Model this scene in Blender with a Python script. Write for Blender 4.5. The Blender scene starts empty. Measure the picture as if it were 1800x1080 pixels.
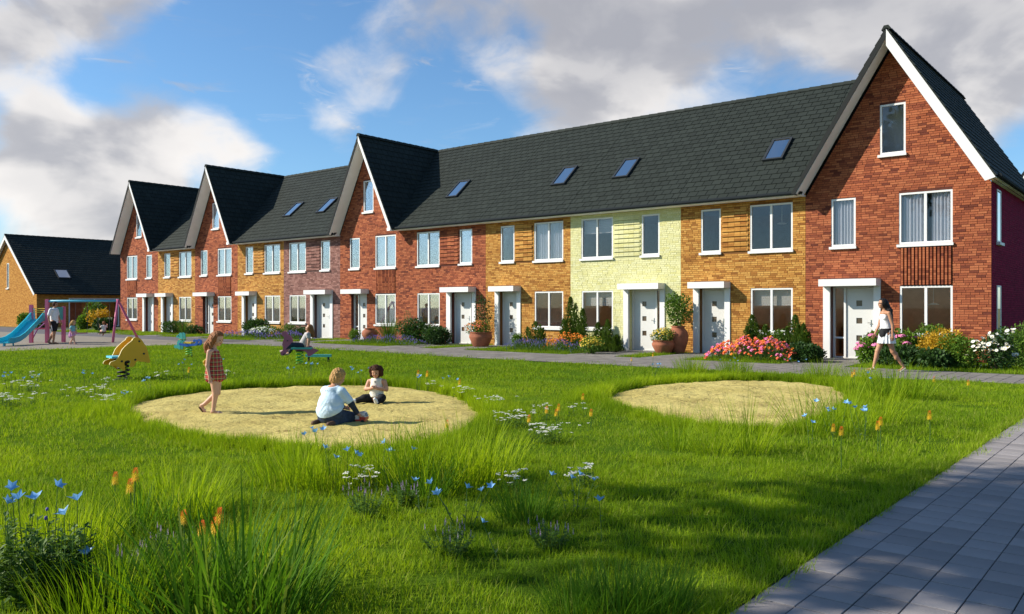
import bpy, math, random
import numpy as np
from mathutils import Vector, Matrix, Euler, noise as mnoise

random.seed(11)
rng = np.random.default_rng(11)
SC = bpy.context.scene
COL = SC.collection
pi = math.pi

# ------------------------------------------------------------------ camera
YAW = math.atan2(0.63476, 0.77271)
cam = bpy.data.cameras.new('camera')
cam.lens = 29.0
cam.sensor_width = 36.0
cam.clip_start = 0.05
cam.clip_end = 4000
camo = bpy.data.objects.new('camera', cam)
COL.objects.link(camo)
camo.location = (0, 0, 1.55)
camo.rotation_euler = (pi / 2, 0, YAW)
SC.camera = camo

# ------------------------------------------------------------------ sun and exposure
SUN_DIR = Vector((1.15, 1.0, -1.0)).normalized()
sun = bpy.data.lights.new('sun', 'SUN')
sun.energy = 5.0
sun.angle = math.radians(0.55)
sun.color = (1.0, 0.925, 0.80)
suno = bpy.data.objects.new('sun', sun)
suno.rotation_euler = SUN_DIR.to_track_quat('-Z', 'Y').to_euler()
suno.location = (-20, -20, 30)
COL.objects.link(suno)
SC.view_settings.view_transform = 'Standard'
SC.view_settings.look = 'None'
SC.view_settings.gamma = 1.0
SC.view_settings.use_curve_mapping = False
SC.view_settings.exposure = 0.58
try:
    SC.cycles.max_bounces = 6
    SC.cycles.transparent_max_bounces = 12
    SC.cycles.sample_clamp_indirect = 6.0
except Exception:
    pass


# ------------------------------------------------------------------ node helpers
class NT:
    def __init__(s, tree):
        s.t = tree
        s.n = tree.nodes
        s.l = tree.links

    def new(s, typ, **kw):
        n = s.n.new(typ)
        for k, v in kw.items():
            setattr(n, k, v)
        return n

    def put(s, sock, v):
        if hasattr(v, 'is_linked') or isinstance(v, bpy.types.NodeSocket):
            s.l.new(v, sock)
        else:
            sock.default_value = v

    def math(s, op, a, b=0.0, clamp=False):
        n = s.new('ShaderNodeMath', operation=op, use_clamp=clamp)
        s.put(n.inputs[0], a)
        s.put(n.inputs[1], b)
        return n.outputs[0]

    def vmath(s, op, a, b=(0, 0, 0), scale=None):
        n = s.new('ShaderNodeVectorMath', operation=op)
        s.put(n.inputs[0], a)
        s.put(n.inputs[1], b)
        if scale is not None:
            s.put(n.inputs['Scale'], scale)
        return n.outputs['Value'] if op in ('DOT_PRODUCT', 'LENGTH', 'DISTANCE') else n.outputs[0]

    def noise(s, vec, scale, detail=4, rough=0.55, dist=0.0):
        n = s.new('ShaderNodeTexNoise')
        s.put(n.inputs['Vector'], vec)
        n.inputs['Scale'].default_value = scale
        n.inputs['Detail'].default_value = detail
        n.inputs['Roughness'].default_value = rough
        n.inputs['Distortion'].default_value = dist
        return n.outputs[0]

    def maprange(s, v, a, b, c=0.0, d=1.0, smooth=False):
        n = s.new('ShaderNodeMapRange')
        if smooth:
            n.interpolation_type = 'SMOOTHSTEP'
        s.put(n.inputs[0], v)
        for i, x in enumerate((a, b, c, d)):
            s.put(n.inputs[i + 1], x)
        return n.outputs[0]

    def mix(s, f, a, b, blend='MIX'):
        n = s.new('ShaderNodeMix', data_type='RGBA', blend_type=blend)
        s.put(n.inputs[0], f)
        s.put(n.inputs[6], a if not isinstance(a, tuple) else (*a[:3], 1))
        s.put(n.inputs[7], b if not isinstance(b, tuple) else (*b[:3], 1))
        return n.outputs[2]

    def ramp(s, f, stops):
        n = s.new('ShaderNodeValToRGB')
        e = n.color_ramp.elements
        while len(e) < len(stops):
            e.new(0.5)
        for i, (p, c) in enumerate(stops):
            e[i].position = p
            e[i].color = (*c[:3], 1)
        s.put(n.inputs[0], f)
        return n.outputs[0]


def px_dir(px, py):
    t, v = (px - 900) / 1450, (540 - py) / 1450
    d = Vector((-0.63476 + t * 0.77271, 0.77271 + t * 0.63476, v))
    return d.normalized()


# ------------------------------------------------------------------ world: clear sky with broken cloud
W = bpy.data.worlds.new('World')
SC.world = W
W.use_nodes = True
T = NT(W.node_tree)
T.n.clear()
sky = T.new('ShaderNodeTexSky', sky_type='NISHITA')
sky.sun_disc = False
sky.sun_elevation = math.asin(-SUN_DIR.z)
sky.sun_rotation = math.atan2(-SUN_DIR.x, -SUN_DIR.y)
sky.altitude = 0
sky.air_density = 1.0
sky.dust_density = 0.6
sky.ozone_density = 2.5
tc = T.new('ShaderNodeTexCoord')
dirv = T.vmath('NORMALIZE', tc.outputs['Generated'])

# banks of cloud as they stand over the roofs: (direction, radius, weight)
BANKS = [(px_dir(300, 200), 0.10, 0.20), (px_dir(400, 250), 0.075, 0.18), (px_dir(190, 260), 0.10, 0.20), (px_dir(60, 240), 0.10, 0.22), (px_dir(110, 350), 0.12, 0.26), (px_dir(250, 330), 0.09, 0.18), (px_dir(330, 95), 0.035, 0.07), (px_dir(430, 102), 0.03, 0.06), (px_dir(250, 102), 0.03, 0.06), (px_dir(420, 150), 0.05, 0.10),
         (px_dir(50, 10), 0.13, 0.22), (px_dir(230, -40), 0.11, 0.22), (px_dir(0, 90), 0.06, 0.12), (px_dir(1000, 0), 0.20, 0.28), (px_dir(760, -40), 0.12, 0.24), (px_dir(1350, -10), 0.26, 0.32), (px_dir(1640, 40), 0.18, 0.26), (px_dir(1080, 110), 0.13, 0.22),
         (px_dir(1740, 190), 0.14, 0.24), (px_dir(670, 110), 0.10, 0.12), (px_dir(540, 110), 0.07, 0.10), (px_dir(590, 220), 0.05, 0.16), (px_dir(1000, 170), 0.07, 0.14),
         (px_dir(420, 70), 0.10, -0.20), (px_dir(150, 150), 0.06, -0.16),  (px_dir(540, 270), 0.06, -0.12), (px_dir(20, 130), 0.03, -0.08),
         (px_dir(780, 180), 0.07, -0.20), (px_dir(860, 210), 0.06, -0.12), (px_dir(1290, 140), 0.05, -0.10), (px_dir(1690, 100), 0.035, -0.10), (px_dir(1790, 330), 0.06, -0.14), (px_dir(520, 60), 0.05, -0.08)]


def density(off, det):
    p = T.vmath('ADD', T.vmath('MULTIPLY', dirv, (1.0, 1.0, 1.75)), off)
    a = T.noise(p, 3.1, det, 0.50, 0.35)
    return a


bank = None
for d, r, w in BANKS:
    dist = T.vmath('DISTANCE', dirv, tuple(d))
    m = T.maprange(dist, 0.0, r, w, 0.0, True)
    bank = m if bank is None else T.math('ADD', bank, m)
fluff = T.noise(T.vmath('MULTIPLY', dirv, (1.0, 1.0, 1.5)), 13.0, 8, 0.58, 0.5)
d0 = T.math('ADD', T.math('ADD', density((0, 0, 0), 8), bank), T.math('MULTIPLY', T.math('SUBTRACT', fluff, 0.5), 0.34))
cover = T.maprange(d0, 0.52, 0.80, 0.0, 0.97, True)
wisp = T.noise(T.vmath('MULTIPLY', dirv, (1.0, 1.0, 4.2)), 9.0, 8, 0.60, 0.9)
wispc = T.math('MULTIPLY', T.maprange(wisp, 0.53, 0.72, 0.0, 0.62, True), T.maprange(d0, 0.40, 0.56, 0.15, 1.0))
cover = T.math('MAXIMUM', cover, wispc)
# lit and shaded sides: thinner towards the sun means lit
s0 = T.math('ADD', T.noise(T.vmath('MULTIPLY', dirv, (1.0, 1.0, 1.75)), 6.5, 5, 0.5, 0.4), T.math('MULTIPLY', density((0, 0, 0), 3), 1.1))
s1v = T.vmath('ADD', T.vmath('MULTIPLY', dirv, (1.0, 1.0, 1.75)), (-0.030, -0.024, 0.075))
s1 = T.math('ADD', T.noise(s1v, 6.5, 5, 0.5, 0.4), T.math('MULTIPLY', T.noise(s1v, 3.1, 3, 0.5, 0.35), 1.1))
lit = T.maprange(T.math('ADD', T.math('SUBTRACT', s0, s1), T.math('MULTIPLY', T.math('SUBTRACT', fluff, 0.5), 0.25)), -0.17, 0.17, 0.0, 1.0, True)
thick = T.maprange(d0, 0.60, 1.0, 1.0, 0.0, True)
sepd = T.new('ShaderNodeSeparateXYZ')
T.l.new(dirv, sepd.inputs[0])
base_ = T.maprange(sepd.outputs[2], 0.16, 0.33, 0.20, -0.16, True)      # high cloud shows its grey underside
lum = T.math('ADD', T.math('ADD', T.math('MULTIPLY', lit, 0.62), T.math('MULTIPLY', thick, 0.30)), base_)
ccol = T.ramp(lum, [(0.0, (3.3, 3.35, 3.7)), (0.35, (4.0, 4.0, 4.25)), (0.62, (5.3, 5.2, 5.25)), (1.0, (7.5, 7.2, 6.95))])
skyc = T.vmath('MULTIPLY', sky.outputs[0], (0.80, 1.08, 1.26))
final = T.mix(cover, skyc, ccol)
bg = T.new('ShaderNodeBackground')
T.l.new(final, bg.inputs[0])
bg.inputs[1].default_value = 0.088
wo = T.new('ShaderNodeOutputWorld')
T.l.new(bg.outputs[0], wo.inputs[0])

# ------------------------------------------------------------------ materials
MATS = {}


def mat(name, col, rough=0.6, var=0.0, vscale=6.0, bump=0.0, bscale=40.0, spec=0.3, island=0.0, metal=0.0, coord='Object', trans=0.0, emit=None):
    m = bpy.data.materials.new(name)
    m.use_nodes = True
    N = NT(m.node_tree)
    b = N.n['Principled BSDF']
    c = (*col, 1)
    b.inputs['Roughness'].default_value = rough
    b.inputs['Specular IOR Level'].default_value = spec
    b.inputs['Metallic'].default_value = metal
    t = N.new('ShaderNodeTexCoord')
    out = None
    if island:
        g = N.new('ShaderNodeNewGeometry')
        oi = N.new('ShaderNodeObjectInfo')
        r = N.math('FRACT', N.math('ADD', g.outputs['Random Per Island'], oi.outputs['Random']))
        out = N.mix(r, tuple(x * (1 - island) for x in col), tuple(min(1, x * (1 + island)) for x in col))
    if var:
        nz = N.noise(t.outputs[coord], vscale, 5)
        f = N.maprange(nz, 0.3, 0.7, 1 - var, 1 + var)
        src = out if out is not None else c
        out = N.vmath('MULTIPLY', src, f) if out is not None else N.vmath('MULTIPLY', tuple(col), f)
    if out is not None:
        N.l.new(out, b.inputs['Base Color'])
    else:
        b.inputs['Base Color'].default_value = c
    if bump:
        bp = N.new('ShaderNodeBump')
        bp.inputs['Strength'].default_value = bump
        bp.inputs['Distance'].default_value = 0.02
        N.l.new(N.noise(t.outputs[coord], bscale, 5), bp.inputs['Height'])
        N.l.new(bp.outputs[0], b.inputs['Normal'])
    if trans:
        tr = N.new('ShaderNodeBsdfTranslucent')
        if out is not None:
            N.l.new(out, tr.inputs[0])
        else:
            tr.inputs[0].default_value = c
        mx = N.new('ShaderNodeMixShader')
        mx.inputs[0].default_value = trans
        N.l.new(b.outputs[0], mx.inputs[1])
        N.l.new(tr.outputs[0], mx.inputs[2])
        N.l.new(mx.outputs[0], N.n['Material Output'].inputs[0])
    MATS[name] = m
    return m


def brick_mat(name, cols, rough=0.85):
    """fired brick: every brick its own tone out of the ramp, sandy grain"""
    m = bpy.data.materials.new(name)
    m.use_nodes = True
    N = NT(m.node_tree)
    b = N.n['Principled BSDF']
    g = N.new('ShaderNodeNewGeometry')
    oi = N.new('ShaderNodeObjectInfo')
    t = N.new('ShaderNodeTexCoord')
    r = N.math('FRACT', N.math('ADD', g.outputs['Random Per Island'], N.math('MULTIPLY', oi.outputs['Random'], 7.31)))
    n = len(cols)
    c = N.ramp(r, [(i / (n - 1), q) for i, q in enumerate(cols)])
    nz = N.noise(t.outputs['Object'], 1.3, 4)
    c = N.vmath('MULTIPLY', c, N.maprange(nz, 0.3, 0.7, 0.86, 1.14))
    c = N.vmath('MULTIPLY', c, N.maprange(N.noise(t.outputs['Object'], 0.45, 3), 0.35, 0.65, 0.93, 1.07))
    nz2 = N.noise(t.outputs['Object'], 45.0, 4)
    c = N.vmath('MULTIPLY', c, N.maprange(nz2, 0.3, 0.7, 0.82, 1.18))
    N.l.new(c, b.inputs['Base Color'])
    b.inputs['Roughness'].default_value = rough
    b.inputs['Specular IOR Level'].default_value = 0.2
    bp = N.new('ShaderNodeBump')
    bp.inputs['Strength'].default_value = 0.35
    bp.inputs['Distance'].default_value = 0.006
    N.l.new(nz2, bp.inputs['Height'])
    N.l.new(bp.outputs[0], b.inputs['Normal'])
    MATS[name] = m
    return m


def brick_tex(name, c1, c2, cm):
    """brickwork too far or too oblique to pick the bricks apart"""
    m = bpy.data.materials.new(name)
    m.use_nodes = True
    N = NT(m.node_tree)
    b = N.n['Principled BSDF']
    t = N.new('ShaderNodeTexCoord')
    s = N.new('ShaderNodeSeparateXYZ')
    N.l.new(t.outputs['Object'], s.inputs[0])
    cb = N.new('ShaderNodeCombineXYZ')
    N.l.new(N.math('ADD', s.outputs[0], s.outputs[1]), cb.inputs[0])
    N.l.new(s.outputs[2], cb.inputs[1])
    br = N.new('ShaderNodeTexBrick')
    N.l.new(cb.outputs[0], br.inputs[0])
    for i, q in ((1, c1), (2, c2), (3, cm)):
        br.inputs[i].default_value = (*q, 1)
    br.inputs['Scale'].default_value = 1.0
    br.inputs['Mortar Size'].default_value = 0.006
    br.inputs['Brick Width'].default_value = 0.22
    br.inputs['Row Height'].default_value = 0.0667
    br.inputs['Bias'].default_value = -0.1
    N.l.new(N.vmath('MULTIPLY', br.outputs[0], N.maprange(N.noise(t.outputs['Object'], 6, 5), 0.3, 0.7, 0.8, 1.2)), b.inputs['Base Color'])
    bp = N.new('ShaderNodeBump')
    bp.inputs['Strength'].default_value = 0.6
    bp.inputs['Distance'].default_value = 0.01
    bp.invert = True
    N.l.new(br.outputs['Fac'], bp.inputs['Height'])
    N.l.new(bp.outputs[0], b.inputs['Normal'])
    b.inputs['Roughness'].default_value = 0.85
    b.inputs['Specular IOR Level'].default_value = 0.05
    MATS[name] = m
    return m


def leaf_mat(name, a, b2, trans=0.35, rough=0.55, spec=0.25):
    m = bpy.data.materials.new(name)
    m.use_nodes = True
    N = NT(m.node_tree)
    b = N.n['Principled BSDF']
    g = N.new('ShaderNodeNewGeometry')
    oi = N.new('ShaderNodeObjectInfo')
    t = N.new('ShaderNodeTexCoord')
    r = N.math('ADD', N.math('MULTIPLY', g.outputs['Random Per Island'], 0.75), N.math('MULTIPLY', oi.outputs['Random'], 0.25))
    c = N.mix(r, a, b2)
    nz = N.noise(t.outputs['Object'], 3.0, 3)
    c = N.vmath('MULTIPLY', c, N.maprange(nz, 0.3, 0.7, 0.8, 1.2))
    N.l.new(c, b.inputs['Base Color'])
    b.inputs['Roughness'].default_value = rough
    b.inputs['Specular IOR Level'].default_value = spec
    tr = N.new('ShaderNodeBsdfTranslucent')
    N.l.new(N.vmath('MULTIPLY', c, (1.15, 1.1, 0.6)), tr.inputs[0])
    mx = N.new('ShaderNodeMixShader')
    mx.inputs[0].default_value = trans
    N.l.new(b.outputs[0], mx.inputs[1])
    N.l.new(tr.outputs[0], mx.inputs[2])
    N.l.new(mx.outputs[0], N.n['Material Output'].inputs[0])
    MATS[name] = m
    return m


def grass_mat(name, dark, light, dry, trans=0.4):
    """blades: tone by blade, by tuft and by broad patches of the lawn"""
    m = bpy.data.materials.new(name)
    m.use_nodes = True
    N = NT(m.node_tree)
    b = N.n['Principled BSDF']
    g = N.new('ShaderNodeNewGeometry')
    oi = N.new('ShaderNodeObjectInfo')
    patch = N.noise(oi.outputs['Location'], 0.55, 4)
    r = N.math('ADD', N.math('MULTIPLY', g.outputs['Random Per Island'], 0.55), N.math('MULTIPLY', oi.outputs['Random'], 0.25))
    r = N.math('ADD', r, N.maprange(patch, 0.33, 0.67, -0.38, 0.50))
    c = N.mix(N.math('MINIMUM', N.math('MAXIMUM', r, 0.0), 1.0), dark, light)
    dr = N.maprange(N.math('FRACT', N.math('MULTIPLY', g.outputs['Random Per Island'], 13.7)), 0.87, 1.0, 0.0, 0.85)
    c = N.mix(dr, c, dry)
    N.l.new(c, b.inputs['Base Color'])
    b.inputs['Roughness'].default_value = 0.65
    b.inputs['Specular IOR Level'].default_value = 0.10
    tr = N.new('ShaderNodeBsdfTranslucent')
    N.l.new(N.vmath('MULTIPLY', c, (1.2, 1.15, 0.5)), tr.inputs[0])
    mx = N.new('ShaderNodeMixShader')
    mx.inputs[0].default_value = trans
    N.l.new(b.outputs[0], mx.inputs[1])
    N.l.new(tr.outputs[0], mx.inputs[2])
    N.l.new(mx.outputs[0], N.n['Material Output'].inputs[0])
    MATS[name] = m
    return m


def glass_mat(name, tint, base=0.22, refl=(0.9, 0.94, 1.0)):
    m = bpy.data.materials.new(name)
    m.use_nodes = True
    m.use_transparent_shadow = True
    N = NT(m.node_tree)
    N.n.remove(N.n['Principled BSDF'])
    tr = N.new('ShaderNodeBsdfTransparent')
    tr.inputs[0].default_value = (*tint, 1)
    gl = N.new('ShaderNodeBsdfGlossy')
    gl.inputs['Roughness'].default_value = 0.02
    gl.inputs[0].default_value = (*refl, 1)
    fr = N.new('ShaderNodeFresnel')
    fr.inputs[0].default_value = 1.5
    f = N.math('ADD', N.math('MULTIPLY', fr.outputs[0], 0.55), base, True)
    mx = N.new('ShaderNodeMixShader')
    N.l.new(f, mx.inputs[0])
    N.l.new(tr.outputs[0], mx.inputs[1])
    N.l.new(gl.outputs[0], mx.inputs[2])
    N.l.new(mx.outputs[0], N.n['Material Output'].inputs[0])
    MATS[name] = m
    return m


brick_mat('red_brick', [(0.12, 0.03, 0.018), (0.27, 0.074, 0.032), (0.34, 0.100, 0.042), (0.39, 0.128, 0.055), (0.31, 0.088, 0.037), (0.20, 0.052, 0.026)])
brick_mat('ochre_brick', [(0.22, 0.085, 0.018), (0.40, 0.185, 0.04), (0.48, 0.24, 0.055), (0.52, 0.285, 0.075), (0.43, 0.205, 0.045), (0.31, 0.125, 0.026)])
brick_mat('lime_brick', [(0.58, 0.55, 0.25), (0.61, 0.585, 0.30), (0.63, 0.61, 0.335), (0.64, 0.625, 0.36), (0.615, 0.595, 0.31), (0.585, 0.555, 0.24)])
brick_mat('mauve_brick', [(0.13, 0.06, 0.05), (0.22, 0.105, 0.085), (0.27, 0.135, 0.11), (0.31, 0.165, 0.135), (0.25, 0.12, 0.10), (0.17, 0.075, 0.06)])
mat('red_mortar', (0.10, 0.03, 0.02), 0.95, 0.2)
mat('ochre_mortar', (0.17, 0.075, 0.02), 0.95, 0.2)
mat('lime_mortar', (0.50, 0.49, 0.26), 0.95, 0.15)
mat('mauve_mortar', (0.11, 0.06, 0.05), 0.95, 0.2)
brick_tex('shaded_red_brick', (0.27, 0.006, 0.040), (0.18, 0.005, 0.030), (0.11, 0.004, 0.022))  # red brick of the unlit end wall, its shade put into the colour
brick_tex('far_ochre_brick', (0.50, 0.25, 0.06), (0.32, 0.13, 0.028), (0.30, 0.15, 0.045))
brick_tex('far_red_brick', (0.34, 0.09, 0.05), (0.22, 0.05, 0.03), (0.2, 0.1, 0.07))
mat('white_paint', (0.68, 0.68, 0.665), 0.45, 0.03, 3)
mat('white_soffit', (0.86, 0.85, 0.83), 0.6, 0.04, 2)
mat('door_paint', (0.60, 0.60, 0.575), 0.4, 0.03, 2)
mat('roof_tile', (0.0235, 0.029, 0.025), 0.75, 0.07, 2.0, 0.25, 60, 0.12, 0.13)
mat('roof_deck', (0.016, 0.018, 0.018), 0.9)
mat('gutter_metal', (0.014, 0.018, 0.021), 0.8, spec=0.1)
mat('skylight_frame', (0.03, 0.033, 0.035), 0.4)
glass_mat('pane_glass', (0.95, 0.95, 0.94), 0.0)
glass_mat('upper_glass', (0.92, 0.93, 0.95), 0.015)
glass_mat('skylight_glass', (0.5, 0.5, 0.5), 0.85, (1.0, 0.92, 0.84))
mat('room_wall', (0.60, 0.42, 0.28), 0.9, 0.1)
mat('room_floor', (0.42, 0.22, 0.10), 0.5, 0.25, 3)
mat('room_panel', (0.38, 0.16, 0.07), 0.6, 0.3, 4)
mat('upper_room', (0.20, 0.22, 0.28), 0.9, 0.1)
mat('curtain_cloth', (0.74, 0.74, 0.76), 0.9, trans=0.25)
mat('blind_cloth', (0.5, 0.48, 0.46), 0.9)
mat('lamp_white', (0.8, 0.78, 0.7), 0.5)
m = mat('lamp_lit', (0.8, 0.78, 0.7), 0.5)
m.node_tree.nodes['Principled BSDF'].inputs['Emission Color'].default_value = (1.0, 0.80, 0.58, 1)
m.node_tree.nodes['Principled BSDF'].inputs['Emission Strength'].default_value = 9.0
mat('spy_pane', (0.085, 0.062, 0.042), 0.18, 0.3, 9, spec=0.6)
mat('steel', (0.5, 0.5, 0.5), 0.3, metal=1.0)
mat('terracotta', (0.30, 0.105, 0.055), 0.8, 0.22, 5, 0.25, 30)
mat('soil', (0.03, 0.02, 0.014), 0.95, 0.3)
mat('bark', (0.09, 0.062, 0.04), 0.9, 0.3, 8, 0.5, 30)
mat('stem_green', (0.06, 0.13, 0.025), 0.6, 0.2)
mat('stem_brown', (0.10, 0.08, 0.045), 0.7, 0.2)


# ------------------------------------------------------------------ mesh building
class MB:
    def __init__(s):
        s.v = []
        s.f = []
        s.m = []

    def add(s, vs, fs, mi=0):
        o = len(s.v)
        s.v.extend(tuple(p) for p in vs)
        s.f.extend(tuple(i + o for i in f) for f in fs)
        s.m.extend([mi] * len(fs))

    def box(s, x0, x1, y0, y1, z0, z1, mi=0):
        s.add([(x0, y0, z0), (x1, y0, z0), (x1, y1, z0), (x0, y1, z0), (x0, y0, z1), (x1, y0, z1), (x1, y1, z1), (x0, y1, z1)],
              [(0, 3, 2, 1), (4, 5, 6, 7), (0, 1, 5, 4), (1, 2, 6, 5), (2, 3, 7, 6), (3, 0, 4, 7)], mi)

    def obox(s, o, u, v, n, a, b, c, mi=0):
        """box from corner o along vectors u*a, v*b, n*c"""
        o, u, v, n = Vector(o), Vector(u) * a, Vector(v) * b, Vector(n) * c
        p = [o, o + u, o + u + v, o + v]
        p += [q + n for q in p]
        s.add(p, [(0, 3, 2, 1), (4, 5, 6, 7), (0, 1, 5, 4), (1, 2, 6, 5), (2, 3, 7, 6), (3, 0, 4, 7)], mi)

    def quad(s, a, b, c, d, mi=0):
        s.add([a, b, c, d], [(0, 1, 2, 3)], mi)

    def poly(s, pts, mi=0):
        s.add(pts, [tuple(range(len(pts)))], mi)

    def prism(s, pts, n, mi=0):
        """flat outline pts extruded by vector n"""
        k = len(pts)
        n = Vector(n)
        a = [Vector(p) for p in pts]
        b = [p + n for p in a]
        s.add(a + b, [tuple(range(k - 1, -1, -1)), tuple(range(k, 2 * k))] + [(i, (i + 1) % k, k + (i + 1) % k, k + i) for i in range(k)], mi)

    def tube(s, pts, rad, seg=8, mi=0, cap=True):
        pts = [Vector(p) for p in pts]
        if not hasattr(rad, '__len__'):
            rad = [rad] * len(pts)
        rings = []
        up = None
        for i, p in enumerate(pts):
            d = (pts[min(i + 1, len(pts) - 1)] - pts[max(i - 1, 0)]).normalized()
            if up is None:
                up = d.orthogonal().normalized()
            else:
                up = (up - d * up.dot(d))
                up = up.normalized() if up.length > 1e-6 else d.orthogonal().normalized()
            w = d.cross(up)
            rings.append([p + (up * math.cos(2 * pi * k / seg) + w * math.sin(2 * pi * k / seg)) * rad[i] for k in range(seg)])
        vs = [q for r in rings for q in r]
        fs = []
        for i in range(len(rings) - 1):
            for k in range(seg):
                a, b = i * seg + k, i * seg + (k + 1) % seg
                fs.append((a, b, b + seg, a + seg))
        if cap:
            fs.append(tuple(range(seg - 1, -1, -1)))
            fs.append(tuple((len(rings) - 1) * seg + k for k in range(seg)))
        s.add(vs, fs, mi)

    def lathe(s, prof, seg=24, o=(0, 0, 0), mi=0):
        vs = []
        for r, z in prof:
            vs += [(o[0] + r * math.cos(2 * pi * k / seg), o[1] + r * math.sin(2 * pi * k / seg), o[2] + z) for k in range(seg)]
        fs = []
        for i in range(len(prof) - 1):
            for k in range(seg):
                a, b = i * seg + k, i * seg + (k + 1) % seg
                fs.append((a, b, b + seg, a + seg))
        s.add(vs, fs, mi)

    def ball(s, c, r, seg=10, rings=7, mi=0):
        if not hasattr(r, '__len__'):
            r = (r, r, r)
        vs = [(c[0], c[1], c[2] - r[2])]
        for i in range(1, rings):
            a = -pi / 2 + pi * i / rings
            vs += [(c[0] + r[0] * math.cos(a) * math.cos(2 * pi * k / seg), c[1] + r[1] * math.cos(a) * math.sin(2 * pi * k / seg), c[2] + r[2] * math.sin(a)) for k in range(seg)]
        vs.append((c[0], c[1], c[2] + r[2]))
        fs = [(0, 1 + (k + 1) % seg, 1 + k) for k in range(seg)]
        for i in range(rings - 2):
            for k in range(seg):
                a, b = 1 + i * seg + k, 1 + i * seg + (k + 1) % seg
                fs.append((a, b, b + seg, a + seg))
        t = len(vs) - 1
        o = 1 + (rings - 2) * seg
        fs += [(t, o + k, o + (k + 1) % seg) for k in range(seg)]
        s.add(vs, fs, mi)

    def mesh(s, name, mats, smooth=False):
        me = bpy.data.meshes.new(name)
        me.from_pydata(s.v, [], s.f)
        mats = mats if isinstance(mats, (list, tuple)) else [mats]
        for m in mats:
            me.materials.append(MATS[m] if isinstance(m, str) else m)
        if len(mats) > 1:
            me.polygons.foreach_set('material_index', s.m)
        if smooth:
            me.polygons.foreach_set('use_smooth', [True] * len(me.polygons))
        me.update()
        return me

    def build(s, name, mats, parent=None, smooth=False, **kw):
        return link(name, s.mesh(name, mats, smooth), parent, **kw)


def link(name, data, parent=None, loc=None, rotz=None, scale=None, **props):
    o = bpy.data.objects.new(name, data)
    COL.objects.link(o)
    if parent is not None:
        o.parent = parent
    if loc is not None:
        o.location = loc
    if rotz is not None:
        o.rotation_euler = (0, 0, rotz)
    if scale is not None:
        o.scale = (scale,) * 3 if not hasattr(scale, '__len__') else scale
    for k, v in props.items():
        o[k] = v
    return o


def tag(o, label, cat, group=None):
    o['label'] = label
    o['category'] = cat
    if group:
        o['group'] = group
    return o


def thing(name, label, cat, loc=(0, 0, 0), rotz=0.0, group=None, scale=None):
    o = link(name, None, None, loc, rotz, scale)
    o.empty_display_size = 0.2
    return tag(o, label, cat, group)


def copy_tree(o, loc=None, rotz=None, scale=None, label=None):
    r = o.copy()
    COL.objects.link(r)
    if loc is not None:
        r.location = loc
    if rotz is not None:
        r.rotation_euler = (0, 0, rotz)
    if scale is not None:
        r.scale = (scale,) * 3
    if label:
        r['label'] = label
    for ch in list(o.children):
        c = ch.copy()
        COL.objects.link(c)
        c.parent = r
        for g in list(ch.children):
            d = g.copy()
            COL.objects.link(d)
            d.parent = c
    return r


CAMZ, FPX = 1.55, 1450.0


def gnd(px, py, z=0.0):
    """the point of the ground that shows at this place of the photograph"""
    Z = FPX * (CAMZ - z) / (py - 540)
    t = (px - 900) / FPX * Z
    return Vector((-0.63476 * Z + t * 0.77271, 0.77271 * Z + t * 0.63476, z))


def dist(p):
    return (-0.63476 * p[0] + 0.77271 * p[1])


def in_view(x, y, margin=1.5):
    Z = -0.63476 * x + 0.77271 * y
    r = 0.77271 * x + 0.63476 * y
    return Z > 2.6 and abs(r) < Z * 0.62 + margin

# ------------------------------------------------------------------ ground, lawn, paths
FY = 25.4        # the terrace's front wall
def sheet(name, pts, z, m, **kw):
    b = MB()
    b.poly([(x, y, z) for x, y in pts])
    return b.build(name, m, **kw)


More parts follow.
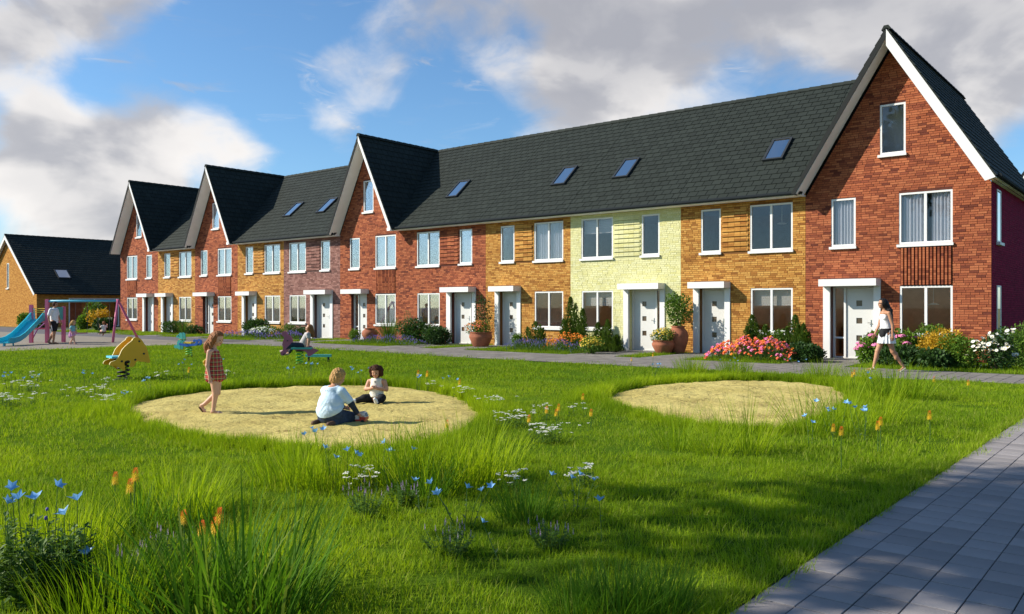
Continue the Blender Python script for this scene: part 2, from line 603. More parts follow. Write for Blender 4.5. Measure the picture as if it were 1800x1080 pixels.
def ground_mats():
    m = bpy.data.materials.new('lawn_soil')
    m.use_nodes = True
    N = NT(m.node_tree)
    b = N.n['Principled BSDF']
    t = N.new('ShaderNodeTexCoord')
    p = t.outputs['Object']
    a = N.noise(p, 0.6, 5)
    f = N.noise(p, 38.0, 5, 0.7)
    c = N.mix(N.maprange(a, 0.35, 0.65), (0.060, 0.120, 0.010), (0.110, 0.190, 0.014))
    c = N.vmath('MULTIPLY', c, N.maprange(f, 0.3, 0.7, 0.55, 1.35))
    N.l.new(c, b.inputs['Base Color'])
    b.inputs['Roughness'].default_value = 0.95
    b.inputs['Specular IOR Level'].default_value = 0.0
    bp = N.new('ShaderNodeBump')
    bp.inputs['Strength'].default_value = 1.0
    bp.inputs['Distance'].default_value = 0.03
    N.l.new(f, bp.inputs['Height'])
    N.l.new(bp.outputs[0], b.inputs['Normal'])
    MATS['lawn_soil'] = m

    m = bpy.data.materials.new('sand')
    m.use_nodes = True
    N = NT(m.node_tree)
    b = N.n['Principled BSDF']
    t = N.new('ShaderNodeTexCoord')
    p = t.outputs['Object']
    a = N.noise(p, 1.1, 5)
    f = N.noise(p, 9.0, 6, 0.65, 0.3)
    g = N.noise(p, 120.0, 3)
    c = N.mix(N.maprange(a, 0.35, 0.65), (0.43, 0.35, 0.115), (0.55, 0.46, 0.165))
    dug = N.math('MULTIPLY', N.maprange(N.noise(p, 1.7, 3), 0.48, 0.62), N.maprange(N.noise(p, 17.0, 5, 0.65, 0.4), 0.47, 0.60))
    c = N.mix(N.math('MULTIPLY', dug, 0.8), c, (0.17, 0.12, 0.045))
    c = N.mix(N.maprange(f, 0.55, 0.68, 0.0, 0.5), c, (0.28, 0.215, 0.08))
    c = N.vmath('MULTIPLY', c, N.maprange(g, 0.3, 0.7, 0.85, 1.12))
    N.l.new(c, b.inputs['Base Color'])
    b.inputs['Roughness'].default_value = 0.95
    b.inputs['Specular IOR Level'].default_value = 0.05
    bp = N.new('ShaderNodeBump')
    bp.inputs['Strength'].default_value = 0.8
    bp.inputs['Distance'].default_value = 0.05
    N.l.new(f, bp.inputs['Height'])
    bp2 = N.new('ShaderNodeBump')
    bp2.inputs['Strength'].default_value = 0.3
    bp2.inputs['Distance'].default_value = 0.004
    N.l.new(g, bp2.inputs['Height'])
    N.l.new(bp.outputs[0], bp2.inputs['Normal'])
    N.l.new(bp2.outputs[0], b.inputs['Normal'])
    MATS['sand'] = m


ground_mats()
mat('earth', (0.07, 0.085, 0.035), 0.95, 0.3, 0.4)
mat('asphalt', (0.105, 0.10, 0.105), 0.9, 0.15, 2.0, 0.3, 60)
mat('play_surface', (0.215, 0.185, 0.145), 0.9, 0.12, 1.5, 0.2, 50)
mat('paver_joint', (0.018, 0.018, 0.018), 0.95)
mat('path_joint', (0.075, 0.068, 0.062), 0.95, 0.2, 3)
m = mat('paver_stone', (0.255, 0.235, 0.232), 0.85, 0.14, 1.2, 0.25, 70, 0.1, 0.16)
mat('path_stone', (0.185, 0.172, 0.158), 0.85, 0.14, 1.2, 0.2, 70, 0.1, 0.13)

sheet('ground', [(-900, -900), (900, -900), (900, 900), (-900, 900)], -0.012, 'earth', kind='structure')
sheet('lawn', [(-32.2, -30), (-1.81, -30), (-1.81, 19.3), (-4, 19.28), (-10, 18.7), (-14, 18.5), (-19, 18.9), (-24, 19.2), (-29, 19.2), (-31.7, 18.6), (-32.3, 16.6)], 0.0, 'lawn_soil', kind='structure')
sheet('garden_strip', [(-56, 22.0), (-3.2, 22.0), (-3.2, FY + 0.2), (-56, FY + 0.2)], 0.0, 'lawn_soil', kind='structure')
sheet('side_lawn', [(-3.196, 22.0), (0.5, 22.0), (0.5, 60), (-3.9, 60), (-3.9, FY + 0.2), (-3.196, FY + 0.2)], 0.0, 'lawn_soil', kind='structure')
sheet('play_ground', [(-60, -30), (-32.204, -30), (-32.304, 16.6), (-31.7, 18.6), (-34, 19.6), (-60, 19.6)], -0.002, 'play_surface', kind='structure')
sheet('asphalt_road', [(-72, 19.604), (-34, 19.604), (-33, 22.0), (-56.004, 22.0), (-56.004, 24.4), (-72, 24.4)], -0.004, 'asphalt', kind='structure')

# ---- the paved walk beside the lawn: square pavers, each laid by itself
def jit(a):
    return random.uniform(-a, a)


walk = link('paved_path', None, kind='structure')
b = MB()
b.box(-1.805, 1.3, -6, 22.1, -0.06, -0.008)
b.build('joint_bed', 'paver_joint', walk)
PS, PG = 0.221, 0.0065
pav = MB()
hx, hy = (PS - PG) / 2, (PS - 0.013) / 2
ch = 0.002
pav.add([(-hx, -hy, -0.03), (hx, -hy, -0.03), (hx, hy, -0.03), (-hx, hy, -0.03), (-hx, -hy, -ch), (hx, -hy, -ch), (hx, hy, -ch), (-hx, hy, -ch),
         (-hx + ch, -hy + ch, 0), (hx - ch, -hy + ch, 0), (hx - ch, hy - ch, 0), (-hx + ch, hy - ch, 0)],
        [(0, 1, 5, 4), (1, 2, 6, 5), (2, 3, 7, 6), (3, 0, 4, 7), (4, 5, 9, 8), (5, 6, 10, 9), (6, 7, 11, 10), (7, 4, 8, 11), (8, 9, 10, 11)])
pav_me = pav.mesh('paver', 'paver_stone')
spots = []
for i in range(14):
    for j in range(126):
        x = -1.80 + PS / 2 + i * PS
        y = -5.5 + PS / 2 + j * PS
        spots.append((0 if in_view(x, y, 0.05) and dist((x, y)) > 3.6 else 1, x * x + y * y, x, y))
spots.sort()
rest = MB()
for k, (f, dd, x, y) in enumerate(spots):
    z = jit(0.0014)
    if k < 300 and f == 0:
        o = link('paver', pav_me, walk, (x, y, z))
        o.rotation_euler = (jit(0.006), jit(0.006), jit(0.004))
    elif y < 22.05 and abs(x) < 1.35 or x < 0:
        if y < 21.95:
            rest.add([(p[0] + x, p[1] + y, p[2] + z) for p in pav.v], pav.f)
rest.build('laid_pavers', 'paver_stone', walk, kind='stuff')

# ---- the path in front of the doors, with a spur to each door
fpath = link('front_path', None, kind='structure')
def near_edge(x):
    return 18.62 + 0.95 * max(0, 1 - abs(x + 0) / 9.0) + 0.55 * max(0.0, min(1, (-x - 17) / 10))


b = MB()
xs = [1.2 - 0.5 * i for i in range(72)]
for a, c in zip(xs[:-1], xs[1:]):
    b.quad((c, near_edge(c), 0.002), (a, near_edge(a), 0.002), (a, 21.95, 0.002), (c, 21.95, 0.002))
b.build('path_bed', 'path_joint', fpath)
rest = MB()
q = 0.30
def slab(B, x, y, sx, sy, z):
    e = 0.004
    B.add([(x - sx, y - sy, z - 0.012), (x + sx, y - sy, z - 0.012), (x + sx, y + sy, z - 0.012), (x - sx, y + sy, z - 0.012),
           (x - sx + e, y - sy + e, z), (x + sx - e, y - sy + e, z), (x + sx - e, y + sy - e, z), (x - sx + e, y + sy - e, z)],
          [(0, 1, 5, 4), (1, 2, 6, 5), (2, 3, 7, 6), (3, 0, 4, 7), (4, 5, 6, 7)])


sl = MB()
slab(sl, 0, 0, q / 2 - 0.004, q / 2 - 0.004, 0)
slab_me = sl.mesh('slab', 'path_stone')
cells = []
for i in range(112):
    for j in range(12):
        x = 1.15 - q / 2 - i * q
        y = 18.5 + q / 2 + j * q
        if y - q / 2 < near_edge(x) or y > 21.9:
            continue
        cells.append((x * x + y * y, x, y))
cells.sort()
k = 0
for dd, x, y in cells:
    if in_view(x, y, 0.0) and k < 240:
        k += 1
        link('slab', slab_me, fpath, (x, y, 0.014 + jit(0.0015)))
    else:
        slab(rest, x, y, q / 2 - 0.004, q / 2 - 0.004, 0.014 + jit(0.0015))
rest.build('laid_slabs', 'path_stone', fpath, kind='stuff')


# ------------------------------------------------------------------ houses
EAVE_Y, EAVE_Z, RIDGE_Y, RIDGE_Z = -0.42, 5.04, 4.5, 9.42
SL = math.hypot(RIDGE_Y - EAVE_Y, RIDGE_Z - EAVE_Z)
RV = Vector((0, (RIDGE_Y - EAVE_Y) / SL, (RIDGE_Z - EAVE_Z) / SL))
RN = Vector((0, -RV.z, RV.y))
CAM = Vector((0, 0, 1.55))
SMALL, BIG, LOW = (3.37, 4.80), (3.35, 4.82), (0.76, 2.15)


def row_z(y):
    return EAVE_Z + (y - EAVE_Y) * RV.z / RV.y


def tile_shape(B, o, u, v, n, w, l):
    """one flat roof tile: lifted at its lower edge, butt end showing"""
    t = 0.030
    o, u, v, n = Vector(o), Vector(u), Vector(v), Vector(n)
    p = [o, o + u * w, o + u * w + v * l, o + v * l]
    up = [p[0] + n * t, p[1] + n * t, p[2] + n * 0.008, p[3] + n * 0.008]
    B.add(p + up, [(4, 5, 6, 7), (0, 1, 5, 4), (1, 2, 6, 5), (3, 0, 4, 7)])


TW, TL = 0.335, 0.292
tb = MB()
tile_shape(tb, (0.004, 0, 0), (1, 0, 0), (0, 1, 0), (0, 0, 1), TW - 0.019, TL + 0.03)
TILE_ME = tb.mesh('tile', 'roof_tile')


def lay_tiles(parent, o, u, v, n, wid, slope, single, skip=None, clipu=True):
    """courses of tiles in half bond on the plane o + a*u + b*v; single: each tile an object of its own"""
    o, u, v, n = Vector(o), Vector(u).normalized(), Vector(v).normalized(), Vector(n).normalized()
    rest = MB()
    M3 = Matrix((u, v, n)).transposed()
    rows = int(slope / TL + 0.999)
    cnt = 0
    for r in range(rows):
        b0 = r * TL
        l = min(TL + 0.03, slope - b0)
        off = 0 if r % 2 else -TW / 2
        k = 0
        while off + k * TW < wid:
            a0, a1 = max(0.0, off + k * TW), min(wid, off + (k + 1) * TW)
            k += 1
            if a1 - a0 < 0.03:
                continue
            c = o + u * (a0 + a1) / 2 + v * (b0 + TL / 2)
            if skip and skip(c, (a0 + a1) / 2, b0 + TL / 2):
                continue
            w = jit(0.002)
            if single and cnt < 300 and a1 - a0 > TW * 0.98 and l > TL:
                t = link('tile', TILE_ME, parent)
                t.matrix_local = Matrix.Translation(o + u * a0 + v * b0 + n * (0.002 + w)) @ M3.to_4x4()
                cnt += 1
            else:
                tile_shape(rest, o + u * (a0 + 0.004) + v * b0 + n * (0.002 + w), u, v, n, a1 - a0 - 0.019, l)
    if rest.f:
        rest.build('laid_tiles', 'roof_tile', parent, kind='stuff')


def clip_poly(poly, planes):
    """poly in (x,z); planes (a,b,c) keep a*x+b*z<=c"""
    for a, b, c in planes:
        out = []
        for i in range(len(poly)):
            p, q = poly[i], poly[(i + 1) % len(poly)]
            dp, dq = a * p[0] + b * p[1] - c, a * q[0] + b * q[1] - c
            if dp <= 0:
                out.append(p)
            if (dp < 0 < dq) or (dq < 0 < dp):
                t = dp / (dp - dq)
                out.append((p[0] + (q[0] - p[0]) * t, p[1] + (q[1] - p[1]) * t))
        poly = out
        if len(poly) < 3:
            return []
    return poly


def wall_face(B, x0, x1, z0, z1, holes, planes, y=0.0, depth=0.14, mi=0):
    xs = sorted({x0, x1, *[v for h in holes for v in h[:2]]})
    zs = sorted({z0, z1, *[v for h in holes for v in h[2:]]})
    for a, c in zip(xs[:-1], xs[1:]):
        for e, g in zip(zs[:-1], zs[1:]):
            mx, mz = (a + c) / 2, (e + g) / 2
            if any(h[0] < mx < h[1] and h[2] < mz < h[3] for h in holes):
                continue
            p = clip_poly([(a, e), (c, e), (c, g), (a, g)], planes)
            if p:
                B.poly([(q[0], y, q[1]) for q in p], mi)
    for h in holes:
        a, c, e, g = h
        B.quad((a, y, e), (a, y, g), (a, y + depth, g), (a, y + depth, e), mi)
        B.quad((c, y, e), (c, y + depth, e), (c, y + depth, g), (c, y, g), mi)
        B.quad((a, y, g), (c, y, g), (c, y + depth, g), (a, y + depth, g), mi)
        B.quad((a, y, e), (a, y + depth, e), (c, y + depth, e), (c, y, e), mi)


def brick_shape(B, x0, x1, z0, z1, y):
    B.add([(x0, y, z0), (x1, y, z0), (x1, y, z1), (x0, y, z1), (x0, 0.004, z0), (x1, 0.004, z0), (x1, 0.004, z1), (x0, 0.004, z1)],
          [(0, 1, 2, 3), (0, 4, 5, 1), (1, 5, 6, 2), (2, 6, 7, 3), (3, 7, 4, 0)])


BW, BH, CH, JT = 0.21, 0.055, 0.0667, 0.011
FULL_BRICK = {}


def lay_bricks(wall, base, x0, x1, z1, holes, limit, matname, single, y0=0.0):
    """courses of bricks in wild bond; limit(z) gives the wall's x-range at height z"""
    if matname not in FULL_BRICK:
        bb = MB()
        brick_shape(bb, 0, BW, 0, BH, -0.007)
        FULL_BRICK[matname] = bb.mesh('brick', matname)
    rest = MB()
    full = []
    z = 0.02
    while z + BH < z1:
        lo, hi = limit(z + BH)
        lo, hi = max(lo, x0), min(hi, x1)
        if hi - lo < 0.1:
            break
        segs = [(lo, hi)]
        for h in holes:
            if h[2] - 0.02 < z + BH and h[3] + 0.004 > z:
                ns = []
                for a, c in segs:
                    if h[1] <= a or h[0] >= c:
                        ns.append((a, c))
                        continue
                    if h[0] - a > 0.02:
                        ns.append((a, h[0]))
                    if c - h[1] > 0.02:
                        ns.append((h[1], c))
                segs = ns
        for a, c in segs:
            x = a
            first = random.choice([0.06, 0.10, 0.155, 0.21])
            while x < c - 0.015:
                w = first if x == a else (BW if random.random() < 0.82 else 0.10)
                first = w
                e = min(x + w, c)
                if c - e < 0.04:
                    e = c
                y = y0 - 0.006 - random.random() ** 3 * 0.007
                if e - x > 0.02:
                    if abs(e - x - BW) < 1e-6:
                        full.append((x, z, y))
                    else:
                        brick_shape(rest, x + 0.001, e, z, z + BH, y)
                x = e + JT
        z += CH
    if single:
        cp = CAM - Vector(base)
        full.sort(key=lambda t: (t[0] - cp.x) ** 2 + cp.y ** 2 + (t[1] - 1.7 - cp.z) ** 2 * 1.0 + (30 if t[1] < 1.0 else 0))
        for x, z, y in full[:300]:
            link('brick', FULL_BRICK[matname], wall, (x, y + 0.007, z))
        full = full[300:]
    for x, z, y in full:
        brick_shape(rest, x, x + BW, z, z + BH, y)
    rest.build('brickwork', matname, wall, kind='stuff')


def window(house, x0, x1, z0, z1, y=0.0, two=True, glass='pane_glass', curtain=None, name='window', rot=None, sill=True):
    """frame (mullion), panes, sill and what hangs behind; opening x0..x1, z0..z1 in the wall at y"""
    fw, yf = 0.055, y + 0.035
    B = MB()
    B.box(x0, x0 + fw, yf - 0.03, yf + 0.05, z0, z1)
    B.box(x1 - fw, x1, yf - 0.03, yf + 0.05, z0, z1)
    B.box(x0 + fw, x1 - fw, yf - 0.03, yf + 0.05, z1 - fw, z1)
    B.box(x0 + fw, x1 - fw, yf - 0.03, yf + 0.05, z0, z0 + fw)
    xm = (x0 + x1) / 2
    if two:
        B.box(xm - 0.035, xm + 0.035, yf - 0.026, yf + 0.05, z0 + fw, z1 - fw)
    win = B.build(name, 'white_paint', house)
    spans = [(x0 + fw, xm - 0.035), (xm + 0.035, x1 - fw)] if two else [(x0 + fw, x1 - fw)]
    for a, c in spans:
        B = MB()
        B.box(a, c, yf + 0.008, yf + 0.014, z0 + fw, z1 - fw)
        B.build('pane', glass, win)
    if sill:
        B = MB()
        B.obox((x0 - 0.05, y - 0.075, z0 - 0.085), (1, 0, 0), (0, 1, 0), (0, 0, 1), x1 - x0 + 0.08, 0.10, 0.075)
        B.build('sill', 'white_paint', win)
    if curtain in ('curtain', 'side'):
        parts = [(x0 + 0.02, x1 - 0.02)] if curtain == 'curtain' else [(x0 + 0.03, x0 + 0.46 * (x1 - x0)), (x0 + 0.60 * (x1 - x0), x1 - 0.03)]
        for a, c in parts:
            B = MB()
            n = int((c - a) / 0.018)
            P = [(a + (c - a) * i / n, y + 0.13 + 0.022 * math.sin(i * 1.25) + 0.01 * math.sin(i * 0.41), 0) for i in range(n + 1)]
            for p, q in zip(P[:-1], P[1:]):
                B.quad((p[0], p[1], z0 - 0.1), (q[0], q[1], z0 - 0.1), (q[0], q[1], z1 - 0.01), (p[0], p[1], z1 - 0.01))
            B.build('curtain', 'curtain_cloth', win, True)
    elif curtain == 'blind':
        B = MB()
        n = 9
        zt = z1 - 0.02
        for i in range(n):
            B.box(x0 + 0.03, x1 - 0.03, y + 0.20, y + 0.215, zt - 0.06 * (i + 1) + 0.006, zt - 0.06 * i)
        B.build('blind', 'blind_cloth', win)
    elif curtain == 'lamp':
        B = MB()
        B.lathe([(0.0, 0.05), (0.10, 0.03), (0.16, 0.0), (0.14, -0.01), (0.0, 0.01)], 14, (xm, y + 0.9, z0 + 0.62 * (z1 - z0)))
        B.tube([(xm, y + 0.9, z0 + 0.62 * (z1 - z0)), (xm, y + 0.9, z1 + 0.1)], 0.008, 6)
        B.build('ceiling_lamp', 'lamp_white', win)
    return win


def portal(house, x0, xd0, xd1, xs, x1, post=True, pil=True, side=None):
    """white door surround. canopy x0..x1, door xd0..xd1, side light xs=(a,b) or None"""
    zt = 2.17
    B = MB()
    B.box(x0, x1, -0.50, 0.02, zt, zt + 0.205)
    B.build('canopy', 'white_paint', house)
    if post:
        B = MB()
        B.box(x0 + 0.005, min(xd0, xs[0] if xs else 99) - 0.012, -0.10, 0.24, 0.0, zt - 0.002)
        B.build('door_post', 'white_paint', house)
    if pil:
        B = MB()
        B.box(max(xd1, xs[1] if xs else -9) + 0.004, x1 - 0.003, -0.045, 0.24, 0.0, zt - 0.002)
        B.build('door_post', 'white_paint', house)
    a = min(xd0, xs[0] if xs else 99)
    c = max(xd1, xs[1] if xs else -99)
    f = 0.055
    B = MB()
    yf = 0.15
    B.box(a, a + f, yf, yf + 0.09, 0.0, zt)
    B.box(c - f, c, yf, yf + 0.09, 0.0, zt)
    B.box(a + f, c - f, yf, yf + 0.09, zt - f, zt)
    mid = None
    if xs:
        mid = (xs[1] if xs[0] < xd0 else xd1)
        B.box(mid - 0.03, mid + 0.03, yf, yf + 0.09, 0.0, zt - f)
    fr = B.build('door_frame', 'white_paint', house)
    d0 = a + f if not (xs and xs[0] < xd0) else mid + 0.03
    d1 = c - f if not (xs and xs[0] > xd0) else mid - 0.03
    # the leaf with its three square lights let in
    xc = (d0 + d1) / 2 - 0.02
    lights = [(xc - 0.085, xc + 0.085, zz - 0.085, zz + 0.085) for zz in (0.62, 1.14, 1.66)]
    B = MB()
    wall_face(B, d0 + 0.004, d1 - 0.004, 0.03, zt - f - 0.004, lights, [], 0.195, 0.035)
    B.box(d0, d1, 0.15, 0.24, 0.0, 0.03)
    door = B.build('door', 'door_paint', house)
    for h in lights:
        B = MB()
        B.box(h[0], h[1], 0.22, 0.228, h[2], h[3])
        B.build('pane', 'spy_pane', door)
    hx = d1 - 0.07
    B = MB()
    B.box(hx - 0.012, hx + 0.012, 0.182, 0.195, 0.97, 1.17)
    B.tube([(hx, 0.18, 1.08), (hx, 0.15, 1.08), (hx - 0.09, 0.15, 1.08)], 0.009, 6)
    B.build('handle', 'steel', door)
    if xs:
        s0, s1 = (a + f, mid - 0.03) if xs[0] < xd0 else (mid + 0.03, c - f)
        B = MB()
        B.box(s0, s1, yf + 0.02, yf + 0.08, 0.0, 0.06)
        B.box(s0, s1, yf + 0.02, yf + 0.08, 0.60, 0.65)
        sl_ = B.build('side_light', 'white_paint', house)
        for e, g in ((0.06, 0.60), (0.65, zt - f)):
            B = MB()
            B.box(s0, s1, yf + 0.045, yf + 0.052, e, g)
            B.build('pane', 'pane_glass', sl_)
    B = MB()
    B.box(a - 0.05, c + 0.05, -0.32, 0.02, -0.02, 0.012)
    B.build('door_step', 'path_stone', house)
    return (a, c, 0.0, zt)


def rooms(house, w, gable):
    """what is behind the windows: two plain furnished boxes"""
    B = MB()
    x0, x1, y0, y1 = 0.12, w - 0.12, 0.142, 3.4
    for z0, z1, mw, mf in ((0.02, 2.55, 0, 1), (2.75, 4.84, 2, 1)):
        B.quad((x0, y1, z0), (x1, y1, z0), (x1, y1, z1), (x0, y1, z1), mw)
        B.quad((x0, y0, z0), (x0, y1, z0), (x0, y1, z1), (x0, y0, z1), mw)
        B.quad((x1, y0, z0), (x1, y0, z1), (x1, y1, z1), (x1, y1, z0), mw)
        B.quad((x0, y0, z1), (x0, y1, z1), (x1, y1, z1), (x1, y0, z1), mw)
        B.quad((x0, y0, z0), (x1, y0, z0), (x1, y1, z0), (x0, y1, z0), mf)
    L_ = MB()
    for xx, zz in ((w * 0.28, 2.50), (w * 0.72, 2.50)):
        L_ = MB()
        L_.lathe([(0.0, 0.0), (0.13, 0.0), (0.13, 0.03), (0.0, 0.03)], 14, (xx, 1.9, zz))
        L_.build('ceiling_lamp', 'lamp_lit', house)
    # a sideboard and a tall cupboard downstairs
    B.box(x0 + 0.1, x0 + 1.5, 2.7, 3.3, 0.03, 0.9, 3)
    B.box(x1 - 1.0, x1 - 0.05, 2.5, 3.3, 0.03, 2.1, 3)
    if gable:
        c = w / 2
        B.quad((c - 0.7, 0.7, 5.5), (c + 0.7, 0.7, 5.5), (c + 0.7, 0.7, 7.8), (c - 0.7, 0.7, 7.8), 4)
        B.quad((c - 0.7, 0.142, 7.55), (c + 0.7, 0.142, 7.55), (c + 0.7, 0.7, 7.55), (c - 0.7, 0.7, 7.55), 2)
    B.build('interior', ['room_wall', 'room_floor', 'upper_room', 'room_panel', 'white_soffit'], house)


def skylight(roof, xa, sa, w=0.54, l=1.12, o=None, u=None, v=None, n=None):
    o, u, v, n = Vector(o), Vector(u), Vector(v), Vector(n)
    f = 0.07
    p = o + u * (xa - f) + v * (sa - f) + n * 0.01
    B = MB()
    B.obox(p, u, v, n, f, l + 2 * f, 0.095)
    B.obox(p + u * (w + f), u, v, n, f, l + 2 * f, 0.095)
    B.obox(p + u * f, u, v, n, w, f, 0.095)
    B.obox(p + u * f + v * (l + f), u, v, n, w, f, 0.095)
    fr = B.build('roof_window', 'skylight_frame', roof)
    B = MB()
    B.obox(p + u * f + v * f, u, v, n, w, l, 0.07)
    B.build('window_pane', 'skylight_glass', roof)
    return fr


def ridge_caps(roof, p0, p1, step=0.40, stuff=False):
    p0, p1 = Vector(p0), Vector(p1)
    d = (p1 - p0)
    n = int(d.length / step)
    d.normalize()
    side = d.cross(Vector((0, 0, 1))).normalized()
    B = MB()
    for i in range(n + 1):
        a, c = p0 + d * i * step, p0 + d * min((i + 1) * step + 0.03, (p1 - p0).length)
        if (c - a).length < 0.05:
            continue
        for e, (q, lift) in enumerate(((a, 0.02), (c, 0.0))):
            pass
        pr = []
        for q, l in ((a, 0.018), (c, 0.0)):
            pr += [q + side * 0.13 + Vector((0, 0, -0.10 + l)), q + side * 0.06 + Vector((0, 0, 0.025 + l)), q - side * 0.06 + Vector((0, 0, 0.025 + l)), q - side * 0.13 + Vector((0, 0, -0.10 + l))]
        B.add(pr, [(0, 1, 5, 4), (1, 2, 6, 5), (2, 3, 7, 6), (3, 2, 1, 0), (4, 5, 6, 7)])
    B.build('ridge_tiles', 'roof_tile', roof)


def house(X0, w, label, brick, kind, door, small, big, low, single=False, tiles=False, panel=None, sky=None, curtains=('curtain', None, None, None), attic=None, last=False, first=False):
    H = thing('terraced_house', label, 'house', (X0, FY, 0), 0, 'houses of the brick terrace')
    gab = kind == 'gable'
    hole_s = (small, small + 0.71, *SMALL)
    hole_b = (big, big + 1.39, *BIG)
    hole_l = (low, low + 1.37, *LOW)
    dx0, xd0, xd1, xs, dx1, post, pil = door
    a = min(xd0, xs[0] if xs else 99)
    c = max(xd1, xs[1] if xs else -99)
    hole_d = (a, c, 0.0, 2.17)
    holes = [hole_s, hole_b, hole_l, hole_d]
    hw = w / 2
    e_over = 0.20
    apex, foot = 9.46, 5.0
    slope = (apex - foot) / (hw + e_over)
    planes, ztop = [], 5.12
    lim = lambda z: (0.0, w)
    if gab:
        holes.append((attic, attic + 0.70, 5.98, 7.43))
        ua = apex - 0.40
        planes = [(-slope, 1, ua - slope * hw), (slope, 1, ua + slope * hw)]
        ztop = ua
        lim = lambda z: (hw - (ua - z) / slope if z > ua - slope * hw else 0.0, hw + (ua - z) / slope if z > ua - slope * hw else w)
    B = MB()
    wall_face(B, 0, w, -0.05, ztop, holes, planes, 0.0, 0.14)
    for a_, b_ in ((hole_d[0], hole_d[1]),):
        for xx in (a_, b_):
            B.quad((xx, 0.14, 0), (xx, 0.14, 2.17), (xx, 0.30, 2.17), (xx, 0.30, 0))
        B.quad((a_, 0.14, 2.17), (b_, 0.14, 2.17), (b_, 0.30, 2.17), (a_, 0.30, 2.17))
    wl = B.build('wall', brick + '_mortar', H)
    bh = list(holes)
    if post:
        bh.append((dx0, a, 0.0, 2.37))
    if pil:
        bh.append((c, dx1, 0.0, 2.37))
    bh.append((dx0, dx1, 2.17, 2.37))
    if panel:
        bh.append(panel[1:])
    lay_bricks(wl, (X0, FY, 0), 0.004, w - 0.004, ztop, bh, lim, brick + '_brick', single)
    if panel:
        pk, px0, px1, pz0, pz1 = panel
        if pk == 'bands':
            n = 9
            st = (pz1 - pz0) / n
            for i in range(n):
                B = MB()
                zb = pz0 + i * st + 0.02
                x = px0 + 0.01
                while x < px1 - 0.03:
                    e = min(x + 0.21, px1 - 0.008)
                    B.box(x, e - 0.006, -0.038, 0.0, zb + 0.02, zb + st * 0.56)
                    x = e
                B.build('brick_band', brick + '_brick', wl)
            # flat courses between the bands
            B = MB()
            for i in range(n):
                zb = pz0 + i * st + 0.02
                x = px0 + 0.004
                while x < px1 - 0.03:
                    e = min(x + 0.21, px1 - 0.004)
                    brick_shape(B, x, e - JT, zb + st * 0.60, zb + st - 0.0, -0.006)
                    x = e
            B.build('flat_courses', brick + '_brick', wl, kind='stuff')
        else:
            n = 14
            st = (px1 - px0) / n
            for i in range(n):
                B = MB()
                z = pz0
                while z < pz1 - 0.03:
                    B.box(px0 + i * st + 0.022, px0 + (i + 1) * st - 0.016, -0.045, 0.0, z + 0.004, min(z + 0.0667, pz1) - 0.004)
                    z += 0.0667
                B.build('brick_rib', brick + '_brick', wl)
    # back and party walls
    B = MB()
    B.quad((w, 9.0, -0.05), (0, 9.0, -0.05), (0, 9.0, 5.1), (w, 9.0, 5.1))
    B.quad((0.003, 0, -0.05), (0.003, 0, 5.0), (0.003, 9, 5.0), (0.003, 9, -0.05))
    if not last:
        B.quad((w - 0.003, 0, -0.05), (w - 0.003, 9, -0.05), (w - 0.003, 9, 5.0), (w - 0.003, 0, 5.0))
    B.build('rear_wall', 'far_red_brick' if brick != 'ochre' else 'far_ochre_brick', H)
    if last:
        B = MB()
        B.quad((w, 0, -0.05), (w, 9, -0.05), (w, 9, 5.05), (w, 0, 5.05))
        B.build('side_wall', 'shaded_red_brick', H)
        for zz in (LOW, BIG):
            for yy in (0.75, 6.2):
                B = MB()
                z0, z1 = zz
                y0, y1 = yy, yy + 0.62
                for (p, q, r, s_) in ((y0, y0 + 0.05, z0, z1), (y1 - 0.05, y1, z0, z1), (y0 + 0.05, y1 - 0.05, z0, z0 + 0.05), (y0 + 0.05, y1 - 0.05, z1 - 0.05, z1)):
                    B.box(w + 0.001, w + 0.022, p, q, r, s_)
                wf = B.build('side_window', 'white_paint', H)
                B = MB()
                B.box(w + 0.002, w + 0.012, y0 + 0.05, y1 - 0.05, z0 + 0.05, z1 - 0.05)
                B.build('pane', 'skylight_glass', wf)
                B = MB()
                B.box(w + 0.002, w + 0.10, y0 - 0.04, y1 + 0.04, z0 - 0.08, z0 - 0.005)
                B.build('sill', 'white_paint', wf)
    # windows
    cs, cb, cl, ca = curtains
    window(H, *hole_s, two=False, glass='upper_glass', curtain=cs)
    window(H, *hole_b, glass='upper_glass', curtain=cb)
    window(H, *hole_l, glass='pane_glass', curtain=cl)
    if gab:
        window(H, *holes[4], two=False, glass='upper_glass', curtain=ca)
    portal(H, dx0, xd0, xd1, xs, dx1, post, pil)
    rooms(H, w, gab)

    # roof
    R = None
    o = Vector((0, EAVE_Y, EAVE_Z))
    B = MB()
    zg = lambda x: apex - slope * abs(x - hw)
    if not gab:
        p = [(0, EAVE_Y, EAVE_Z), (w, EAVE_Y, EAVE_Z), (w, RIDGE_Y, RIDGE_Z), (0, RIDGE_Y, RIDGE_Z)]
        B.prism(p, RN * -0.10)
        B.prism([(0, RIDGE_Y, RIDGE_Z), (w, RIDGE_Y, RIDGE_Z), (w, 9.4, 5.04), (0, 9.4, 5.04)], Vector((0, -RN.y, RN.z)) * -0.10)
        R = B.build('roof', 'roof_deck', H)
        lay_tiles(R, o, (1, 0, 0), RV, RN, w, SL, tiles)
        ridge_caps(R, (0, RIDGE_Y, RIDGE_Z + 0.03), (w, RIDGE_Y, RIDGE_Z + 0.03))
        gx0, gx1 = 0.0, w
        if sky is not None:
            skylight(R, sky, 2.03, o=o, u=(1, 0, 0), v=RV, n=RN)
        B = MB()
        B.box(gx0, gx1, -0.40, -0.0, 4.955, 4.985)
        B.box(gx0, gx1, -0.415, -0.40, 4.955, 5.0)
        B.build('eaves_board', 'white_soffit', H)
        B = MB()
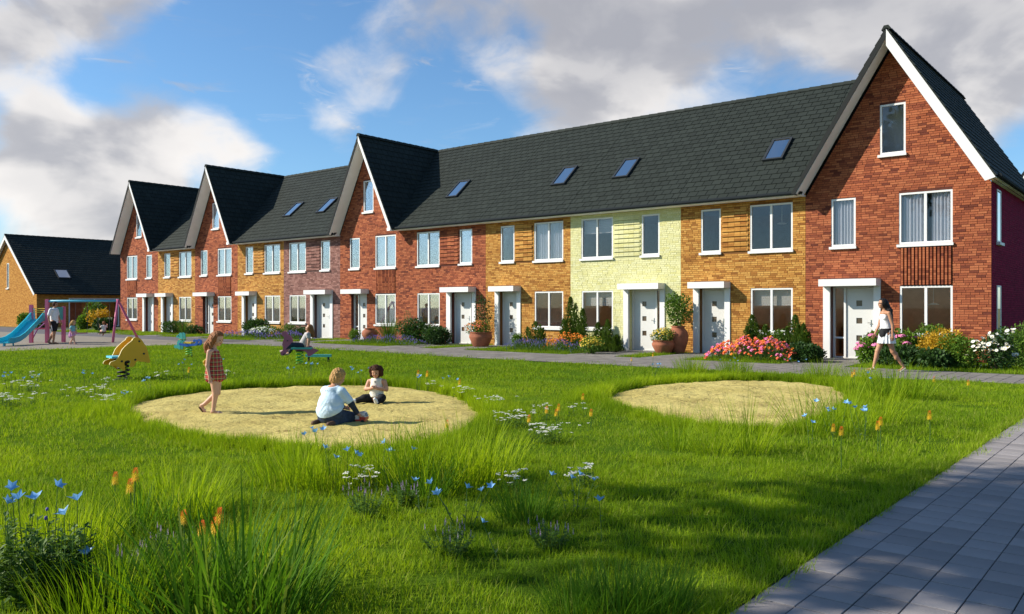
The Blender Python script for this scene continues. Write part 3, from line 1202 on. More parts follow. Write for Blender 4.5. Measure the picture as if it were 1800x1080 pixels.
        B.tube([(gx0, -0.455, 5.035), (gx1, -0.455, 5.035)], 0.06, 10)
        B.box(gx0, gx1, -0.43, -0.38, 4.99, 5.06)
        B.build('gutter', 'gutter_metal', H)
    else:
        depth = 9.5 if (first or last) else RIDGE_Y + 0.05
        yf = -0.64
        sl = math.hypot(hw + e_over, apex - foot)
        vl = Vector(((hw + e_over) / sl, 0, (apex - foot) / sl))
        vr = Vector((-vl.x, 0, vl.z))
        nl, nr = Vector((-vl.z, 0, vl.x)), Vector((vl.z, 0, vl.x))
        ol, orr = Vector((-e_over, yf, foot)), Vector((w + e_over, yf, foot))
        top = Vector((hw, yf, apex))
        D = Vector((0, depth - yf, 0))
        B.prism([ol, top, top + D, ol + D], nl * -0.10)
        B.prism([orr, orr + D, top + D, top], nr * -0.10)
        # flanks of the row roof beside the gable
        if not first:
            ye = EAVE_Y + (zg(0) - EAVE_Z) * RV.y / RV.z
            B.poly([(0, max(ye, 0.02), row_z(max(ye, 0.02))), (hw, RIDGE_Y, RIDGE_Z), (0, RIDGE_Y, RIDGE_Z)])
        if not last:
            ye = EAVE_Y + (zg(0) - EAVE_Z) * RV.y / RV.z
            B.poly([(w, max(ye, 0.02), row_z(max(ye, 0.02))), (w, RIDGE_Y, RIDGE_Z), (hw, RIDGE_Y, RIDGE_Z)])
        ra, rb = (hw if first else 0), (hw if last else w)
        B.prism([(ra, RIDGE_Y, RIDGE_Z), (rb, RIDGE_Y, RIDGE_Z), (rb, 9.4, 5.04), (ra, 9.4, 5.04)], Vector((0, -RN.y, RN.z)) * -0.10)
        R = B.build('roof', 'roof_deck', H)
        below = lambda c, a, b: (not last and not first and c.y > RIDGE_Y) or (c.z < row_z(c.y) - 0.22 and c.y < RIDGE_Y and not ((first and c.x < hw) or (last and c.x > hw)) and c.y > 0.1)
        lay_tiles(R, ol + D, (0, -1, 0), vl, nl, (D.y), sl, False, below)
        lay_tiles(R, orr, (0, 1, 0), vr, nr, (D.y), sl, tiles, below)
        inside = lambda c, a, b: c.z < zg(c.x) - 0.22 or c.y < 0.0 or (first and c.x < hw) or (last and c.x > hw)
        lay_tiles(R, o, (1, 0, 0), RV, RN, w, SL, False, inside)
        ridge_caps(R, (hw, yf, apex + 0.03), (hw, depth, apex + 0.03))
        if not first:
            ridge_caps(R, (0, RIDGE_Y, RIDGE_Z + 0.03), (hw - 0.2, RIDGE_Y, RIDGE_Z + 0.03))
        if not last:
            ridge_caps(R, (w, RIDGE_Y, RIDGE_Z + 0.03), (hw + 0.2, RIDGE_Y, RIDGE_Z + 0.03))
        # soffit and verge boards
        B = MB()
        for oo, v, n in ((ol, vl, nl), (orr, vr, nr)):
            p = oo - n * 0.13 + Vector((0, 0.02, 0)) + v * 0.05
            B.obox(p, v, (0, 1, 0), n, sl - 0.22, -yf - 0.01 - 0.02, 0.022)
        B.build('soffit', 'white_soffit', H)
        hb = 0.25 if last else 0.15
        B = MB()
        B.prism([orr - vr * 0.0, top, top + Vector((0, 0, -hb / vl.z * 1.62)), orr - nr * hb + vr * 0.06], (0, 0.028, 0))
        ve = B.build('verge_board', 'white_paint', H)
        ve.location = (0, -0.004, -0.035)
        B = MB()
        B.prism([ol, top, top + Vector((0, 0, -0.26)), ol + nl * -0.10 + vl * 0.04], (0, 0.028, 0))
        B.build('verge_board', 'roof_deck' if not first else 'roof_deck', H).location = (0, -0.006, -0.02)
        # eaves return at the foot of the open side
        if last:
            B = MB()
            B.obox((w + 0.002, -0.52, 4.955), (1, 0, 0), (0, 1, 0), (0, 0, 1), 0.20, 9.9, 0.03)
            B.build('eaves_board', 'white_soffit', H)
            B = MB()
            B.tube([(w + 0.27, -0.5, 5.02), (w + 0.27, 9.4, 5.02)], 0.06, 8)
            B.build('gutter', 'gutter_metal', H)
        else:
            B = MB()
            B.box(w - 0.06, w + 0.14, -0.66, -0.40, 4.93, 5.06)
            B.build('eaves_end', 'white_soffit', H)
    return H


# canopy x0, door x0, door x1, side light, canopy x1, post, pilaster
G1 = lambda x: (x, x + 0.215, x + 1.10, None, x + 1.30, True, True)
house(-53.94, 4.90, 'red gabled house at the far end of the terrace, behind the pink swing legs', 'red', 'gable', G1(3.10), 3.42, 0.86, 0.88,
      panel=('ribs', 0.90, 2.22, 2.18, 3.26), curtains=('curtain', 'curtain', None, None), attic=2.12, first=True)
house(-49.04, 4.30, 'narrow ochre brick house between the two farthest red gables of the terrace', 'ochre', 'row', G1(0.52), 0.76, 2.50, 2.50,
      panel=('bands', 1.52, 2.45, 3.33, 4.78), curtains=(None, 'curtain', None, None))
house(-44.74, 4.42, 'red gabled house second from the far end, behind the teal spring rider', 'red', 'gable', (0.60, 1.20, 1.96, (0.84, 1.20), 2.10, False, False), 0.62, 2.42, 2.42,
      panel=('ribs', 2.46, 3.76, 2.18, 3.26), curtains=(None, 'curtain', None, 'curtain'), attic=1.86)
house(-40.32, 4.23, 'ochre brick house with white blossom and lavender below its door', 'ochre', 'row', G1(0.53), 0.77, 2.52, 2.54,
      panel=('bands', 1.52, 2.47, 3.33, 4.78), sky=2.72, curtains=(None, 'blind', None, None))
house(-36.09, 4.54, 'mauve brown brick house, the only one so coloured, behind the pink rider', 'mauve', 'row', (2.32, 2.54, 3.56, (3.56, 3.80), 4.00, True, True), 3.06, 0.46, 0.49,
      panel=('bands', 1.90, 3.0, 3.33, 4.78), sky=1.36, curtains=('lamp', 'blind', None, None))
house(-31.55, 4.10, 'red gabled house in mid terrace with a terracotta urn beside its door', 'red', 'gable', (0.62, 1.17, 1.94, (0.82, 1.17), 2.08, False, False), 0.72, 2.53, 2.53,
      panel=('ribs', 2.57, 3.88, 2.18, 3.26), curtains=(None, 'curtain', 'side', None), attic=1.70)
house(-27.45, 5.20, 'plain red brick house without a gable, pot of orange flowers at its door', 'red', 'row', (3.04, 3.29, 4.22, (4.22, 4.46), 4.67, True, True), 3.74, 1.17, 1.20,
      tiles=True, panel=('bands', 2.60, 3.68, 3.33, 4.78), sky=2.0, curtains=('curtain', None, None, None))
house(-22.25, 4.24, 'ochre brick house standing between the plain red house and the lime house', 'ochre', 'row', G1(0.55), 0.80, 2.51, 2.53,
      tiles=True, panel=('bands', 1.55, 2.45, 3.33, 4.78), sky=2.62, curtains=('lamp', 'curtain', 'lamp', None))
house(-18.01, 4.60, 'pale lime brick house with two terracotta pots beside its door', 'lime', 'row', (2.36, 2.58, 3.56, (3.56, 3.80), 4.00, True, True), 3.07, 0.49, 0.51,
      single=True, tiles=True, panel=('bands', 1.92, 3.02, 3.33, 4.78), sky=1.26, curtains=('lamp', 'blind', 'blind', None))
house(-13.41, 4.26, 'ochre brick house with coral flowers in front, against the tallest red gable', 'ochre', 'row', G1(0.50), 0.75, 2.47, 2.49,
      single=True, tiles=True, panel=('bands', 1.51, 2.42, 3.33, 4.78), sky=2.53, curtains=(None, 'lamp', 'blind', None))
house(-9.15, 5.02, 'largest red gabled house at the terrace end, with shade-coloured side wall', 'red', 'gable', (0.56, 1.13, 2.00, (0.78, 1.13), 2.20, True, True), 0.78, 2.69, 2.71,
      single=True, panel=('ribs', 2.73, 4.06, 2.18, 3.26), curtains=('curtain', 'side', 'lamp', 'lamp'), attic=2.17, last=True)


# ---- the bungalow beyond the playground: ridge runs away from the lawn, gable end in the sun
def bungalow():
    H = thing('bungalow', 'ochre brick bungalow with a long dark roof behind the blue slide', 'house', (-72.9, FY, 0))
    hw, L, ez, az = 5.5, 14.0, 2.75, 7.2
    sl_ = (az - ez) / hw
    B = MB()
    hole = (4.75, 5.25, 3.9, 5.55)
    hole = (-5.5 + 5.0 + 0.1, -5.5 + 5.0 + 0.55, 3.05, 5.05)
    wall_face(B, -hw, hw, -0.05, az - 0.1, [hole], [(-sl_, 1, az - 0.1), (sl_, 1, az - 0.1)])
    wl = B.build('wall', 'far_ochre_brick', H)
    B = MB()
    dh = (2.3, 6.2, 0.0, 2.25)
    wh = (10.6, 11.6, 0.5, 2.25)
    xs = [0, 2.3, 6.2, 10.6, 11.6, L]
    # long wall facing the playground, with openings
    for a, c in zip(xs[:-1], xs[1:]):
        if (a, c) == dh[:2]:
            rr = [(2.25, ez)]
        elif (a, c) == wh[:2]:
            rr = [(-0.05, 0.5), (2.25, ez)]
        else:
            rr = [(-0.05, ez)]
        for e, g in rr:
            B.quad((hw, a, e), (hw, c, e), (hw, c, g), (hw, a, g))
    B.quad((-hw, 0, -0.05), (-hw, 0, ez), (-hw, L, ez), (-hw, L, -0.05))
    B.poly([(-hw, L, -0.05), (-hw, L, ez), (0, L, az), (hw, L, ez), (hw, L, -0.05)])
    B.build('side_wall', 'far_ochre_brick', H)
    B = MB()
    B.quad((hw - 2.2, 0.3, 0), (hw - 2.2, L - 0.3, 0), (hw - 2.2, L - 0.3, 2.6), (hw - 2.2, 0.3, 2.6))
    B.quad((hw - 2.2, 0.3, 0), (hw, 0.3, 0), (hw, L - 0.3, 0), (hw - 2.2, L - 0.3, 0))
    B.build('interior', 'room_panel', H)
    for (y0, y1, z0, z1), nm in ((dh, 'glass_door'), (wh, 'window')):
        B = MB()
        f = 0.08
        B.box(hw - 0.06, hw + 0.02, y0, y0 + f, z0, z1)
        B.box(hw - 0.06, hw + 0.02, y1 - f, y1, z0, z1)
        B.box(hw - 0.06, hw + 0.02, y0 + f, y1 - f, z1 - f, z1)
        B.box(hw - 0.06, hw + 0.02, y0 + f, y1 - f, z0, z0 + f)
        ym = (y0 + y1) / 2
        if y1 - y0 > 2:
            B.box(hw - 0.06, hw + 0.02, ym - 0.05, ym + 0.05, z0 + f, z1 - f)
        wf = B.build(nm, 'white_paint', H)
        for a, c in ([(y0 + f, ym - 0.05), (ym + 0.05, y1 - f)] if y1 - y0 > 2 else [(y0 + f, y1 - f)]):
            B = MB()
            B.box(hw - 0.03, hw - 0.02, a, c, z0 + f, z1 - f)
            B.build('pane', 'pane_glass', wf)
    wn = window(H, *hole, two=False, glass='upper_glass')
    B = MB()
    B.quad((hole[0] - 0.3, 0.6, 2.9), (hole[1] + 0.3, 0.6, 2.9), (hole[1] + 0.3, 0.6, 5.3), (hole[0] - 0.3, 0.6, 5.3))
    B.build('attic_lining', 'upper_room', H)
    ov, yf = 0.35, -0.3
    apex = az + 0.12
    foot = apex - sl_ * (hw + ov)
    sl = math.hypot(hw + ov, apex - foot)
    vl = Vector(((hw + ov) / sl, 0, (apex - foot) / sl))
    vr = Vector((-vl.x, 0, vl.z))
    nl, nr = Vector((-vl.z, 0, vl.x)), Vector((vl.z, 0, vl.x))
    ol, orr, top = Vector((-hw - ov, yf, foot)), Vector((hw + ov, yf, foot)), Vector((0, yf, apex))
    D = Vector((0, L + 0.3 - yf, 0))
    B = MB()
    B.prism([ol, top, top + D, ol + D], nl * -0.1)
    B.prism([orr, orr + D, top + D, top], nr * -0.1)
    R = B.build('roof', 'roof_deck', H)
    lay_tiles(R, orr, (0, 1, 0), vr, nr, D.y, sl, False)
    ridge_caps(R, top + Vector((0, 0, 0.03)), top + D + Vector((0, 0, 0.03)))
    skylight(R, 2.35, 1.95, 0.85, 1.0, orr, (0, 1, 0), vr, nr)
    B = MB()
    B.prism([orr, top, top + Vector((0, 0, -0.33)), orr - nr * 0.2 + vr * 0.05], (0, 0.03, 0))
    B.prism([ol, top, top + Vector((0, 0, -0.33)), ol - nl * 0.2 + vl * 0.05], (0, 0.03, 0))
    B.build('verge_board', 'white_paint', H).location = (0, -0.004, -0.05)
    B = MB()
    for oo, v, n in ((ol, vl, nl), (orr, vr, nr)):
        B.obox(oo - n * 0.12 + Vector((0, 0.03, 0)) + v * 0.05, v, (0, 1, 0), n, sl - 0.2, -yf - 0.04, 0.02)
    B.build('soffit', 'white_soffit', H)
    B = MB()
    B.tube([orr + Vector((0.05, 0, -0.02)), orr + D + Vector((0.05, 0, -0.02))], 0.06, 8)
    B.build('gutter', 'gutter_metal', H)


bungalow()


def far_house():
    H = thing('far_house', 'distant red house with white verge boards peeping out past the shade-coloured side wall', 'house', (-6.4, 53.0, 0))
    hw, az, ez = 3.0, 9.3, 5.0
    s_ = (az - ez) / hw
    B = MB()
    wall_face(B, -hw, hw, 0, az, [], [(-s_, 1, az), (s_, 1, az)])
    B.quad((hw, 0, 0), (hw, 9, 0), (hw, 9, ez), (hw, 0, ez))
    B.quad((-hw, 0, 0), (-hw, 0, ez), (-hw, 9, ez), (-hw, 9, 0))
    B.poly([(-hw, 9, 0), (-hw, 9, ez), (0, 9, az), (hw, 9, ez), (hw, 9, 0)])
    B.build('wall', 'far_ochre_brick', H)
    window(H, -0.4, 0.4, 5.9, 7.3, -0.07, False, 'upper_glass')
    for xx in (-2.2, 0.8):
        for zz in ((0.8, 2.1), (3.3, 4.7)):
            window(H, xx, xx + 1.3, zz[0], zz[1], -0.07, True, 'upper_glass')
    for sgn, nm in ((-1, 'roof'), (1, 'roof')):
        B = MB()
        a, t = Vector((sgn * (hw + 0.3), -0.5, ez - 0.2)), Vector((0, -0.5, az + 0.25))
        n = Vector((sgn * (az - ez), 0, hw)).normalized()
        B.prism([a, t, t + Vector((0, 10, 0)), a + Vector((0, 10, 0))], n * 0.15)
        r = B.build(nm, 'roof_deck', H)
        B = MB()
        B.prism([a, t, t + Vector((0, 0, -0.5)), a - n * 0.3], (0, 0.04, 0))
        B.build('verge_board', 'white_paint', H).location = (0, -0.01, 0)


far_house()

# ------------------------------------------------------------------ sand pits
def smooth_loop(pts, n=6):
    """closed Catmull-Rom through ground points"""
    out = []
    k = len(pts)
    for i in range(k):
        p0, p1, p2, p3 = (np.array(pts[(i + d) % k]) for d in (-1, 0, 1, 2))
        for j in range(n):
            t = j / n
            out.append(tuple(0.5 * ((2 * p1) + (-p0 + p2) * t + (2 * p0 - 5 * p1 + 4 * p2 - p3) * t * t + (-p0 + 3 * p1 - 3 * p2 + p3) * t ** 3)))
    return out


PIT_PX = [[(226, 728), (240, 712), (290, 699), (370, 690), (450, 684), (560, 680), (690, 681), (770, 692), (815, 708), (842, 728), (838, 745),
           (800, 765), (740, 785), (640, 795), (540, 790), (460, 782), (395, 778), (340, 768), (290, 756), (245, 742)],
          [(1068, 703), (1085, 692), (1140, 680), (1220, 673), (1320, 671), (1420, 676), (1475, 686), (1488, 700), (1470, 722), (1420, 742), (1350, 757), (1260, 752), (1180, 740), (1110, 722)]]
PITS = []
for pxs in PIT_PX:
    lp = smooth_loop([tuple(gnd(x, y))[:2] for x, y in pxs], 10)
    PITS.append([(x + 0.13 * mnoise.noise(Vector((x * 2.1, y * 2.1, 0))) + 0.05 * mnoise.noise(Vector((x * 7, y * 7, 2))), y + 0.13 * mnoise.noise(Vector((x * 2.1, y * 2.1, 5))) + 0.05 * mnoise.noise(Vector((x * 7, y * 7, 8)))) for x, y in lp])


def poly_dist(poly, x, y):
    """signed distance to a closed outline, negative inside; x, y arrays"""
    P = np.array(poly)
    Q = np.roll(P, -1, 0)
    best = np.full(x.shape, 1e9)
    ins = np.zeros(x.shape, bool)
    for (ax, ay), (bx, by) in zip(P, Q):
        dx, dy = bx - ax, by - ay
        t = np.clip(((x - ax) * dx + (y - ay) * dy) / (dx * dx + dy * dy + 1e-12), 0, 1)
        best = np.minimum(best, (x - ax - t * dx) ** 2 + (y - ay - t * dy) ** 2)
        c = ((ay > y) != (by > y)) & (x < (bx - ax) * (y - ay) / (by - ay + 1e-12) + ax)
        ins ^= c
    d = np.sqrt(best)
    return np.where(ins, -d, d)


PIT_Z = 0.03
for i, loop in enumerate(PITS):
    xs = [p[0] for p in loop]
    ys = [p[1] for p in loop]
    gx, gy = np.arange(min(xs) - 0.1, max(xs) + 0.1, 0.07), np.arange(min(ys) - 0.1, max(ys) + 0.1, 0.07)
    X, Y = np.meshgrid(gx, gy, indexing='ij')
    Dd = poly_dist(loop, X, Y)
    B = MB()
    idx = -np.ones(X.shape, int)
    for a in range(X.shape[0]):
        for c in range(X.shape[1]):
            if Dd[a, c] < 0.06:
                idx[a, c] = len(B.v)
                q = Vector((X[a, c] * 1.6, Y[a, c] * 1.6, i * 7))
                z = 0.040 + 0.020 * mnoise.noise(q) + 0.016 * mnoise.noise(q * 3) - max(0, 0.030 * mnoise.noise(q * 5.5))
                ez = min(1.0, max(0.0, -Dd[a, c] / 0.25))
                B.v.append((X[a, c], Y[a, c], 0.006 + z * ez * 0.9))
    for a in range(X.shape[0] - 1):
        for c in range(X.shape[1] - 1):
            f = (idx[a, c], idx[a + 1, c], idx[a + 1, c + 1], idx[a, c + 1])
            if min(f) >= 0:
                B.f.append(f)
                B.m.append(0)
    B.build('sand', 'sand', None, True, kind='structure')


# ------------------------------------------------------------------ grass
grass_mat('grass_lawn', (0.140, 0.250, 0.008), (0.315, 0.435, 0.014), (0.42, 0.42, 0.11), 0.45)
grass_mat('grass_far', (0.120, 0.225, 0.008), (0.240, 0.350, 0.014), (0.30, 0.32, 0.06), 0.45)
grass_mat('grass_tall', (0.14, 0.25, 0.008), (0.36, 0.48, 0.016), (0.42, 0.42, 0.09), 0.5)
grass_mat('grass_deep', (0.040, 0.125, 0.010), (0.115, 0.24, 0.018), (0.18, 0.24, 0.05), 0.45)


def blade(B, o, az, L, w, lean, curl, seg=3, mi=0, twist=0.0):
    """one blade: a ribbon that bends over away from its root"""
    d = Vector((math.cos(az), math.sin(az), 0))
    s = Vector((-math.sin(az + twist), math.cos(az + twist), 0))
    p = Vector(o)
    a = lean
    vs = []
    st = L / seg
    for i in range(seg + 1):
        t = i / seg
        ww = w * (1 - t) ** 0.7 * (0.7 + 0.6 * t) if i < seg else 0
        if i < seg:
            vs += [p - s * ww, p + s * ww]
        else:
            vs.append(p.copy())
        p = p + (d * math.sin(a) + Vector((0, 0, 1)) * math.cos(a)) * st
        a += curl / seg
    fs = [(2 * i, 2 * i + 1, 2 * i + 3, 2 * i + 2) for i in range(seg - 1)] + [(2 * seg - 2, 2 * seg - 1, 2 * seg)]
    B.add(vs, fs, mi)


def tuft_mesh(name, n, rad, L, w, m, lean=0.5, curl=0.9, seg=3, seed=0, out=0.6, comb=None):
    R = random.Random(seed)
    B = MB()
    for i in range(n):
        r = rad * math.sqrt(R.random())
        a = R.uniform(0, 2 * pi)
        az = a + R.uniform(-1.2, 1.2) if R.random() < out else R.uniform(0, 2 * pi)
        if comb is not None and R.random() < 0.5:
            az = comb + R.uniform(-0.9, 0.9)
        l = L * R.uniform(0.5, 1.15)
        blade(B, (r * math.cos(a), r * math.sin(a), -0.01), az, l, w * R.uniform(0.7, 1.25), abs(R.gauss(0, lean * 0.6)), R.uniform(0.1, curl), seg, 0, R.uniform(-1, 1))
    return B.mesh(name, m)


def scatter(name, pts, size, rot, kind, protos, zs=None):
    """GN host: protos (meshes) on points; one object for what nobody could count"""
    col = bpy.data.collections.new(name + '_kinds')
    for i, me in enumerate(protos):
        o = bpy.data.objects.new('%s_kind_%02d' % (name, i), me)
        col.objects.link(o)
    n = len(pts)
    me = bpy.data.meshes.new(name)
    me.vertices.add(n)
    co = np.zeros((n, 3), np.float32)
    co[:, :2] = pts
    if zs is not None:
        co[:, 2] = zs
    me.vertices.foreach_set('co', co.ravel())
    for nm, typ, arr in (('size', 'FLOAT', size), ('kind', 'INT', kind), ('rot', 'FLOAT_VECTOR', rot)):
        at = me.attributes.new(nm, typ, 'POINT')
        at.data.foreach_set('vector' if typ == 'FLOAT_VECTOR' else 'value', np.asarray(arr).ravel())
    o = link(name, me, None, kind='stuff')
    ng = bpy.data.node_groups.new(name + '_nodes', 'GeometryNodeTree')
    ng.interface.new_socket('Geometry', in_out='INPUT', socket_type='NodeSocketGeometry')
    ng.interface.new_socket('Geometry', in_out='OUTPUT', socket_type='NodeSocketGeometry')
    N = ng.nodes
    gi, go = N.new('NodeGroupInput'), N.new('NodeGroupOutput')
    ci = N.new('GeometryNodeCollectionInfo')
    ci.inputs[0].default_value = col
    ci.inputs['Separate Children'].default_value = True
    ci.inputs['Reset Children'].default_value = True
    ip = N.new('GeometryNodeInstanceOnPoints')
    L = ng.links
    L.new(gi.outputs[0], ip.inputs['Points'])
    L.new(ci.outputs[0], ip.inputs['Instance'])
    ip.inputs['Pick Instance'].default_value = True

    def attr(nm, dt):
        a = N.new('GeometryNodeInputNamedAttribute')
        a.data_type = dt
        a.inputs[0].default_value = nm
        return next(q for q in a.outputs if q.enabled and q.name == 'Attribute')
    L.new(attr('kind', 'INT'), ip.inputs['Instance Index'])
    L.new(attr('rot', 'FLOAT_VECTOR'), ip.inputs['Rotation'])
    L.new(attr('size', 'FLOAT'), ip.inputs['Scale'])
    L.new(ip.outputs[0], go.inputs[0])
    md = o.modifiers.new('growth', 'NODES')
    md.node_group = ng
    return o


LAWN = [(-32.2, -1), (-1.83, -1), (-1.83, 19.2), (-4, 19.2), (-10, 18.62), (-14, 18.42), (-19, 18.82), (-24, 19.1), (-29, 19.1), (-31.6, 18.5), (-32.1, 16.5)]


def lawn_points(z0, z1, dens, edge=0.0):
    """random points of the lawn between two distances from the camera"""
    out = []
    hw1 = z1 * 0.64 + 1.5
    n = int((z1 - z0) * 2 * hw1 * dens)
    Z = rng.uniform(z0, z1, n)
    r = rng.uniform(-hw1, hw1, n)
    k = np.abs(r) < Z * 0.64 + 1.2
    Z, r = Z[k], r[k]
    x, y = -0.63476 * Z + 0.77271 * r, 0.77271 * Z + 0.63476 * r
    k = (poly_dist(LAWN, x, y) < -0.01) & (poly_dist(PITS[0], x, y) > edge) & (poly_dist(PITS[1], x, y) > edge)
    return np.stack([x[k], y[k]], 1)


def euler_rand(n, tilt=0.12):
    return np.stack([rng.normal(0, tilt, n), rng.normal(0, tilt, n), rng.uniform(0, 2 * pi, n)], 1).astype(np.float32)


near = [tuft_mesh('turf', 52, 0.13, 0.068, 0.0025, 'grass_lawn', 0.75, 1.1, 3, s) for s in range(7)]
mid = [tuft_mesh('turf', 60, 0.22, 0.066, 0.0036, 'grass_lawn', 0.7, 1.0, 2, 20 + s) for s in range(6)]
farl = [tuft_mesh('turf', 70, 0.40, 0.060, 0.0075, 'grass_far', 0.6, 0.9, 2, 40 + s) for s in range(6)]
for nm, (z0, z1, dn), pr in (('near_grass', (2.6, 8.5, 85), near), ('middle_grass', (8.2, 17, 34), mid), ('distant_grass', (16.5, 37, 11), farl)):
    P = lawn_points(z0, z1, dn, 0.03)
    n = len(P)
    # swathes of longer and shorter growth
    sw = np.array([mnoise.noise(Vector((x * 0.55, y * 0.55, 3.1))) for x, y in P]) if n < 40000 else np.zeros(n)
    sz = (1.0 + 0.38 * sw) * rng.uniform(0.75, 1.25, n)
    scatter(nm, P, sz.astype(np.float32), euler_rand(n, 0.10), rng.integers(0, len(pr), n).astype(np.int32), pr)

# strips of grass in the front gardens and by the side of the last house
P = []
for x in np.arange(-56, -0.5, 0.16):
    for y in np.arange(22.02, FY - 0.05, 0.17):
        P.append((x + rng.uniform(-.1, .1), max(22.06, y + rng.uniform(-.1, .1))))
P = np.array(P)
DOORS = [(-50.84, -49.5), (-48.52, -47.2), (-44.0, -42.6), (-39.8, -38.4), (-33.8, -32.0), (-30.9, -29.4), (-24.5, -22.6), (-21.7, -20.3), (-15.7, -13.9), (-12.95, -11.5), (-8.6, -6.9)]
k = np.ones(len(P), bool)
for a, c in DOORS:
    k &= ~((P[:, 0] > a - 0.15) & (P[:, 0] < c + 0.15))
P = P[k]
gt = [tuft_mesh('turf', 40, 0.16, 0.10, 0.006, 'grass_far', 0.6, 0.9, 2, 60 + s) for s in range(4)]
n = len(P)
scatter('garden_grass', P, rng.uniform(0.7, 1.3, n).astype(np.float32), euler_rand(n), rng.integers(0, 4, n).astype(np.int32), gt)
# the spur to every door
for a, c in DOORS:
    B = MB()
    y = 21.95
    xm = (a + c) / 2
    nx = int((c - a) / 0.30)
    while y < FY - 0.36:
        for i in range(nx):
            slab(B, a + (i + 0.5) * (c - a) / nx, y + 0.15, (c - a) / nx / 2 - 0.004, 0.146, 0.012 + jit(0.001))
        y += 0.30
    B.build('door_path', 'path_stone', fpath, kind='stuff')
    B = MB()
    B.box(a - 0.01, c + 0.01, 21.96, FY - 0.3, -0.005, 0.0015)
    B.build('door_path_bed', 'path_joint', fpath)

# rough long grass round the pits and in drifts, thickest where the mower does not reach
lg = [tuft_mesh('long_growth', 34, 0.12, 0.27, 0.0045, 'grass_tall', 0.35, 0.75, 4, 80 + s) for s in range(6)]
P, S = [], []
for li, loop in enumerate(PITS):
    c = np.array(loop).mean(0)
    far_c = np.array([-0.63476, 0.77271])
    for p in loop:
        p = np.array(p)
        od = (p - c) / np.linalg.norm(p - c)
        back = float(od @ far_c)          # >0: the side away from the camera
        nn = 24 if back > -0.15 else 12
        for q in range(nn):
            o = abs(rng.normal(0.05, 0.45 if back > -0.15 else 0.16))
            s = rng.uniform(-0.32, 0.32)
            t = np.array([-od[1], od[0]])
            P.append(p + od * (o + 0.03) + t * s)
            S.append((0.95 if back > -0.15 else 0.6) * max(0.25, 1 - o * 0.8) * rng.uniform(0.5, 1.15))
P = np.array(P)
k = (poly_dist(PITS[0], P[:, 0], P[:, 1]) > 0.01) & (poly_dist(PITS[1], P[:, 0], P[:, 1]) > 0.01) & (P[:, 0] < -1.95) & (P[:, 1] < 18.6)
P, S = P[k], np.array(S)[k]
scatter('pit_edge_grass', P, S.astype(np.float32), euler_rand(len(P), 0.08), rng.integers(0, 6, len(P)).astype(np.int32), lg)

# fringe hanging over the edge of the paved path
P = [(-1.87 + rng.uniform(-.08, .065), y) for y in np.arange(2.0, 19.2, 0.012)]
P = np.array(P)
fr = [tuft_mesh('fringe', 12, 0.05, 0.085, 0.0024, 'grass_lawn', 0.8, 1.2, 3, 100 + s) for s in range(4)]
scatter('path_edge_grass', P, rng.uniform(0.6, 1.3, len(P)).astype(np.float32), euler_rand(len(P)), rng.integers(0, 4, len(P)).astype(np.int32), fr)


# ---- separate clumps of tall grass
def clump_mesh(n, rad, H, w, m, lean, curl, seg, seed):
    R = random.Random(seed)
    B = MB()
    for i in range(n):
        r = rad * math.sqrt(R.random())
        a = R.uniform(0, 2 * pi)
        k = r / rad
        blade(B, (r * math.cos(a), r * math.sin(a), -0.02), a + R.uniform(-0.8, 0.8), H * R.uniform(0.45, 1.1) * (1.05 - 0.25 * k), w * R.uniform(0.6, 1.2),
              max(0.0, R.gauss(lean * (0.25 + 0.75 * k), 0.13)), R.uniform(0.05, curl), seg, 0, R.uniform(-0.9, 0.9))
    return B.mesh('grass_clump', m)


CL = {'bright': [clump_mesh(420, 0.27, 0.42, 0.0034, 'grass_tall', 0.35, 0.7, 5, 200 + s) for s in range(4)],
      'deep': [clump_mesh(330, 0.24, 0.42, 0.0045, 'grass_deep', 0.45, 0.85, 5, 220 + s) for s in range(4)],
      'fine': [clump_mesh(170, 0.15, 0.50, 0.0026, 'grass_tall', 0.55, 0.6, 5, 240 + s) for s in range(4)],
      'broad': [clump_mesh(230, 0.26, 0.42, 0.0060, 'grass_deep', 0.45, 0.9, 6, 260 + s) for s in range(2)]}
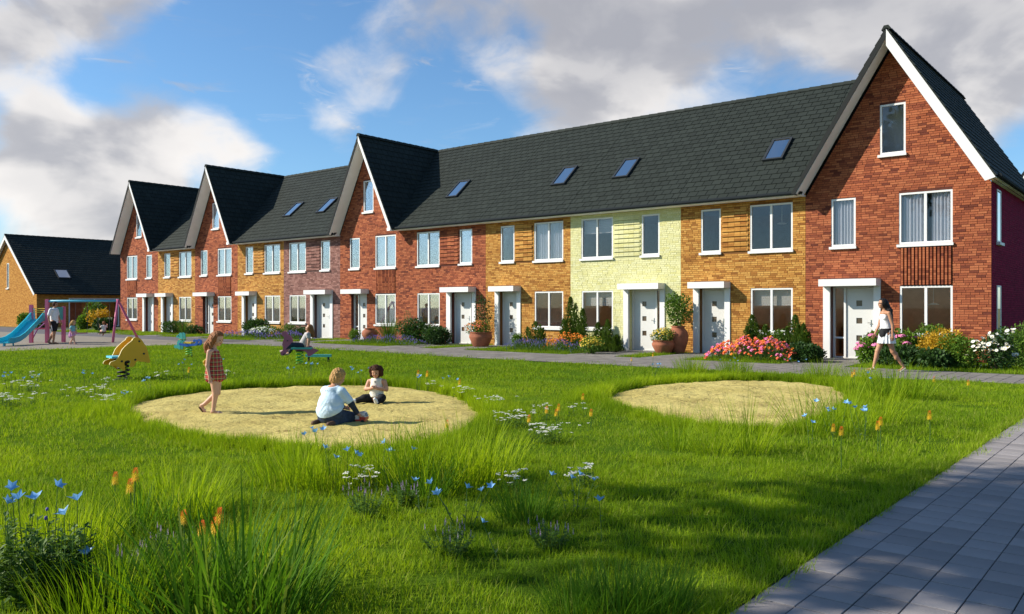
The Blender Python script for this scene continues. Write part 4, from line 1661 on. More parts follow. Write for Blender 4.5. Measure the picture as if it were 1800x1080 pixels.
# base in the photograph, height of the clump in photograph pixels, kind, label
CLUMPS = [
    (310, 905, 95, 'bright', 'bright tall grass clump between the two trios of red-hot pokers'),
    (245, 930, 75, 'deep', 'dark grass clump under the first red-hot pokers'),
    (128, 965, 85, 'bright', 'yellow-green grass clump behind the large blue bellflowers'),
    (60, 960, 70, 'bright', 'pale grass clump at the very edge beside the large bellflowers'),
    (190, 1090, 130, 'bright', 'bright grass clump in front of the violet mint, lowest in the meadow'),
    (410, 1085, 190, 'broad', 'broad dark arching grass clump, biggest of the near meadow'),
    (480, 1070, 120, 'deep', 'dark grass clump beside the biggest arching one'),
    (330, 1060, 110, 'deep', 'dark green grass clump between bright grass and the arching one'),
    (525, 850, 85, 'bright', 'tall yellow grass clump hiding the boy\'s knees'),
    (585, 858, 70, 'bright', 'yellow grass clump just in front of the kneeling boy'),
    (690, 850, 95, 'bright', 'tall bright clump at the near rim of the big sand pit'),
    (760, 855, 100, 'bright', 'tallest bright clump at the near rim of the big sand pit'),
    (825, 845, 100, 'bright', 'bright clump at the corner of the big sand pit with a poker'),
    (740, 870, 70, 'deep', 'dark clump under the bright ones near the big sand pit'),
    (925, 912, 70, 'deep', 'dark clump behind the blue and white flowers in mid meadow'),
    (1190, 790, 65, 'fine', 'thin wispy clump at the near rim of the smaller sand pit'),
    (1250, 800, 70, 'fine', 'second wispy clump at the near rim of the smaller sand pit'),
    (1310, 795, 85, 'fine', 'fountain-like wispy clump before the middle of the smaller sand pit'),
    (1420, 765, 75, 'fine', 'wispy clump leaning over the shaded end of the smaller sand pit'),
    (1480, 760, 80, 'fine', 'wispy clump under the blue flowers by the smaller sand pit'),
    (1545, 745, 70, 'fine', 'wispy clump with pale pokers beyond the smaller sand pit'),
    (1580, 700, 60, 'bright', 'bright clump beyond the smaller pit, in front of the walking woman'),
    (1090, 1085, 90, 'deep', 'dark shaded clump near the paved path, lowest of all'),
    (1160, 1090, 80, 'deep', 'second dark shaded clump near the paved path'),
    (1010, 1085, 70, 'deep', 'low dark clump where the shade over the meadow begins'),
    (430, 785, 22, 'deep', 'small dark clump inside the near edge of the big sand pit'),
    (1215, 655, 30, 'bright', 'bright clump behind the smaller sand pit, before the coral flowers'),
    (1290, 658, 32, 'bright', 'bright clump behind the smaller sand pit, beside the coral flowers'),
    (1445, 665, 32, 'bright', 'bright clump between the smaller sand pit and the tallest door'),
    (1510, 672, 34, 'bright', 'bright clump on the lawn before the tallest gabled house'),
]
for i, (px, py, hp, kd, lab) in enumerate(CLUMPS):
    g = gnd(px, min(py, 1075))
    Z = dist(g)
    hh = hp * Z / FPX
    me = CL[kd][i % len(CL[kd])]
    o = link('grass_clump', me, None, (g.x, g.y, 0), random.uniform(0, 6.28), hh / 0.31)
    tag(o, lab, 'grass clump', 'clumps of tall meadow grass')


# ------------------------------------------------------------------ flowers of the meadow
mat('petal_blue', (0.22, 0.46, 0.78), 0.5, trans=0.25, island=0.18)
mat('petal_white', (0.80, 0.80, 0.72), 0.6, trans=0.2)
mat('petal_yellow', (0.75, 0.55, 0.06), 0.6, island=0.15, trans=0.2)
mat('petal_orange', (0.78, 0.28, 0.03), 0.6, island=0.2, trans=0.2)
mat('petal_coral', (0.80, 0.18, 0.09), 0.6, island=0.25, trans=0.2)
mat('petal_pink', (0.74, 0.22, 0.42), 0.6, island=0.22, trans=0.2)
mat('petal_violet', (0.20, 0.16, 0.52), 0.6, island=0.3, trans=0.2)
mat('petal_mint', (0.42, 0.28, 0.50), 0.7, island=0.3, trans=0.2)
mat('poker_red', (0.80, 0.16, 0.02), 0.55, island=0.15, trans=0.35)
mat('poker_yellow', (0.90, 0.58, 0.04), 0.55, island=0.1, trans=0.35)
leaf_mat('leaf_dark', (0.018, 0.050, 0.012), (0.050, 0.110, 0.024))
leaf_mat('leaf_mid', (0.045, 0.105, 0.014), (0.115, 0.21, 0.026))
leaf_mat('leaf_bright', (0.060, 0.135, 0.012), (0.150, 0.26, 0.030))
leaf_mat('leaf_grey', (0.075, 0.125, 0.050), (0.15, 0.21, 0.09))
leaf_mat('leaf_conifer', (0.035, 0.080, 0.012), (0.110, 0.180, 0.022))
leaf_mat('leaf_gold', (0.40, 0.24, 0.015), (0.62, 0.40, 0.03))
leaf_mat('leaf_red', (0.10, 0.03, 0.02), (0.16, 0.07, 0.03))


def leaf(B, p, d, n, L, w, mi=0):
    """folded leaf: midrib along d, blade halves tipped towards n"""
    s = d.cross(n)
    s = s.normalized() if s.length > 1e-5 else Vector((1, 0, 0))
    m = p + d * L * 0.45
    B.add([p, m + s * w + n * w * 0.35, p + d * L, m - s * w + n * w * 0.35], [(0, 1, 2), (0, 2, 3)], mi)


def rvec(R):
    while True:
        v = Vector((R.uniform(-1, 1), R.uniform(-1, 1), R.uniform(-1, 1)))
        if 0.05 < v.length < 1:
            return v.normalized()


def bell_mesh(seed):
    """open five-pointed bell on its calyx"""
    R = random.Random(seed)
    B = MB()
    ph = R.uniform(0, 1.2)
    for k in range(5):
        a = ph + k * 2 * pi / 5
        d = Vector((math.cos(a), math.sin(a), 0))
        s = Vector((-d.y, d.x, 0))
        c = Vector((0, 0, 0))
        p1, p2 = d * 0.013 + s * 0.0115 + Vector((0, 0, 0.016)), d * 0.013 - s * 0.0115 + Vector((0, 0, 0.016))
        t = d * 0.033 + Vector((0, 0, 0.026 + R.uniform(-0.004, 0.006)))
        m = d * 0.017 + Vector((0, 0, 0.015))
        B.add([c, p2, t, p1, m], [(0, 1, 4), (1, 2, 4), (2, 3, 4), (3, 0, 4)])
    return B.mesh('bell_flower', 'petal_blue')


BELLS = [bell_mesh(s) for s in range(4)]
bud = MB()
bud.ball((0, 0, 0.008), (0.007, 0.007, 0.010), 6, 5)
BUD = bud.mesh('bud', 'petal_violet', True)


def bell_plant(label, x, y, heads, R, leafy=True, lsize=1.0, fl=1.0, budn=0):
    """heads: (dx, dy, height). stems in one part, every flower its own part"""
    t = thing('bellflower', label, 'flower', (x, y, 0), 0, 'blue bellflowers in the meadow')
    B = MB()
    F = MB()
    for i, (dx, dy, h) in enumerate(heads):
        b0 = Vector((dx * 0.35, dy * 0.35, 0))
        tp = Vector((dx, dy, h))
        mid = (b0 + tp) / 2 + Vector((R.uniform(-.02, .02), R.uniform(-.02, .02), 0.02))
        B.tube([b0, mid, tp], [0.0032, 0.0026, 0.0018], 5)
        nl = int(h / 0.022) if leafy else 5
        for k in range(nl):
            f = k / nl * 0.72
            q = b0.lerp(mid, f * 2) if f < 0.5 else mid.lerp(tp, f * 2 - 1)
            a = R.uniform(0, 2 * pi)
            d = Vector((math.cos(a), math.sin(a), R.uniform(0.1, 0.9))).normalized()
            leaf(F, q, d, Vector((0, 0, 1)), lsize * R.uniform(0.03, 0.055) * (1.15 - f), lsize * 0.009)
        me = BELLS[R.randrange(4)] if i >= budn else BUD
        o = link('flower', me, t, tp, R.uniform(0, 6), fl * R.uniform(0.85, 1.15))
        o.rotation_euler = (R.uniform(-0.7, 0.7), R.uniform(-0.7, 0.7), R.uniform(0, 6))
    B.build('stem', 'stem_green', t)
    if F.f:
        F.build('foliage', 'leaf_grey', t)
    return t


R_ = random.Random(5)
# the large ones by the lower corner: heads given where they stand in the photograph
def px_head(px, py, Z):
    t = (px - 900) / FPX * Z
    return Vector((-0.63476 * Z + t * 0.77271, 0.77271 * Z + t * 0.63476, CAMZ - (py - 540) * Z / FPX))


for lab, Z, hs in (('large blue bellflowers, four open heads, nearest the meadow corner', 4.45, [(20, 858), (32, 878), (13, 886), (62, 879)]),
                   ('large bellflower with one side-facing bloom and two buds', 4.6, [(82, 898), (80, 914), (101, 856)]),
                   ('large bellflower with a single cup on a leafy tall stem', 4.5, [(136, 880), (114, 905)]),
                   ('bellflower with one low star-shaped bloom beside bright grass', 4.35, [(152, 976)])):
    H_ = [px_head(x, y, Z) for x, y in hs]
    bx, by = sum(p.x for p in H_) / len(H_), sum(p.y for p in H_) / len(H_)
    bell_plant(lab, bx, by, [(p.x - bx, p.y - by, p.z) for p in H_], R_, True, 1.25, 1.3, 2 if 'two buds' in lab else 0)
BELLP = [
    (600, 862, 78, 4, 'small blue bellflowers between the boy and the violet mint'), (680, 862, 72, 5, 'small blue bellflowers before the bright clumps of the big pit'),
    (742, 905, 68, 2, 'two blue bells in the middle of the near meadow'), (815, 925, 68, 5, 'blue bellflowers beside the white yarrow in mid meadow'),
    (890, 985, 70, 1, 'single blue bell lowest in mid meadow'), (1010, 905, 72, 4, 'blue bells mixed with white yarrow in mid meadow'), (1060, 955, 75, 1, 'single blue bell near the shade of the meadow'),
    (1468, 770, 62, 5, 'blue bells over the shaded end of the smaller pit'), (1518, 775, 62, 5, 'blue bells beside pale pokers by the smaller pit'), (1425, 785, 50, 2, 'two blue bells at the near rim of the smaller pit'),
    (1545, 700, 42, 3, 'blue bells below the walking woman'), (1280, 655, 24, 5, 'blue bells before the coral flower bed'), (1400, 655, 22, 3, 'blue bells on the lawn before the tallest door'),
    (1145, 665, 24, 4, 'blue bells behind the smaller pit, nearest the lime house'), (330, 665, 32, 4, 'blue bells behind the walking girl in plaid'), (265, 690, 26, 4, 'blue bells at the far rim of the big pit near the girl'),
    (235, 712, 22, 3, 'blue bells at the far rim, closest to the orange rider'), (150, 680, 26, 4, 'blue bells between yarrow and orange rider'), (15, 685, 30, 5, 'blue bells at the meadow edge under the slide'),
    (55, 690, 30, 3, 'blue bells among yarrow under the slide'), (545, 665, 26, 6, 'blue bells below the pink spring rider'), (510, 668, 22, 3, 'blue bells just beside the pink rider spring'),
    (610, 675, 30, 4, 'blue bells above the boy on the far rim'), (638, 680, 30, 3, 'blue bells on the far rim between boy and toddler'), (735, 690, 30, 3, 'blue bells beside the toddler'),
    (790, 690, 26, 3, 'blue bells and yarrow at the far corner of the big pit'), (562, 800, 45, 5, 'blue bells close against the kneeling boy'), (380, 660, 30, 3, 'blue bells right of the girl in plaid')]
for px, py, hp, nh, lab in BELLP:
    g = gnd(px, py)
    Z = dist(g)
    H0 = hp * Z / FPX
    hs = [(R_.uniform(-.16, .16) * (1 + Z / 30), R_.uniform(-.16, .16), H0 * R_.uniform(0.72, 1.05)) for _ in range(nh)]
    bell_plant(lab.replace('right of', 'past'), g.x, g.y, hs, R_, False, 1.0, 1.15 if Z < 10 else 1.05)


def poker(label, x, y, h, fs=1.0):
    t = thing('red_hot_poker', label, 'flower', (x, y, 0), R_.uniform(0, 6), 'red-hot pokers in the meadow')
    B = MB()
    B.tube([(0, 0, 0), (0.006, 0.004, h * 0.5), (0, 0, h)], [0.004, 0.0035, 0.003], 6)
    B.build('stem', 'stem_green', t)
    B = MB()
    H = 0.075 * fs
    for k in range(11):
        f = k / 11
        rr = 0.019 * fs * (1 - 0.62 * f)
        for j in range(9):
            a = j * 2 * pi / 9 + k * 0.35
            p = Vector((math.cos(a) * 0.006, math.sin(a) * 0.006, h - 0.012 + H * f))
            d = Vector((math.cos(a), math.sin(a), -1.1 + 1.9 * f)).normalized()
            leaf(B, p, d, Vector((0, 0, 1)), rr * (2.2 - 0.8 * f), 0.0032 * fs, 1 if f > 0.52 else 0)
    B.build('flower_spike', ['poker_yellow', 'poker_red'], t)


POK = [(203, 905, 75, 'shortest of the three red-hot pokers over the bright clump', 1), (229, 940, 98, 'nearer of the tall pair of pokers over the bright clump', 1), (238, 935, 112, 'taller of the pair of pokers over the bright clump', 1),
       (323, 985, 88, 'lone small poker above the violet mint', 0.9), (355, 1000, 85, 'lowest poker of the second group, beside dark blades', 0.9), (378, 1010, 100, 'leaning poker in the pair over the dark blades', 1), (386, 1005, 112, 'topmost poker of the pair over the dark blades', 1),
       (786, 800, 62, 'orange poker over the corner of the big sand pit', 0.9), (930, 765, 36, 'small orange poker above the long yarrow drift', 1), (961, 752, 38, 'small red poker past the yarrow drift', 1), (978, 755, 36, 'nearer yellow poker of the pair on the open lawn', 1), (982, 752, 42, 'taller yellow poker of the pair on the open lawn', 1),
       (1039, 755, 36, 'poker alone on the lawn between the two pits', 1), (1025, 722, 30, 'pale poker farther out between the two pits', 1), (1465, 790, 45, 'drooping poker by the smaller pit', 0.9), (1479, 825, 75, 'low poker before the smaller pit, in shade', 0.9), (1548, 795, 62, 'pale poker of a pair in the shade', 1), (1543, 800, 60, 'second pale poker of the pair in the shade', 1),
       (1634, 780, 58, 'poker standing alone nearest the paved path', 1.1), (1498, 690, 36, 'yellow poker below the walking woman', 1), (1502, 692, 42, 'taller yellow poker below the walking woman', 1), (1110, 650, 22, 'poker behind the smaller pit, before the lime house', 1.1), (1148, 650, 30, 'yellow poker pair member behind the smaller pit', 1.1),
       (735, 685, 34, 'yellow poker beside the seated toddler', 1.2), (751, 690, 38, 'taller yellow poker beside the seated toddler', 1.2), (808, 690, 24, 'orange poker at the far corner of the big pit', 1.2), (365, 665, 30, 'orange poker behind the girl in plaid', 1.2), (332, 672, 26, 'poker at the far rim behind the girl', 1.2),
       (1702, 690, 22, 'small poker near the path corner by the big shrubs', 1.1), (1642, 690, 28, 'small poker pair near the front path', 1.1)]
for px, py, hp, lab, fs in POK:
    g = gnd(px, py)
    poker(lab, g.x, g.y, hp * dist(g) / FPX - 0.06 * fs, fs * (1.0 if dist(g) < 8 else 0.95))


def yarrow(label, x, y, rx, ry, n, h, head, R):
    t = thing('yarrow', label, 'flower', (x, y, 0), YAW, 'white yarrow drifts in the meadow')
    S, F, L = MB(), MB(), MB()
    for i in range(n):
        px, py = R.gauss(0, rx * 0.5), R.gauss(0, ry * 0.5)
        hh = h * R.uniform(0.55, 1.1)
        S.tube([(px, py, 0), (px + R.uniform(-.02, .02), py + R.uniform(-.02, .02), hh)], 0.0016, 4, cap=False)
        r = head * R.uniform(0.5, 1.25)
        for k in range(8):
            a = R.uniform(0, 6.28)
            q = r * math.sqrt(R.random())
            c = Vector((px + q * math.cos(a), py + q * math.sin(a), hh + R.uniform(-.004, .006)))
            s = r * 0.36
            b = R.uniform(0, 1.5)
            F.add([c + Vector((math.cos(b + j * pi / 3) * s, math.sin(b + j * pi / 3) * s, 0.25 * s * (j % 2))) for j in range(6)], [(0, 1, 2, 3, 4, 5)])
        for k in range(5):
            a = R.uniform(0, 6.28)
            leaf(L, Vector((px, py, hh * R.uniform(0.05, 0.6))), Vector((math.cos(a), math.sin(a), 0.5)).normalized(), Vector((0, 0, 1)), 0.05, 0.008)
    S.build('stem', 'stem_green', t, kind='stuff')
    L.build('foliage', 'leaf_mid', t)
    F.build('blossom', 'petal_white', t, kind='stuff')


YAR = [(22, 715, 60, 12, 34, 'widest white yarrow drift at the meadow edge'), (35, 690, 55, 10, 26, 'white yarrow drift nearest the play surface'), (62, 672, 22, 6, 10, 'little yarrow tuft behind the wide drifts'), (150, 698, 34, 10, 26, 'yarrow drift between the wide drifts and the orange rider'),
       (192, 716, 24, 14, 30, 'dense yarrow patch nearest the big sand pit, facing the orange rider'), (190, 682, 14, 6, 8, 'few yarrow heads just below the orange rider'), (868, 720, 30, 8, 22, 'yarrow at the far corner of the big pit, first of the long drift'), (905, 752, 42, 12, 44, 'middle of the long yarrow drift between the pits'),
       (965, 778, 42, 13, 44, 'near end of the long yarrow drift between the pits'), (955, 738, 22, 6, 12, 'thin yarrow patch behind the long drift'), (900, 870, 28, 12, 18, 'yarrow beside blue bells and a dark clump in mid meadow'), (632, 868, 32, 14, 20, 'yarrow over the violet mint near the boy'),
       (1030, 860, 28, 14, 20, 'yarrow mixed with blue bells in mid meadow'), (280, 672, 14, 5, 8, 'few yarrow heads at the far rim, behind the girl'), (765, 690, 14, 6, 10, 'yarrow just past the toddler on the far rim'), (820, 702, 20, 7, 16, 'yarrow at the far corner of the big pit, lower patch'), (395, 668, 16, 6, 10, 'yarrow in front of the girl in plaid'), (1015, 735, 10, 4, 6, 'faint yarrow tuft alone between the pits')]
for px, py, wx, wy, n, lab in YAR:
    g = gnd(px, py)
    Z = dist(g)
    yarrow(lab, g.x, g.y, wx * Z / FPX, min(1.2, wy * Z / FPX * 3.0), n, 0.20, 0.028 if Z < 12 else 0.036, R_)


def mint(label, px, py, wpx, hpx):
    g = gnd(px, py)
    Z = dist(g)
    r, h = wpx * Z / FPX / 2, hpx * Z / FPX * 0.85
    t = thing('mint_plant', label, 'flower', (g.x, g.y, 0), 0, 'violet mint plants in the meadow')
    S, L, F = MB(), MB(), MB()
    R = R_
    for i in range(26):
        a, q = R.uniform(0, 6.28), r * math.sqrt(R.random())
        b = Vector((q * 0.5 * math.cos(a), q * 0.5 * math.sin(a), 0))
        e = Vector((q * math.cos(a), q * math.sin(a), h * R.uniform(0.6, 1.0) * (1 - 0.25 * q / r)))
        S.tube([b, e], 0.0017, 4, cap=False)
        for k in range(14):
            f = R.uniform(0.1, 0.85)
            aa = R.uniform(0, 6.28)
            leaf(L, b.lerp(e, f), Vector((math.cos(aa), math.sin(aa), R.uniform(-.1, .6))).normalized(), Vector((0, 0, 1)), R.uniform(0.02, 0.038), 0.009)
        if R.random() < 0.5:
            for k in range(22):
                f = k / 22
                aa = k * 2.4
                leaf(F, e + Vector((0, 0, 0.045 * f - 0.01)), Vector((math.cos(aa), math.sin(aa), 0.5)).normalized(), Vector((0, 0, 1)), 0.008 * (1.2 - f), 0.003)
    S.build('stem', 'stem_green', t, kind='stuff')
    L.build('foliage', 'leaf_bright', t)
    F.build('blossom', 'petal_mint', t, kind='stuff')


for a in (('violet mint plant behind the second group of pokers', 290, 985, 100, 75), ('violet mint plant nearest the large blue bellflowers', 248, 1000, 90, 60), ('violet mint plant beneath yarrow close to the boy', 640, 905, 90, 70),
          ('wide violet mint plant lowest in mid meadow', 790, 975, 110, 75), ('violet mint plant by the dark clump, nearest the shade', 965, 965, 90, 65), ('green mint plant beside the one close to the boy', 705, 890, 60, 55)):
    mint(*a)


# leafy bases of the large bellflowers
def herb(label, px, py, wpx, hpx, m='leaf_dark', n=60, ls=0.05, Z=None):
    g = gnd(px, py)
    Zr = dist(g)
    r, h = wpx * Zr / FPX / 2, hpx * Zr / FPX
    t = thing('leafy_herb', label, 'plant', (g.x, g.y, 0), 0, 'leafy herbs at the meadow corner')
    S, L = MB(), MB()
    R = R_
    for i in range(n):
        a, q = R.uniform(0, 6.28), r * math.sqrt(R.random())
        b = Vector((q * 0.8 * math.cos(a), q * 0.8 * math.sin(a), 0))
        e = Vector((q * math.cos(a), q * math.sin(a), h * R.uniform(0.5, 1.05)))
        S.tube([b, e], 0.002, 4, cap=False)
        nn = 16
        for k in range(nn):
            f = 0.1 + 0.9 * k / nn
            aa = R.uniform(0, 6.28)
            leaf(L, b.lerp(e, f), Vector((math.cos(aa), math.sin(aa), R.uniform(0.1, 0.9))).normalized(), Vector((0, 0, 1)), ls * R.uniform(0.6, 1.1) * (1.15 - 0.55 * f), ls * 0.2)
    S.build('stem', 'stem_green', t, kind='stuff')
    L.build('foliage', m, t)


herb('grey-green leafy herb under the four open bellflowers', 40, 1060, 110, 150, 'leaf_mid', 44, 0.075)
herb('dark leafy herb under the bellflower with two buds', 95, 1066, 90, 140, 'leaf_mid', 40, 0.075)
herb('grey-green herb under the single-cup bellflower', 135, 1050, 60, 130, 'leaf_mid', 26, 0.07)


# ------------------------------------------------------------------ shrubs and flower beds along the fronts
def shrub(label, x, y, rx, ry, h, m, n=1500, ls=0.06, lw=0.35, group='shrubs before the houses', lobes=7, stemmat='bark', name='shrub', flowers=None, seed=None, base=0.0, up=0.25):
    """rounded bush: lobes of leaves over a few limbs"""
    n, ls = int(n * 1.7), ls * 1.12
    R = random.Random(seed if seed is not None else int(abs(x) * 1000 + abs(y) * 77))
    t = thing(name, label, 'shrub' if name == 'shrub' else 'plant', (x, y, base), 0, group)
    L, S = MB(), MB()
    lob = []
    for i in range(lobes):
        a = R.uniform(0, 6.28)
        q = math.sqrt(R.random()) * 0.62
        hz = h * R.uniform(0.34, 0.70)
        rr = R.uniform(0.42, 0.62)
        lob.append((Vector((rx * q * math.cos(a), ry * q * math.sin(a), hz)), Vector((rx * rr, ry * rr, min(hz, h * 0.36)))))
    lob.append((Vector((0, 0, h * 0.45)), Vector((rx * 0.75, ry * 0.75, h * 0.45))))
    tot = [l[1].x * l[1].z for l in lob]
    for i in range(n):
        c, r = R.choices(lob, tot)[0]
        d = rvec(R)
        q = 0.72 + 0.34 * R.random() if R.random() < 0.8 else R.random() ** 0.5
        p = c + Vector((d.x * r.x, d.y * r.y, d.z * r.z)) * q
        if p.z < 0.01:
            p.z = R.uniform(0.01, 0.08)
        dd = (d + rvec(R) * 0.8 + Vector((0, 0, up))).normalized()
        l = ls * R.uniform(0.6, 1.25)
        leaf(L, p, dd, (d + Vector((0, 0, 0.6)) + rvec(R) * 0.5).normalized(), l, l * lw)
    for c, r in lob:
        S.tube([(c.x * 0.2, c.y * 0.2, 0), (c.x * 0.6, c.y * 0.6, c.z * 0.5), tuple(c)], [0.014, 0.010, 0.004], 5)
    S.build('stem', stemmat, t)
    L.build('foliage', m, t)
    if flowers:
        fm, fn, fs, top = flowers
        for mi_, (mm, cnt) in enumerate(((fm, fn),) if isinstance(fm, str) else [(q, fn // len(fm)) for q in fm]):
            F = MB()
            for i in range(cnt):
                c, r = R.choices(lob, tot)[0]
                d = rvec(R)
                if d.z < top:
                    d.z = abs(d.z)
                if d.y > 0.3:
                    d.y = -d.y
                p = c + Vector((d.x * r.x, d.y * r.y, d.z * r.z)) * R.uniform(0.95, 1.18)
                u = d.orthogonal().normalized()
                v = d.cross(u)
                s = fs * R.uniform(0.7, 1.2)
                k = 6
                ring = [p + (u * math.cos(j * 2 * pi / k) + v * math.sin(j * 2 * pi / k)) * s * (1 if j % 2 else 0.8) + d * s * 0.35 for j in range(k)]
                F.add([p] + ring, [(0, 1 + j, 1 + (j + 1) % k) for j in range(k)])
            F.build('blossom', mm, t, kind='stuff')
    return t, lob


def conifer(label, x, y, r, h, n=1500, tops=3, m='leaf_conifer'):
    n = int(n * 2.3)
    r *= 1.12
    R = random.Random(int(abs(x) * 991))
    t = thing('conifer', label, 'conifer', (x, y, 0), 0, 'young conifers before the houses')
    L, S = MB(), MB()
    spires = [(Vector((0, 0, 0)), h, r)]
    for i in range(tops):
        a = R.uniform(0, 6.28)
        spires.append((Vector((math.cos(a) * r * 0.6, math.sin(a) * r * 0.6, 0)), h * R.uniform(0.55, 0.88), r * 0.55))
    for b, hh, rr in spires:
        S.tube([(b.x * 0.3, b.y * 0.3, 0), (b.x, b.y, hh * 0.5), (b.x * 1.1, b.y * 1.1, hh * 0.96)], [0.02, 0.012, 0.004], 5)
    for i in range(n):
        b, hh, rr = R.choices(spires, [q[1] * q[2] for q in spires])[0]
        f = R.random() ** 1.25
        a = R.uniform(0, 6.28)
        q = rr * (1 - f) ** 0.65 * (0.55 + 0.45 * math.sqrt(R.random())) * (0.8 + 0.3 * math.sin(a * 3 + f * 14))
        p = b + Vector((math.cos(a) * q, math.sin(a) * q, 0.03 + hh * f))
        d = Vector((math.cos(a) * 0.55, math.sin(a) * 0.55, R.uniform(0.6, 1.3))).normalized()
        l = R.uniform(0.06, 0.12) * (0.75 + 0.4 * (1 - f))
        leaf(L, p, d, Vector((math.cos(a), math.sin(a), 0.2)), l, l * 0.24)
    S.build('trunk', 'bark', t)
    L.build('foliage', m, t)


def spiky(label, x, y, r, h, n=130):
    R = random.Random(int(abs(x) * 313))
    B = MB()
    for i in range(n):
        a = R.uniform(0, 6.28)
        q = r * 0.25 * R.random()
        blade(B, (q * math.cos(a), q * math.sin(a), 0), a + R.uniform(-.3, .3), h * R.uniform(0.75, 1.15), 0.012, R.uniform(0.05, 0.75), R.uniform(0.1, 0.6), 4, 0, R.uniform(-.4, .4))
    o = link('spiky_plant', B.mesh('spiky_plant', 'leaf_mid'), None, (x, y, 0))
    tag(o, label, 'plant', 'spiky plants before the houses')


def low_bed(label, x0, x1, y0, y1, h, fmat, n, leafm='leaf_mid', dens=260, fs=0.012, name='lavender', fl_spike=True):
    """long low drift of one flower"""
    R = random.Random(int(abs(x0) * 517))
    t = thing(name, label, 'flower bed', ((x0 + x1) / 2, (y0 + y1) / 2, 0), 0, 'flower drifts before the houses')
    w, d = (x1 - x0) / 2, (y1 - y0) / 2
    L = MB()
    fm = [fmat] if isinstance(fmat, str) else list(fmat)
    F = MB()
    S = MB()
    for i in range(int(dens * 1.5 * w * d * 4)):
        x, y = R.uniform(-w, w), R.uniform(-d, d)
        e = max(0.15, 1 - (abs(x) / w) ** 4 * 0.6 - (abs(y) / d) ** 4 * 0.6)
        hh = h * e * (0.8 + 0.35 * mnoise.noise(Vector((x * 2.2 + x0, y * 2.2, 0.3))))
        for k in range(3):
            a = R.uniform(0, 6.28)
            p = Vector((x + R.uniform(-.03, .03), y + R.uniform(-.03, .03), hh * R.uniform(0.1, 0.95)))
            leaf(L, p, Vector((math.cos(a) * 0.7, math.sin(a) * 0.7, R.uniform(0.2, 1))).normalized(), Vector((0, 0, 1)), R.uniform(0.04, 0.075), 0.010)
        if R.random() < n:
            a = R.uniform(0, 6.28)
            p = Vector((x, y, hh * R.uniform(0.9, 1.25)))
            S.tube([(x, y, hh * 0.3), p], 0.002, 3, cap=False)
            mi = R.randrange(len(fm))
            if fl_spike:
                for k in range(7):
                    aa = k * 2.4 + a
                    leaf(F, p + Vector((0, 0, k * 0.008)), Vector((math.cos(aa), math.sin(aa), 0.5)).normalized(), Vector((0, 0, 1)), fs * 1.6, fs * 0.7, mi)
            else:
                dd = Vector((R.uniform(-.6, .6), R.uniform(-.9, .1), R.uniform(0.4, 1))).normalized()
                u = dd.orthogonal().normalized()
                v = dd.cross(u)
                s = fs * R.uniform(0.7, 1.25)
                for lay in range(2):
                    ring = [p + (u * math.cos(j * pi / 4 + lay * 0.4) + v * math.sin(j * pi / 4 + lay * 0.4)) * s * (1 - 0.4 * lay) * (1 if j % 2 else 0.82) + dd * s * (0.2 + 0.35 * lay) for j in range(8)]
                    F.add([p + dd * s * 0.1 * lay] + ring, [(0, 1 + j, 1 + (j + 1) % 8) for j in range(8)], mi)
    S.build('stem', 'stem_green', t, kind='stuff')
    L.build('foliage', leafm, t)
    F.build('blossom', fm, t, kind='stuff')
    return t


def at(px, y):
    """x on the line of depth y that shows at this column"""
    t = (px - 900) / FPX
    rx, ry = -0.63476 + t * 0.77271, 0.77271 + t * 0.63476
    return rx * y / ry


def bush(lab, px, y, wpx, h, m, **kw):
    x = at(px, y)
    Z = dist((x, y))
    r = wpx * Z / FPX / 2
    return shrub(lab, x, y, r, min(r, 0.75), h, m, **kw)


# far end
bush('dark leafy shrub under the narrow ochre house window, broadest of three', 304, 24.2, 46, 0.75, 'leaf_dark', n=900, ls=0.09)
spiky('spiky green plant between two dark shrubs by the narrow ochre house', at(323, 24.2), 24.2, 0.8, 1.0)
bush('low dark shrub beside the second gable\'s side light', 343, 24.3, 32, 0.55, 'leaf_dark', n=700, ls=0.08)
bush('dark leafy shrub behind white blossom at the ochre house', 452, 24.4, 58, 0.95, 'leaf_dark', n=1300, ls=0.10)
bush('white flowering shrub amid dark leaves, before the ochre house', 468, 23.7, 66, 0.62, 'leaf_mid', n=900, ls=0.07, flowers=('petal_white', 190, 0.035, 0.0))
bush('small rust-tinged shrub under the mauve house window', 508, 24.3, 30, 0.75, 'leaf_mid', n=600, ls=0.06)
bush('low green shrub at the mauve house, next to its door', 532, 24.3, 36, 0.62, 'leaf_dark', n=800, ls=0.07)
low_bed('lavender drift before the ochre house, longest at the far end', at(400, 22.9), at(475, 22.9), 22.3, 23.2, 0.36, 'petal_violet', 0.4, dens=90, fs=0.02)
low_bed('lavender drift before the mauve house, behind the pink rider', at(482, 22.9), at(548, 22.9), 22.3, 23.3, 0.36, 'petal_violet', 0.4, dens=100, fs=0.02)
# middle
bush('small round lime-green shrub beside the terracotta urn', 623, 24.2, 24, 0.55, 'leaf_bright', n=700, ls=0.05)
spiky('big spiky green plant under the mid terrace gable window', at(684, 24.0), 24.0, 1.0, 1.2, 220)
low_bed('lavender drift in front of the urn and the big spiky plant', at(630, 22.9), at(738, 22.7), 22.3, 23.3, 0.38, 'petal_violet', 0.42, dens=130, fs=0.014)
bush('dark broad-leaved shrub under the plain red house window', 735, 24.2, 66, 1.0, 'leaf_dark', n=1700, ls=0.09)
bush('dark low shrub next to the plain red house door', 768, 24.2, 56, 0.72, 'leaf_dark', n=1300, ls=0.085)
bush('tall wispy fennel-like plant before the plain red house window', 716, 24.9, 22, 1.55, 'leaf_grey', n=330, ls=0.05, lw=0.2, lobes=4)
bush('reddish climbing shrub beside the window of the plain red house', 757, 24.9, 22, 0.95, 'leaf_red', n=350, ls=0.05)
